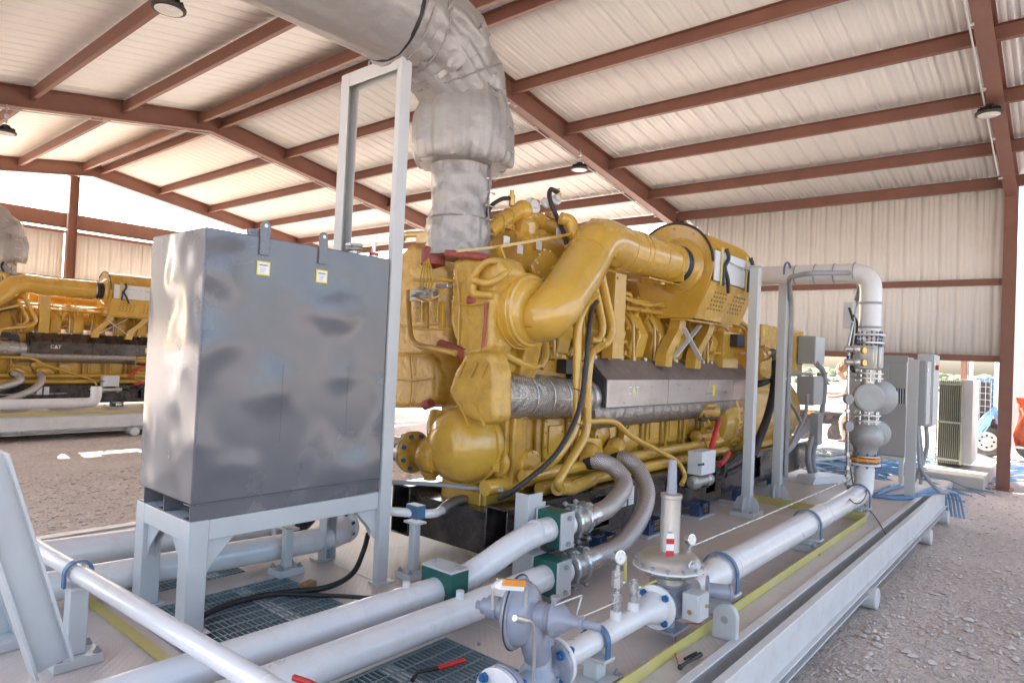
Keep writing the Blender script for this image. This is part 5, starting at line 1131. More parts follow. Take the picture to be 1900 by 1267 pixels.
    for dx in (.28, .98):
        b = MB(); b.tube(smooth([(X0+dx, yf-.05, pc.z+.2), (X0+dx+.02, yf-.07, pc.z+.1), (X0+dx-.02, yf-.05, pc.z), (X0+dx+.04, yf-.06, pc.z-.12), (X0+dx+.1, yf-.05, pc.z-.26)]), .022, 8); b.tube([(X0+dx-.04, yf-.05, pc.z+.02), (X0+dx-.06, yf-.05, pc.z-.2)], .018, 8); la = b.build('latch', 'rubber', cn)
        b = MB(); b.box(X0+dx-.1, X0+dx-.05, yf-.045, yf-.035, pc.z-.2, pc.z+.2); b.build('latch_plate', 'kick', la)
    b = MB(); b.tube([(X0+.28, yf-.06, pc.z+.07), (X0+.98, yf-.06, pc.z+.05)], .008, 6); b.build('latch_wire', 'zinc', cn)
    # sloping under-panel with rows of holes
    P0 = Vector((X0+.05, pc.y-R_*.9, pc.z-.2)); 
    b = MB(); b.prism([(X0+.02, pc.y-.43, pc.z-.16), (X0+.02, pc.y-.44, pc.z-.17), (X0+.02, pc.y-.275, pc.z-.56), (X0+.02, pc.y-.265, pc.z-.55)], (X1-X0-.1, 0, 0)); up_ = b.build('vent_panel', 'yellow', cn)
    b = MB(); n_ = Vector((0, -.39, -.165)).normalized()
    for g0 in (.22, .75):
        for i in range(5):
            for j in range(5):
                u = .25+.11*j; c = Vector((X0+g0+.075*i+.02*(j % 2), pc.y-.44+.165*u*1.0, pc.z-.17-.39*u)); b.tube([c+n_*.001, c+n_*.004], .012, 8, smooth=False)
    b.build('vent_holes', 'dark', up_)
    # legs of the air cleaner
    for lp_ in ([(1268, 592), (1264, 612), (1252, 635), (1243, 655), (1240, 680)], [(1322, 598), (1318, 615), (1308, 635), (1298, 655), (1294, 684)]):
        pts = smooth([Y(u, v, 3.22) for u, v in lp_], 5); b = MB()
        for i in range(len(pts)-1):
            b.bar(pts[i], pts[i+1], .012, .15, (0, -1, 0)) if False else b.add([pts[i]+Vector((-.07, 0, 0)), pts[i]+Vector((.08, 0, 0)), pts[i+1]+Vector((.08, 0, 0)), pts[i+1]+Vector((-.07, 0, 0)), pts[i]+Vector((-.07, .014, 0)), pts[i]+Vector((.08, .014, 0)), pts[i+1]+Vector((.08, .014, 0)), pts[i+1]+Vector((-.07, .014, 0))], [(0, 1, 2, 3), (4, 7, 6, 5), (0, 3, 7, 4), (1, 5, 6, 2)])
            for q0_, q1_ in ((-.07, -.058), (.068, .08)):
                b.add([pts[i]+Vector((q0_, .015, 0)), pts[i]+Vector((q1_, .015, 0)), pts[i+1]+Vector((q1_, .015, 0)), pts[i+1]+Vector((q0_, .015, 0)), pts[i]+Vector((q0_, .12, 0)), pts[i]+Vector((q1_, .12, 0)), pts[i+1]+Vector((q1_, .12, 0)), pts[i+1]+Vector((q0_, .12, 0))], [(0, 3, 7, 4), (1, 5, 6, 2), (4, 7, 6, 5), (0, 1, 2, 3)])
        B(b, 'support_leg', 'yellow')
    b = MB(); b.bar(Y(1252, 662, 3.19), Y(1298, 604, 3.19), .012, .06, (0, 1, 0)); b.bar(Y(1268, 608, 3.17), Y(1300, 668, 3.17), .012, .06, (0, 1, 0)); B(b, 'cross_brace', 'boxgrey', bevel=.003)
    b = MB(); b.box(X0-.0, X1-.1, 3.1, 3.3, pc.z-.585, pc.z-.565); B(b, 'support_rail', 'yellow')
    b = MB(); q = Y(1150, 507, 3.24); b.box(q.x-.07, q.x+.13, 3.24, 3.255, 2.1, q.z); b.box(q.x-.07, q.x-.055, 3.255, 3.36, 2.1, q.z); b.box(q.x+.115, q.x+.13, 3.255, 3.36, 2.1, q.z); b.hexb((q.x-.03, 3.24, q.z-.05), (0, -1, 0), .015, .012); B(b, 'pillar_bracket', 'yellow', bevel=.004)
    # second bank's duct running down behind
    b = MB(); b.tube(smooth([Y(1275, 560, 3.9), Y(1215, 590, 3.9), Y(1175, 615, 3.85), Y(1150, 640, 3.8)], 6), .16, 24); B(b, 'rear_duct', 'yellow')
    b = MB(); b.lathe((5.3, 4.25, 2.95), (1, 0, 0), [(0, .19), (1.7, .19)], 24); b.lathe((7.0, 4.3, 2.95), (1, 0, 0), [(0, .4), (1.3, .4)], 28); B(b, 'far_air_cleaner', 'yellow')
    # top cluster: aftercooler, thermostat housings, elbows, sensors
    ac = Y(995, 480, 3.75)
    b = MB(); b.tube([(ac.x-.45, 3.75, ac.z+.02), (ac.x+.35, 3.75, ac.z+.02)], .25, 36); b.lathe((ac.x+.35, 3.75, ac.z+.02), (1, 0, 0), [(0, .25), (.06, .22), (.1, .1)], 32)
    c = Y(1010, 492, 3.5); b.lathe(c, (-.4, -1, .1), [(-.1, .15), (0, .15), (.015, .145), (.02, .125), (.03, .12), (.035, .02)], 32); B(b, 'aftercooler', 'yellow')
    b = MB()
    for k in range(10): a = k*math.pi/5; b.hexb(c+Vector((.13*math.cos(a), -.02, .13*math.sin(a))), (-.4, -1, .1), .01, .01)
    B(b, 'cap_bolt', 'boxgrey')
    b = MB(); T = lambda u, v, y=3.65: Y(u, v, y)
    b.tube(smooth([T(905, 432), T(925, 415), T(950, 400), T(968, 390), T(990, 388)], 6), .07, 20); b.tube(smooth([T(968, 392), T(985, 402), T(1010, 418), T(1040, 428), T(1062, 432)], 6), .068, 20)
    b.ball(T(970, 392), .095, 18); b.lathe(T(975, 395), (0, 0, -1), [(0, .08), (.06, .08), (.1, .12), (.2, .12), (.21, .08)], 20)
    for (u, v) in ((925, 415), (942, 404), (1000, 412), (1025, 422), (1048, 430)): p = T(u, v); b.ball(p, .078, 14, (.5, 1, 1)) if False else b.tube([p-Vector((.012, 0, 0)), p+Vector((.012, 0, 0))], .082, 18)
    th = B(b, 'coolant_manifold', 'yellow')
    b = MB()
    for (u, v) in ((942, 420), (990, 375), (1035, 425), (1022, 400), (905, 455), (1010, 440)):
        p = T(u, v, 3.62); b.bar(p-Vector((.06, 0, 0)), p+Vector((.06, 0, 0)), .05, .05)
        for s in (-1, 1): b.hexb(p+Vector((s*.04, -.025, 0)), (0, -1, 0), .013, .012)
    b.bar(T(960, 420, 3.6), T(975, 432, 3.6), .1, .1); b.cyl(T(950, 440, 3.6), T(1005, 437, 3.6), .06, n=16); b.build('housing', 'yellow_cast', th, bevel=.004)
    b = MB()
    for (u, v) in ((965, 462), (1000, 455), (1037, 432), (940, 447)):
        p = T(u, v, 3.45); b.bar(p-Vector((.0, 0, .04)), p+Vector((.0, 0, .035)), .07, .006, (0, 1, 0))
        for s in (-.015, .015): b.cyl(p+Vector((s, -.004, -.02)), p+Vector((s, -.008, -.02)), .006, n=8)
    for (u, v, r) in ((987, 383, .075), (1030, 372, .05), (1012, 378, .05)): b.lathe(T(u, v, 3.6), (-.3, -1, .4), [(0, r), (.02, r), (.03, r*.6), (.05, r*.5)], 16)
    b.build('bracket_plate', 'boxgrey', th)
    b = MB()
    for (u, v) in ((1035, 377), (949, 382)): p = T(u, v, 3.6); b.cyl(p, p+Vector((0, 0, .06)), .028, n=12); b.hexb(p+Vector((0, 0, .06)), (0, 0, 1), .03, .03); b.cyl(p+Vector((0, 0, .09)), p+Vector((0, 0, .13)), .018, n=10)
    b.build('sensor', 'brass', th)
    b = MB(); b.tube(smooth([T(1036, 358, 3.6), T(1022, 352, 3.6), T(1020, 370, 3.55), T(1032, 400, 3.5), T(1045, 430, 3.4), T(1053, 460, 3.35)], 6), .022, 10); b.tube(smooth([T(945, 368, 3.6), T(930, 370, 3.6), T(912, 382, 3.6), T(903, 400, 3.6)], 6), .018, 10); B(b, 'engine_cable', 'rubber')
    b = MB(); b.tube(smooth([T(1040, 405, 3.4), T(1058, 412, 3.35), T(1068, 440, 3.3), T(1078, 465, 3.25)], 6), .055, 16); b.bar(T(1062, 455, 3.25), T(1100, 480, 3.2), .2, .03); b.bar(T(1065, 500, 3.2), T(1092, 440, 3.15), .05, .12, (0, 1, 0)); B(b, 'lifting_bracket', 'yellow', bevel=.006)
    b = MB(); b.bar(T(848, 466, 3.4), T(925, 458, 3.4), .02, .02); b.bar(T(925, 458, 3.4), T(1068, 433, 3.3), .022, .022); b.bar(T(925, 458, 3.38), T(945, 512, 3.36), .02, .05, (0, 1, 0)); b.bar(T(890, 480, 3.38), T(898, 475, 3.38), .02, .05); B(b, 'stay_rod', 'yellow')
    # clutter between compressor and heads
    b = MB(); b.tube(smooth([T(925, 650, 3.3), T(950, 665, 3.3), T(985, 680, 3.28), T(1000, 678, 3.3)], 5), .03, 12); b.tube(smooth([T(1010, 625, 3.4), T(1012, 660, 3.35), T(1002, 682, 3.35)], 5), .035, 12); b.box(*(lambda p: (p.x-.08, p.x+.08, 3.3, 3.36, p.z-.05, p.z+.05))(T(918, 632, 3.3)))
    b.cyl(T(925, 642, 3.3), T(925, 655, 3.3), .035, n=12); b.cyl(T(940, 642, 3.3), T(940, 655, 3.3), .03, n=12)
    b.lathe(T(938, 668, 3.45), (0, -1, 0), [(0, .1), (.1, .1), (.12, .06)], 20); B(b, 'oil_line', 'yellow')
    b = MB(); b.lathe(T(972, 660, 3.5), (0, -1, 0), [(0, .16), (.08, .16), (.1, .14), (.11, .05)], 24); B(b, 'pale_cover', 'boxgrey')
    b = MB(); b.lathe(T(1055, 690, 3.45), (0, -1, 0), [(0, .09), (.1, .09)], 16); b.box(*(lambda p: (p.x-.08, p.x+.1, 3.3, 3.4, p.z-.06, p.z+.06))(T(1052, 680, 3.35))); B(b, 'dark_fitting', 'rubber')
    for k in range(26):
        pass
    b = MB()
    for k in range(30):      # small pipe work on the front face of the heads
        p = T(random.uniform(1010, 1180), random.uniform(560, 665), 3.5); q = p+Vector((random.uniform(-.2, .2), random.uniform(-.1, .05), random.uniform(-.25, .25))); b.tube(smooth([p, (p+q)/2+Vector((0, -.05, .04)), q], 4), random.choice((.012, .018, .026)), 8); b.hexb(p, (0, -1, 0), .03, .05)
    B(b, 'pipe_work', 'yellow')
    b = MB(); S_ = lambda u, v, y=3.22: Y(u, v, y)
    b.tube(smooth([S_(1112, 500), S_(1125, 560), S_(1135, 610), S_(1125, 635), S_(1108, 640)], 6), .045, 14); b.tube(smooth([S_(1100, 520), S_(1112, 570), S_(1118, 610), S_(1108, 632), S_(1095, 630)], 6), .035, 14)
    for v in (632, 640): b.hexb(S_(1112, v), (1, 0, 0), .05, .03)
    B(b, 'lubrication_tube', 'yellow')
    b = MB(); p = S_(1088, 530, 3.0); b.cbox(p, (.09, .07, .1)); b.cyl(p, p+Vector((-.08, -.02, -.03)), .03, n=12); b.cyl(p+Vector((0, 0, .06)), p+Vector((0, 0, -.14)), .018, n=10); el2 = B(b, 'sensor_block', 'alu', bevel=.005)
    # twin vertical coolant lines with the black harness beside them
    Lf = lambda u, v, y=3.0: Y(u, v, y)
    b = MB(); b.tube(fillet([Lf(1105, 545, 3.2), Lf(1083, 572), Lf(1072, 600), Lf(1070, 795), Lf(1032, 850, 3.02), Lf(1003, 872, 3.15), Lf(985, 872, 3.3)], .12, 7), .036, 16)
    b.tube(fillet([Lf(1118, 640, 3.2), Lf(1096, 655), Lf(1090, 700), Lf(1089, 805), Lf(1052, 865, 3.0), Lf(1032, 900, 3.0), Lf(1050, 912, 3.1), Lf(1085, 905, 3.2)], .1, 7), .036, 16)
    b.cbox(Lf(1089, 742), (.08, .03, .12)); b.cbox(Lf(1072, 745), (.1, .02, .04)); B(b, 'coolant_line', 'yellow')
    b = MB(); b.tube(smooth([Lf(1108, 560, 3.15), Lf(1098, 575, 3.0), Lf(1092, 620, 2.95), Lf(1085, 700, 2.93), Lf(1074, 760, 2.93), Lf(1055, 805, 2.93), Lf(1025, 850, 2.95), Lf(985, 885, 3.0), Lf(945, 915, 3.1), Lf(925, 925, 3.2)], 6), .02, 12); B(b, 'wiring_harness', 'rubber')
    b = MB()
    for (u, v) in ((1066, 722), (1060, 783)): b.bar(Lf(u-6, v-3, 2.95), Lf(u+22, v+6, 2.95), .006, .006)
    B(b, 'cable_tie', 'rubber')
    # low horizontal oil lines, elbows
    b = MB(); b.tube([(4.25, 3.22, 1.03), (8.0, 3.22, 1.03)], .055, 18); b.tube([(4.0, 3.2, 1.16), (7.9, 3.25, 1.16)], .048, 18); b.tube([(3.75, 3.36, 1.08), (8.0, 3.36, 1.1)], .06, 16)
    b.tube(fillet([Lf(1035, 905, 3.05), Lf(1062, 905, 3.1), (4.9, 3.15, 1.04)], .05), .06, 18); B(b, 'oil_rail', 'yellow')
    b = MB(); b.tube(smooth([(5.1, 3.3, 1.2), (4.95, 3.22, 1.27), (4.85, 3.15, 1.2)], 5), .09, 18); b.tube(smooth([(5.6, 3.35, 1.22), (5.45, 3.25, 1.28), (5.3, 3.2, 1.22)], 5), .09, 18); b.prism([(4.75, 3.26, 1.1), (5.3, 3.26, 1.1), (5.2, 3.26, 1.36), (4.9, 3.26, 1.4)], (0, .06, 0)); B(b, 'coolant_outlet', 'yellow')
    b = MB(); b.tube(smooth([Lf(1060, 790, 3.1), Lf(1095, 782, 3.12), Lf(1140, 783, 3.12), Lf(1170, 808, 3.1), Lf(1220, 835, 3.08), Lf(1255, 855, 3.05), Lf(1270, 880, 3.0), Lf(1265, 898, 2.95)], 6), .026, 12); B(b, 'gas_tube', 'yellow')
    # starter motors and red hose
    b = MB()
    for z in (1.52, 1.24): b.lathe((7.25, 3.28, z), (1, 0, 0), [(0, .03), (.02, .075), (.1, .09), (.2, .085), (.36, .085), (.38, .1), (.46, .1)], 24); b.cyl((7.3, 3.2, z+.08), (7.55, 3.2, z+.08), .035, n=12); b.tube(smooth([(7.3, 3.2, z), (7.25, 3.12, z-.1), (7.4, 3.15, z-.18)]), .015, 8)
    B(b, 'starter_motor', 'yellow_cast')
    b = MB(); b.tube(smooth([Lf(1334, 778, 3.15), Lf(1328, 800, 3.05), Lf(1318, 838, 3.0)], 6), .03, 12); b.tube(smooth([Lf(1335, 862, 2.95), Lf(1348, 848, 3.0), Lf(1352, 840, 3.1)], 6), .03, 12); B(b, 'red_hose', 'redp')
    b = MB(); b.tube([Lf(1298, 778, 3.15), Lf(1334, 777, 3.15)], .022, 10); b.tube(smooth([Lf(1338, 850, 2.98), Lf(1345, 865, 2.95), Lf(1338, 885, 2.95), Lf(1325, 885, 2.95)], 6), .025, 10)
    for k in range(3): b.tube(smooth([Lf(1345+k*3, 862, 2.95), Lf(1370, 852-4*k, 2.98), Lf(1395, 838-4*k, 3.05)], 6), .018, 8)
    b.tube(smooth([Lf(1345, 880, 2.95), Lf(1370, 868, 2.98), Lf(1395, 850, 3.0)], 6), .035, 10); B(b, 'starter_cable', 'rubber')
    gb = Lf(1298, 857, 2.93); b = MB(); b.cbox((gb.x+.05, 2.93, gb.z), (.34, .16, .24)); bx = B(b, 'actuator_box', 'boxgrey', bevel=.006)
    b = MB(); b.lathe((gb.x-.2, 2.93, gb.z-.2), (1, 0, 0), [(0, .04), (.05, .04), (.06, .07), (.14, .07), (.15, .055), (.36, .055), (.37, .07), (.44, .07), (.45, .04), (.5, .04)], 24); b.build('gas_valve', 'alu', bx)
    b = MB(); b.box(gb.x-.05, gb.x+.2, 2.9, 3.08, gb.z-.28, gb.z-.265); b.tube([(gb.x-.18, 2.86, gb.z-.0), (gb.x-.1, 2.84, gb.z)], .01, 8); b.ball((gb.x-.1, 2.845, gb.z), .014, 8); b.build('valve_fitting', 'rubber', bx)
    # flywheel housing, generator, terminal box
    b = MB(); b.lathe((7.95, 3.75, 1.42), (1, 0, 0), [(0, .45), (.03, .55), (.28, .57), (.29, .60), (.33, .60), (.34, .56), (.62, .56), (.63, .6), (.67, .6), (.68, .56)], 48)
    for k in range(24): a = k*math.pi/12; b.hexb((8.22, 3.75+.585*math.cos(a), 1.42+.585*math.sin(a)), (-1, 0, 0), .014, .02)
    B(b, 'flywheel_housing', 'yellow')
    b = MB()
    for k in range(14): a = math.pi+.1+k*.13; b.cbox((8.45, 3.75+.565*math.cos(a-.6), 1.42+.565*math.sin(a-.6)), (.2, .02, .05), 0, a-.6+math.pi/2)
    B(b, 'vent_grille', 'yellow_cast')
    b = MB(); b.lathe((8.63, 3.75, 1.42), (1, 0, 0), [(0, .6), (.1, .62), (2.0, .62), (2.02, .58), (2.2, .5), (2.22, .1)], 48); gn = B(b, 'generator_body', 'yellow')
    b = MB(); b.box(8.8, 10.7, 3.2, 3.4, .98, 1.06); b.box(8.8, 10.7, 4.1, 4.3, .98, 1.06); b.prism([(9.0, 3.2, 1.06), (9.0, 3.35, 1.06), (9.0, 3.45, 1.3), (9.0, 3.2, 1.2)], (.02, 0, 0)); B(b, 'generator_foot', 'yellow')
    b = MB(); b.box(9.1, 10.95, 3.22, 4.3, 1.95, 2.66); tb = B(b, 'terminal_box', 'yellow', bevel=.008)
    b = MB(); b.box(10.1, 10.12, 3.212, 3.218, 1.98, 2.64); b.box(9.14, 10.0, 3.212, 3.219, 2.0, 2.02); b.cyl((9.9, 3.219, 2.55), (9.9, 3.205, 2.55), .02, n=12); b.build('door_trim', 'yellow', tb)
    b = MB(); b.box(9.14, 9.2, 3.214, 3.219, 2.5, 2.6); b.build('label_plate', 'ylabel', tb)
    for (u0, v0, v1, xx) in ((1500, 622, 675, 10.25), (1498, 698, 753, 10.15)):
        za, zb = Y(u0, v1, 3.0).z, Y(u0, v0, 3.0).z; xq = Y(1511, 650, 2.97).x
        b = MB(); b.box(xq, xq+.5, 2.97, 3.21, zb-.52 if zb-za > .52 else za, zb); cbn = B(b, 'control_cabinet', 'cab', bevel=.006)
        b = MB(); b.box(xq+.004, xq+.496, 2.955, 2.968, (zb-.51 if zb-za > .52 else za)+.005, zb-.005); b.build('cabinet_door', 'cabl', cbn, bevel=.003)
    b = MB(); G_ = lambda u, v, y=2.95: Y(u, v, y)
    b.tube(smooth([G_(1515, 675), G_(1527, 690), G_(1530, 720), G_(1524, 770), G_(1512, 820), G_(1508, 860), G_(1516, 885), G_(1530, 900)], 6), .042, 12); b.tube(smooth([G_(1506, 810), G_(1500, 840), G_(1502, 870), G_(1512, 890), G_(1525, 905)], 6), .042, 12)
    b.tube([G_(1462, 693), G_(1505, 694)], .022, 10); b.tube(smooth([G_(1497, 730), G_(1495, 765), G_(1480, 800), G_(1455, 845), G_(1445, 860)], 6), .025, 10); b.tube(smooth([G_(1462, 742), G_(1475, 760), G_(1485, 780)], 6), .025, 10)
    for k in range(5): b.tube(smooth([G_(1502, 778+4*k), G_(1485, 800+3*k), G_(1470, 825+2*k), G_(1450, 848)], 6), .012, 8)
    B(b, 'conduit_bundle', 'conduit')
    q = G_(1508, 790); b = MB(); b.box(q.x-.05, q.x+.2, 2.86, 2.98, q.z-.28, q.z+.2); B(b, 'junction_box', 'cab', bevel=.005)
    b = MB(); b.tube(smooth([G_(1439, 672, 2.9), G_(1436, 720, 2.88), G_(1425, 770, 2.88), G_(1410, 810, 2.88), G_(1397, 845, 2.9)], 8), .045, 14); cr = B(b, 'corrugated_hose', 'rubber')
    b = MB()
    pts = smooth([G_(1439, 672, 2.9), G_(1436, 720, 2.88), G_(1425, 770, 2.88), G_(1410, 810, 2.88), G_(1397, 845, 2.9)], 8)
    for i in range(len(pts)-1):
        d_ = (pts[i+1]-pts[i]).normalized()*.012; 
        for f_ in (0, .5): c_ = pts[i].lerp(pts[i+1], f_); b.tube([c_-d_, c_+d_], .05, 12)
    b.build('hose_rib', 'rubber', cr)
    b = MB(); b.cyl(G_(1405, 660, 3.0), G_(1420, 656, 3.0), .09, n=16); b.tube(fillet([G_(1418, 656, 2.95), G_(1440, 654, 2.93), G_(1440, 668, 2.9)], .08), .05, 14); b.cbox(G_(1412, 655, 3.1), (.3, .2, .2)); b.tube([G_(1408, 700, 3.05), G_(1425, 705, 3.0)], .05, 10); B(b, 'crankcase_vent', 'yellow')
    b = MB(); b.tube([G_(1423, 656, 2.95), G_(1433, 654, 2.94)], .056, 14); b.cbox(G_(1415, 710, 3.0), (.2, .06, .06)); b.tube(smooth([G_(1402, 716, 3.0), G_(1415, 712, 2.95), G_(1430, 705, 2.95)]), .03, 8); B(b, 'black_coupling', 'rubber')
    b = MB(); b.tube(smooth([G_(700, 893, 3.9), G_(800, 898, 3.7), G_(870, 905, 3.5), G_(930, 908, 3.3)], 6), .016, 10); b.cyl(G_(918, 908, 3.33), G_(932, 909, 3.3), .022, n=10); B(b, 'grey_tube', 'conduit')
    b = MB()
    for (u, v) in ((1335, 600), (1350, 620), (1365, 600), (1375, 640), (1345, 640), (1380, 615)):
        p = Y(u, v, 3.4); b.ball(p, .06, 10); b.tube(smooth([p, p+Vector((.2, -.05, -.1)), p+Vector((.3, 0, -.3))], 4), .02, 8)
    b.bar(Y(1320, 655, 3.35), Y(1385, 655, 3.35), .06, .03); b.tube(smooth([Y(1320, 600, 3.35), Y(1345, 590, 3.35), Y(1385, 605, 3.3), Y(1390, 650, 3.3)], 6), .025, 8); b.box(8.0, 8.5, 3.3, 3.8, 2.05, 2.5); B(b, 'rear_pipe_work', 'yellow')
    b = MB(); b.box(*(lambda p: (p.x-.1, p.x+.15, 3.2, 3.3, p.z-.08, p.z+.08))(Y(1360, 632, 3.3))); B(b, 'throttle_body', 'dark', bevel=.01)
    return t
gen = genset()

# ------------------------------------------------------------------ insulated exhaust duct
def exhaust():
    EX, EY = Y(852, 400, 3.80).x, 3.80
    zf = lambda v: Y(855, v, EY).z
    t = thing('exhaust_duct', (EX, EY, zf(470)), 'thick silver wrapped exhaust duct rising from the near engine and bending away overhead', 'exhaust duct', 'silver wrapped exhaust ducts')
    def cloth(mb, name, m='silver', s=.03, vox=.018, sc=.16):
        o = mb.build(name, m, t); r = o.modifiers.new('remesh', 'REMESH'); r.mode = 'VOXEL'; r.voxel_size = vox; r.use_smooth_shade = True
        tx = bpy.data.textures.new('cloth', 'CLOUDS'); tx.noise_scale = sc; tx.noise_depth = 2
        d = o.modifiers.new('disp', 'DISPLACE'); d.texture = tx; d.strength = s; d.mid_level = .5; d.texture_coords = 'LOCAL'; return o
    rnd = random.Random(3)
    def folded(name, path, rad, amp, n=120, seed=1, m='silver'):
        # cloth sleeve along a path: radius per ring, gathers of depth amp that fade from the cinched hems
        rr = random.Random(seed); ks = [(rr.randint(5, 9), rr.uniform(0, 6.3), .5), (rr.randint(11, 17), rr.uniform(0, 6.3), .35), (rr.randint(19, 31), rr.uniform(0, 6.3), .3)]
        b = MB(); b.tube(path, rad, n); 
        for i_ in range(len(path)*n):
            k_, j_ = divmod(i_, n); c_ = Vector(path[k_]); a_ = j_/n*2*math.pi; t_ = k_/max(1, len(path)-1)
            w_ = sum(w*math.sin(f*a_+ph+1.1*math.sin(2.6*t_+f+ph)) for f, ph, w in ks); d_ = b.v[i_]-c_
            b.v[i_] += d_.normalized()*(amp[k_]*w_+.006*math.sin(5*t_+3*a_+ks[0][1])+.005*math.sin(9*t_-4*a_+ks[1][1])+.004*math.sin(14*t_+7*a_+ks[2][1]))
        return b.build(name, m, t)
    zs = np.linspace(zf(480), zf(412), 14); folded('riser_wrap', [(EX, EY, z) for z in zs], [.262-.012*(k/13) for k in range(14)], [.014*abs(math.cos(k*.35)) for k in range(14)], seed=4)
    zs = np.linspace(zf(414), zf(290), 26); folded('riser_wrap', [(EX, EY, z) for z in zs], [.235+.004*math.sin(k*.9) for k in range(26)], [.009 if k in (0, 1, 24, 25) else .004+.003*math.sin(k*.7) for k in range(26)], seed=5)
    z0, z1 = zf(305), zf(176); H = z1-z0; K = 30
    pr = [(-.02, .24), (-.05, .30), (-.045, .345), (0, .372), (.08, .392), (.2, .405), (.35, .408), (.5, .405), (.65, .398), (.78, .375), (.9, .345), (1.0, .33), (1.03, .325)]
    hs = np.interp(np.linspace(0, 1, K), np.linspace(0, 1, len(pr)), [p[0] for p in pr]); rs = np.interp(np.linspace(0, 1, K), np.linspace(0, 1, len(pr)), [p[1] for p in pr])
    folded('joint_wrap', [(EX+.01, EY, z0+H*h-(0 if h > 0 else 0)) for h in hs], list(rs), [.055*max(0, 1-k/13)+.03*max(0, (k-18)/11)+.012 for k in range(K)], seed=9)
    ax_z = 4.50; xs_ = EX-.62
    base = [Vector((EX, EY, zf(178))), Vector((EX-.0, EY, zf(150))), Vector((EX-.10, EY, ax_z-.22)), Vector((EX-.30, EY, ax_z-.05)), Vector((EX-.58, EY, ax_z+.04))]
    p1 = smooth(base[:4], 7); folded('elbow_wrap', p1, [.315+.05*(k/(len(p1)-1)) for k in range(len(p1))], [.022 if k < 4 else (.03 if k > len(p1)-5 else .014) for k in range(len(p1))], seed=11)
    p2 = smooth(base[2:], 7)[4:]; folded('elbow_wrap', p2, [.378]*len(p2), [.03 if k < 3 else .02 for k in range(len(p2))], seed=12)
    pe = [Vector((xs_+.05-.21*k/7, EY, ax_z+.04)) for k in range(8)]; folded('end_wrap', pe, [.385]*8, [.012]*8, seed=13)
    pd = [Vector((xs_-.185-.16*k, EY, ax_z+.04)) for k in range(26)]; folded('duct_wrap', pd, [.372]*26, [.006]*26, seed=14)
    b = MB(); b.tube([(xs_-.19, EY, ax_z+.04), (xs_-.155, EY, ax_z+.04)], .372, 48); b.build('black_gap_strip', 'rubber', t)
    pts = base
    # laced seams, straps and rivets
    dirv = Vector((-math.cos(yaw)+.55, -math.sin(yaw)-.35, 0)).normalized()
    def hoop(c, ax, r, rad=.007, m='silver_s', n=48):
        c = Vector(c); ax = Vector(ax).normalized(); ref = Vector((0, 1, 0)); a = ax.cross(ref).normalized(); q = ax.cross(a); b = MB()
        b.tube([c+a*((r+random.uniform(-.004, .004))*math.cos(an))+q*((r+random.uniform(-.004, .004))*math.sin(an)) for an in np.linspace(0, 2*math.pi, n)], rad, 6, caps=False); return b.build('seam', m, t)
    hoop((EX, EY, zf(300)), (0, 0, 1), .25, .014); hoop((EX, EY, zf(410)), (0, 0, 1), .245); hoop((EX+.01, EY, zf(178)), (.1, 0, 1), .325, .011); hoop((EX, EY, zf(195)), (0, 0, 1), .345, .006)
    hoop(base[2], (-.6, 0, 1), .372, .008); hoop((xs_+.06, EY, ax_z+.04), (1, 0, 0), .395, .009); hoop((xs_-.1, EY, ax_z+.04), (1, 0, 0), .392, .006)
    b = MB(); sv = Vector((.35, -.94, 0)).normalized()
    for k in range(7):
        z = zf(460)+(zf(310)-zf(460))*k/6; p = Vector((EX, EY, z))+sv*.25
        for s in (-.035, .045): b.cyl(p+Vector((s, 0, 0)), p+Vector((s, 0, 0))+sv*.02, .009, n=8)
        b.tube([p+Vector((-.035, 0, 0))+sv*.014, p+Vector((.045, 0, 0))+sv*.014], .004, 6)
    for k in range(3):
        z = zf(285)+(zf(200)-zf(285))*k/2; p = Vector((EX, EY, z))+sv*.405
        for s in (-.04, .04): b.cyl(p+Vector((s, 0, 0)), p+Vector((s, 0, 0))+sv*.02, .009, n=8)
        b.tube([p+Vector((-.04, 0, 0))+sv*.014, p+Vector((.04, 0, 0))+sv*.014], .004, 6)
    b.build('lacing_hook', 'zinc', t)
    b = MB(); b.tube([Vector((EX, EY, z))+sv*(.253) + Vector((random.uniform(-.004, .004), 0, 0)) for z in np.linspace(zf(470), zf(308), 20)], .006, 6); b.build('seam', 'silver_s', t)
    return t
exh = exhaust()

# ------------------------------------------------------------------ the second engine in the next bay
DX, DY = -.9, 13.9
def shift(o, label, dx=DX, dy=DY, dz=0):
    c = copy_tree(o); c.location = Vector(o.location)+Vector((dx, dy, dz)); c['label'] = label; return c
g2 = shift(gen, 'second yellow gas engine standing far behind at the left, partly behind the tank')
def reskin(o):
    for c in o.children:
        if c.name.startswith(('heat_shield', 'shield_top')):
            c.material_slots[0].link = 'OBJECT'; c.material_slots[0].material = M['black']  # far shields coloured black to imitate their dark reflection
        reskin(c)
reskin(g2)
shift(exh, 'silver wrapped exhaust duct of the far engine at the left edge', dx=Y(8, 480, 3.8+DY).x-exh.location.x)
shift(plat, 'pale steel skid platform under the far engine at the left')
shift(gl, 'white gas pipe along the skid of the far engine', DX-2.6)
for nm, lb in (('braided_hose', 'shorter braided hose at the far engine'), ('braided_hose.001', 'longer braided hose at the far engine')):
    shift(bpy.data.objects[nm], lb)
shift(lp, 'rounded lifting plate on the far skid platform')
for o in (g2,): o['group'] = 'yellow engine generator sets'

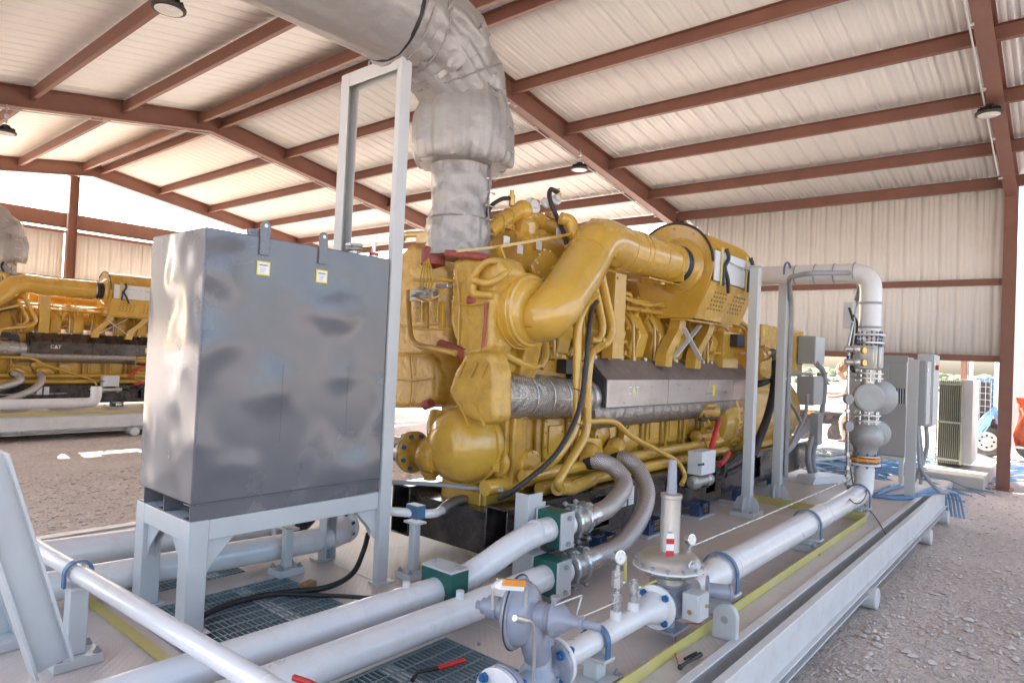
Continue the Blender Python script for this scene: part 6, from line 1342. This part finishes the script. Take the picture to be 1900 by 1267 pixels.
# ------------------------------------------------------------------ equipment at the far end of the deck
t = thing('steel_post', (10.1, 1.55, DK), 'light grey steel post holding the small grey cabinets at the end of the deck', 'post')
b = MB(); ibeam_v(b, 10.1, 1.57, DK+.01, 2.27, .10, .11); b.box(10.0, 10.2, 1.45, 1.65, DK, DK+.01); b.build('column', 'frame', t)
def cabinet(x0, x1, y0, y1, z0, z1, label, legs=False, m='cab'):
    t = thing('electrical_cabinet', ((x0+x1)/2, (y0+y1)/2, z0), label, 'cabinet', 'grey electrical cabinets')
    b = MB(); b.box(x0, x1, y0, y1, z0, z1); b.build('body', m, t, bevel=.008)
    b = MB(); b.box(x0+.006, x1-.006, y0-.018, y0-.002, z0+.01, z1-.01); d = b.build('door', 'cabl', t, bevel=.003)
    b = MB(); b.cyl((x1-.05, y0-.018, (z0+z1)/2), (x1-.05, y0-.03, (z0+z1)/2), .014, n=12); b.cyl((x0+.01, y0-.02, z1-.1), (x0+.01, y0-.02, z1-.16), .008, n=8); b.cyl((x0+.01, y0-.02, z0+.1), (x0+.01, y0-.02, z0+.16), .008, n=8); b.build('latch', 'zinc', d)
    return t
c1 = cabinet(10.3, 10.62, 1.46, 1.65, 1.40, 2.26, 'plain grey cabinet fixed to the light grey post')
c2_ = cabinet(10.7, 11.2, 1.44, 1.62, 1.36, 2.36, 'tall grey cabinet with a red push button at the end of the deck', m='cabl')
b = MB(); p = Y(1726, 682, 1.20); b.cyl((10.85, 1.42, 2.18), (10.85, 1.385, 2.18), .035, n=20); b.build('red_button', 'redp', c2_)
b = MB()
b.tube(fillet([(10.36, 1.55, 1.4), (10.36, 1.5, .8), (10.6, 1.3, .5), (10.9, 1.25, .47)], .15), .026, 12); b.tube(fillet([(10.5, 1.55, 1.4), (10.5, 1.5, 1.0), (10.45, 1.5, .6)], .15), .022, 12); b.tube(smooth([(10.9, 1.52, 1.36), (10.88, 1.5, 1.1), (10.6, 1.5, .9), (10.5, 1.6, .6)]), .03, 12)
tag(b.build('conduit_pipes', 'conduit'), 'grey conduits dropping from the small cabinets to the deck end', 'conduit')
t = thing('control_enclosure', (12.8, 2.3, .5), 'large grey open fronted enclosure standing on a light frame behind the valve stack', 'enclosure')
ya_, yb2 = Xp(1682, 700, 12.3).y, Xp(1633, 700, 12.3).y-.0
b = MB(); b.box(12.32, 12.9, ya_, yb2+.5, .72, 2.34); b.build('body', 'cab', t, bevel=.01)
b = MB(); b.box(12.30, 12.318, ya_-.01, yb2+.5, .74, 1.56); b.box(12.30, 12.318, ya_+.26, yb2+.5, 1.57, 2.2); b.box(12.30, 12.318, ya_-.01, yb2+.5, 2.25, 2.36); b.build('panel', 'cab', t, bevel=.003)
b = MB(); b.box(12.31, 12.32, ya_+.02, ya_+.25, 1.58, 1.83); op = b.build('opening', 'dark', t)
b = MB()
for k in range(6): b.tube([(12.305, ya_+.04+.035*k, 1.58), (12.305, ya_+.045+.035*k, 1.83)], .006, 6)
b.build('wires', 'whitecable', op)
b = MB(); b.box(12.3, 12.9, ya_, yb2+.5, .66, .72); 
for x in (12.35, 12.85):
    for y in (ya_+.04, yb2+.4): b.box(x-.03, x+.03, y-.03, y+.03, .0, .66)
b.build('stand_frame', 'frame', t)
b = MB(); b.tube(smooth([(12.28, ya_+.36, 1.55), (12.26, ya_+.34, 1.3), (12.27, ya_+.4, 1.0), (12.28, ya_+.36, .7)]), .012, 8); tag(b.build('blue_cable', 'bluecable'), 'single blue cable hanging down the front of the large grey enclosure', 'cable')
b = MB(); q = Z(1518, 897, DK); b.prism([(q.x-.2, q.y+.02, DK+.002), (q.x+.45, q.y-.25, DK+.002), (q.x+.45, q.y-.25, DK+.1), (q.x-.12, q.y+.0, DK+.1)], (.12, .28, 0)); tag(b.build('cable_cover', 'boxgrey', bevel=.006), 'low pale grey cover where the grey conduits meet the deck', 'cover')
# transformer radiator on a concrete pad
R0, R1 = Xp(1786, 770, 15.6).y, Xp(1736, 770, 15.6).y
zb_, zt_ = .32, Xp(1760, 703, 15.6).z
b = MB(); b.box(14.6, 17.2, R0-.45, R1+.15, .0, .26); tag(b.build('concrete_pad', 'concrete', bevel=.02), 'pale concrete pad under the finned radiator', 'slab')
b = MB(); b.box(13.2, 14.5, R0-.0, R1+.5, .0, .16); tag(b.build('concrete_pad', 'concrete', bevel=.02), 'lower concrete slab in front of the radiator pad', 'slab')
t = thing('transformer', (16.1, (R0+R1)/2, .26), 'finned pale green and brown transformer radiator on a concrete pad', 'transformer')
b = MB(); b.box(15.75, 16.5, R0+.04, R1-.04, .28, zt_-.03); b.build('tank_body', 'dark', t)
b = MB(); n_f = 13
for k in range(n_f): y = R0+(R1-R0)*(k+.5)/n_f; b.box(15.6, 15.72, y-.005, y+.005, .34, zt_-.02)
b.build('front_fins', 'radgreen', t)
b = MB()
for x in np.arange(15.8, 16.9, .13): b.box(x, x+.07, R0-.14, R0+.04, .34, zt_)
b.build('side_fins', 'boxgrey', t)
b = MB()
for z in (.42, (zt_+.3)/2, zt_-.1): b.box(15.575, 15.6, R0, R1, z-.02, z+.02)
b.box(15.58, 15.6, R0-.01, R0+.03, .34, zt_); b.build('cross_rail', 'radgreen', t)
# flatbed trailer with a white container, cages, cables
wc = Z(1830, 848, 0); tx_ = wc.x
t = thing('flatbed_trailer', (tx_+1, -1.5, 0), 'black flatbed trailer with one wheel showing beside the red brown post', 'trailer')
b = MB(); b.lathe((tx_, wc.y, .41), (1, 0, 0), [(0, .24), (.0, .33), (.03, .39), (.07, .41), (.2, .41), (.25, .38), (.27, .2)], 36); wh = b.build('tyre', 'tyre', t)
b = MB(); b.lathe((tx_-.03, wc.y, .41), (1, 0, 0), [(.0, .05), (-.01, .08), (.01, .1), (.015, .17), (-.0, .2), (-.02, .24), (.03, .25)], 32); rm = b.build('rim', 'alu', wh)
b = MB()
for k in range(8): a = k*math.pi/4; b.tube([(tx_-.03, wc.y+.15*math.cos(a), .41+.15*math.sin(a)), (tx_+.0, wc.y+.15*math.cos(a), .41+.15*math.sin(a))], .026, 10)
b.build('rim_holes', 'dark', rm)
b = MB(); b.lathe((tx_+.1, wc.y-.95, .41), (1, 0, 0), [(0, .3), (.03, .39), (.2, .41), (.25, .3)], 32); b.build('tyre', 'tyre', t)
b = MB(); b.box(tx_-.05, tx_+2.3, -6, wc.y+.25, .86, .99); b.box(tx_+.1, tx_+.2, -6, wc.y+.1, .68, .86); b.build('bed', 'black', t, bevel=.01)
b = MB(); b.box(tx_-.06, tx_-.05, wc.y-.35, wc.y-.15, .9, .96); b.box(tx_-.06, tx_-.05, wc.y-.8, wc.y-.6, .9, .96); b.build('reflector', 'redp', t)
t = thing('white_container', (tx_+1.2, -3, .99), 'white container with dark hinges standing on the flatbed trailer', 'container')
ca_ = Xp(1845, 700, tx_+.15).y
b = MB(); b.box(tx_+.15, tx_+2.1, -6, ca_, .995, Xp(1855, 655, tx_+.15).z); b.build('body', 'contw', t, bevel=.01)
b = MB(); 
for z in (1.2, 1.8, 2.35): b.box(tx_+.13, tx_+.148, ca_-.26, ca_-.22, z, z+.09)
b.build('hinge', 'dark', t)
b = MB(); b.box(17.6, 20.2, -6.0, Xp(1884, 500, 17.6).y, .6, Xp(1890, 450, 17.6).z); t = thing('box_trailer', (18.9, -3, 0), 'tall white box trailer at the right edge beyond the post', 'trailer'); b.build('body', 'contw', t, bevel=.01)
b = MB(); b.cyl((17.7, -1.4, .5), (17.95, -1.4, .5), .5, n=28); b.build('wheel', 'tyre', t)
b = MB()
for k in range(4): yy = Xp(1890, 640, 17.6).y-.1-.09*k; b.box(17.585, 17.598, yy-.03, yy, 2.55, 2.9)
b.build('lettering_strip', 'conduit', t)
for k, (u, v0, v1, lab) in enumerate(((1808, 705, 768, 'dark wire cage crate beside the transformer radiator'), (1835, 700, 770, 'smaller dark crate with blue drum between cage and white container'))):
    p = Xp(u, 740, tx_-.6 if k == 0 else tx_+.6); z0, z1 = (0.85, Xp(u, v0, p.x).z); t = thing('cage_crate', (p.x, p.y, z0), lab, 'crate', 'wire crates by the trailer')
    b = MB(); b.box(p.x+.06, p.x+.6, p.y-.3, p.y+.3, z0+.05, z1-.05); b.build('contents', 'rubber' if k == 0 else 'blue', t)
    b = MB()
    for z in np.linspace(z0, z1, 8): b.bar((p.x, p.y-.34, z), (p.x, p.y+.34, z), .012, .012)
    for y in np.linspace(p.y-.34, p.y+.34, 7): b.bar((p.x, y, z0), (p.x, y, z1), .012, .012, (1, 0, 0))
    b.build('wire_mesh', 'conduit', t)
b = MB(); b.box(tx_-.8, tx_+.0, wc.y+.15, wc.y+1.0, .05, .84); tag(b.build('pallet_stack', 'wood'), 'brown stack of pallets behind the transformer under the crates', 'pallets') if False else None
def strand(mb, pts, r): mb.tube(smooth(pts, 5), r, 6)
b = MB()
for k in range(16):
    p0 = Xp(1844+random.uniform(-3, 3), 758+random.uniform(-4, 4), tx_-.3); p1 = Xp(1806+random.uniform(-5, 4), 812+random.uniform(-4, 10), tx_-1.2); strand(b, [p0, p0.lerp(p1, .5)+Vector((-.1, random.uniform(-.05, .1), random.uniform(-.1, .1))), p1], .022)
    p1 = Xp(1872+random.uniform(-6, 16), 782+random.uniform(-6, 6), tx_-.2); strand(b, [p0, p0.lerp(p1, .5)+Vector((-.1, 0, -.25+random.uniform(-.1, .1))), p1], .022)
tag(b.build('cable_bundle', 'bluecable', loc=(tx_, 1, 0)), 'bundle of thick blue cables draped over the trailer edge', 'cables', kind='stuff')
b = MB()
for k in range(110):
    u, v = random.uniform(1500, 1690), random.uniform(838, 890); p = Z(u, v, .05); a = random.uniform(-.7, .7)+1.57; L = random.uniform(.8, 2.2)
    pts = [p+Vector((math.cos(a)*L*s_+random.uniform(-.15, .15), math.sin(a)*L*s_+random.uniform(-.15, .15), random.uniform(0, .25) if abs(s_) < .9 else 0)) for s_ in (-1, -.5, 0, .5, 1)]
    if min(p_.x for p_ in pts) > 11.5: strand(b, pts, random.choice((.011, .015)))
for k in range(26):
    v = random.uniform(858, 892); pts = [Z(u+random.uniform(-8, 8), v+(1-(u-1650)/250)*random.uniform(0, 10)+random.uniform(-3, 3), .04) for u in (1660, 1720, 1790, 1850, 1910, 1990)]
    if min(p_.x for p_ in pts) > 11.5: strand(b, pts, .013)
tag(b.build('cable_heap', 'bluecable', loc=(14, 3, 0)), 'tangled heap of blue cables on the sunlit ground beyond the deck', 'cables', kind='stuff')
b = MB()
for k in range(16):
    u, v = random.uniform(1510, 1570), random.uniform(838, 862); p = Z(u, v, .2); strand(b, [p+Vector((random.uniform(-.6, .6), random.uniform(-.8, .8), random.uniform(0, .3))) for _ in range(4)], .03)
tag(b.build('cable_heap', 'whitecable', loc=(15, 4, 0)), 'coil of white cables on top of the blue heap', 'cables', kind='stuff')
b = MB()
for k in range(5): strand(b, [Z(1640+10*k, 905+random.uniform(-8, 8), DK+.02), Z(1620+random.uniform(-10, 10), 918, DK+.02), Z(1680, 922+random.uniform(-6, 6), DK+.02), Z(1725, 905+3*k, DK+.02), (11.4, 1.35-.04*k, .4), (11.5, 1.3-.05*k, .05)], .016)
tag(b.build('cable_loops', 'bluecable', loc=(10.5, 1.6, DK)), 'loose light blue cable loops on the far corner of the deck', 'cables', kind='stuff')
# orange cloth at the right edge
b = MB(); yo = Xp(1886, 790, 16.4).y; N = 16
rows = []
for i in range(10):
    z = .75+.95*i/9
    rows.append([(16.4+.07*math.sin(j*1.6+i*.5), yo-.06*j+.05*math.sin(i*.8), z) for j in range(N)])
b.add([p for r_ in rows for p in r_], [(i*N+j, i*N+j+1, (i+1)*N+j+1, (i+1)*N+j) for i in range(9) for j in range(N-1)], True)
tag(b.build('orange_cover', 'hivis', solid=.03), 'bright orange cover hanging at the right edge behind the post', 'cover')
# low bed behind the person
pf = Z(1557, 823, .4)
b = MB(); b.box(pf.x-.5, pf.x+.9, pf.y-1.0, pf.y+.5, .02, .39); tag(b.build('concrete_block', 'concrete', bevel=.02), 'low pale block the person stands on', 'block')
q = Xp(1530, 785, 19.0); t = thing('utility_trailer', (19.4, q.y, 0), 'low black utility trailer with an orange marker behind the person', 'trailer')
b = MB(); b.box(19, 20.4, q.y-.9, q.y+1.1, .62, .95); b.build('bed', 'black', t, bevel=.01)
b = MB(); b.box(18.97, 18.99, q.y+.25, q.y+.5, .84, .92); b.build('marker', 'orange', t)
b = MB(); b.cyl((19.1, q.y-.4, .36), (19.35, q.y-.4, .36), .36, n=24); b.cyl((19.1, q.y+.7, .36), (19.35, q.y+.7, .36), .36, n=24); b.build('wheel', 'tyre', t)
for (u, v0, lab, m_) in ((1788, 662, 'thin red brown post far beyond the transformer', 'steel'), (1801, 662, 'thin grey pole far beyond the transformer', 'frame')):
    p = Xp(u, 700, 24.0); b = MB(); ibeam_v(b, 24.0, p.y, 0, 5, .16, .14) if m_ == 'steel' else b.cyl((24, p.y, 0), (24, p.y, 5), .06, n=12); tag(b.build('far_post', m_), lab, 'post')

# ------------------------------------------------------------------ the person behind the valve stack
def skinned(name, joints, edges, m, parent, sub=2):
    me = bpy.data.meshes.new(name); L = parent_loc(parent)
    me.from_pydata([Vector(j[0])-L for j in joints], edges, []); o = bpy.data.objects.new(name, me); COL.objects.link(o); o.parent = parent
    bmx = bmesh.new(); bmx.from_mesh(me); ly = bmx.verts.layers.skin.verify(); bmx.verts.ensure_lookup_table()
    for v, j in zip(bmx.verts, joints): v[ly].radius = (j[1], j[1] if len(j) < 3 else j[2])
    bmx.verts[0][ly].use_root = True; bmx.to_mesh(me); bmx.free(); me.materials.append(M[m])
    o.modifiers.new('skin', 'SKIN').use_smooth_shade = True; s_ = o.modifiers.new('sub', 'SUBSURF'); s_.levels = sub; s_.render_levels = sub; return o
def person():
    # faces left in the photograph (+Y), leaning forward with bent knee
    f = Vector((-.25, 1, 0)).normalized(); s_ = Vector((1, .25, 0)).normalized(); u = Vector((0, 0, 1)); O = Vector((pf.x, pf.y-.25, .4))
    def W(a, b_, c): return O+f*a+s_*b_+u*c
    t = thing('person', O, 'person in a pale shirt and khaki trousers leaning forward behind the valve stack', 'person')
    J = [(W(-.18, 0, .92), .13), (W(-.08, 0, 1.12), .12), (W(.06, 0, 1.32), .13), (W(.16, 0, 1.44), .07), (W(.22, 0, 1.53), .055), (W(.28, 0, 1.62), .085), (W(.31, 0, 1.70), .075),
         (W(.1, -.17, 1.38), .06), (W(.18, -.24, 1.12), .045), (W(.42, -.2, 1.05), .035), (W(.52, -.18, 1.06), .025),
         (W(.1, .17, 1.38), .06), (W(.2, .24, 1.14), .045), (W(.44, .18, 1.12), .035), (W(.54, .15, 1.14), .025),
         (W(-.16, -.1, .86), .095), (W(.08, -.12, .52), .065), (W(-.12, -.12, .1), .042), (W(-.1, -.12, .05), .04), (W(.06, -.12, .03), .035),
         (W(-.16, .1, .86), .095), (W(.2, .14, .55), .065), (W(.14, .14, .1), .042), (W(.15, .14, .05), .04), (W(.3, .14, .03), .035)]
    E_ = [(0, 1), (1, 2), (2, 3), (3, 4), (4, 5), (5, 6), (2, 7), (7, 8), (8, 9), (9, 10), (2, 11), (11, 12), (12, 13), (13, 14), (0, 15), (15, 16), (16, 17), (17, 18), (18, 19), (0, 20), (20, 21), (21, 22), (22, 23), (23, 24)]
    body = skinned('body', J, E_, 'skin', t)
    for tip, wr in ((J[10][0], J[9][0]), (J[14][0], J[13][0])):      # fingers
        d = (tip-wr).normalized()
        for k in range(5):
            side = s_*(.016*(k-2)); b = MB(); L_ = (.05, .075, .08, .075, .06)[k]; dd = d if k else (d+s_*-.8).normalized()
            b.tube(smooth([tip+side, tip+side+dd*L_*.6, tip+side+dd*L_-u*.02], 3), [.009]*7, 8); b.build('finger', 'skin', t)
    skinned('shirt', [(J[0][0]+u*.04, .15), (J[1][0], .15), (J[2][0], .16), (J[3][0], .09), (J[7][0], .08), (J[8][0], .065), (J[11][0], .08), (J[12][0], .065)], [(0, 1), (1, 2), (2, 3), (2, 4), (4, 5), (2, 6), (6, 7)], 'shirt', t)
    skinned('trousers', [(J[0][0], .155), (J[15][0], .12), (J[16][0], .09), (W(-.12, -.12, .14), .068), (J[20][0], .12), (J[21][0], .09), (W(.14, .14, .14), .068)], [(0, 1), (1, 2), (2, 3), (0, 4), (4, 5), (5, 6)], 'trousers', t)
    for a, b_, c in ((17, 18, 19), (22, 23, 24)): skinned('boot', [(J[a][0], .06), (J[b_][0], .06), (J[c][0], .052)], [(0, 1), (1, 2)], 'boot', t)
    b = MB(); hc = W(.27, 0, 1.72); b.ball(hc, .12, 20, (1, 1, .85))
    for k in range(60):
        th, ph = random.uniform(0, 1.7), random.uniform(0, 6.28); d = Vector((math.sin(th)*math.cos(ph), math.sin(th)*math.sin(ph), math.cos(th)))
        if d.dot(f) > .75: continue
        b.ball(hc+d*.1, random.uniform(.025, .04), 8)
    hr = b.build('hair', 'hair', t)
    for o_ in (hr,): o_.location += -f*.03
    b = MB(); hd = W(.29, 0, 1.64); b.ball(hd+f*.095, .016, 8, (1, 1, 1.4)); b.build('nose', 'skin', t)
    for q in (-1, 1):
        b = MB(); b.ball(hd+f*.08+s_*q*.032+u*.025, .01, 8); b.build('eye', 'dark', t); b = MB(); b.ball(hd+s_*q*.082, .02, 8, (.6, 1, 1.4)); b.build('ear', 'skin', t)
    b = MB(); b.bar(hd+f*.088-s_*.025-u*.035, hd+f*.088+s_*.025-u*.035, .008, .008); b.build('mouth', 'redp', t)
    cm = thing('camera_device', W(.62, 0, 1.5), 'black hand held device in front of the person', 'device')
    b = MB(); p = Xp(1555, 706, pf.x-.1); p = W(.62, 0, 1.56); b.cbox(p, (.12, .16, .09), .2); b.cyl(p, p+f*.14, .045, n=16); b.cbox(p-u*.2, (.03, .03, .35)); b.build('body', 'rubber', cm, bevel=.008)
person()
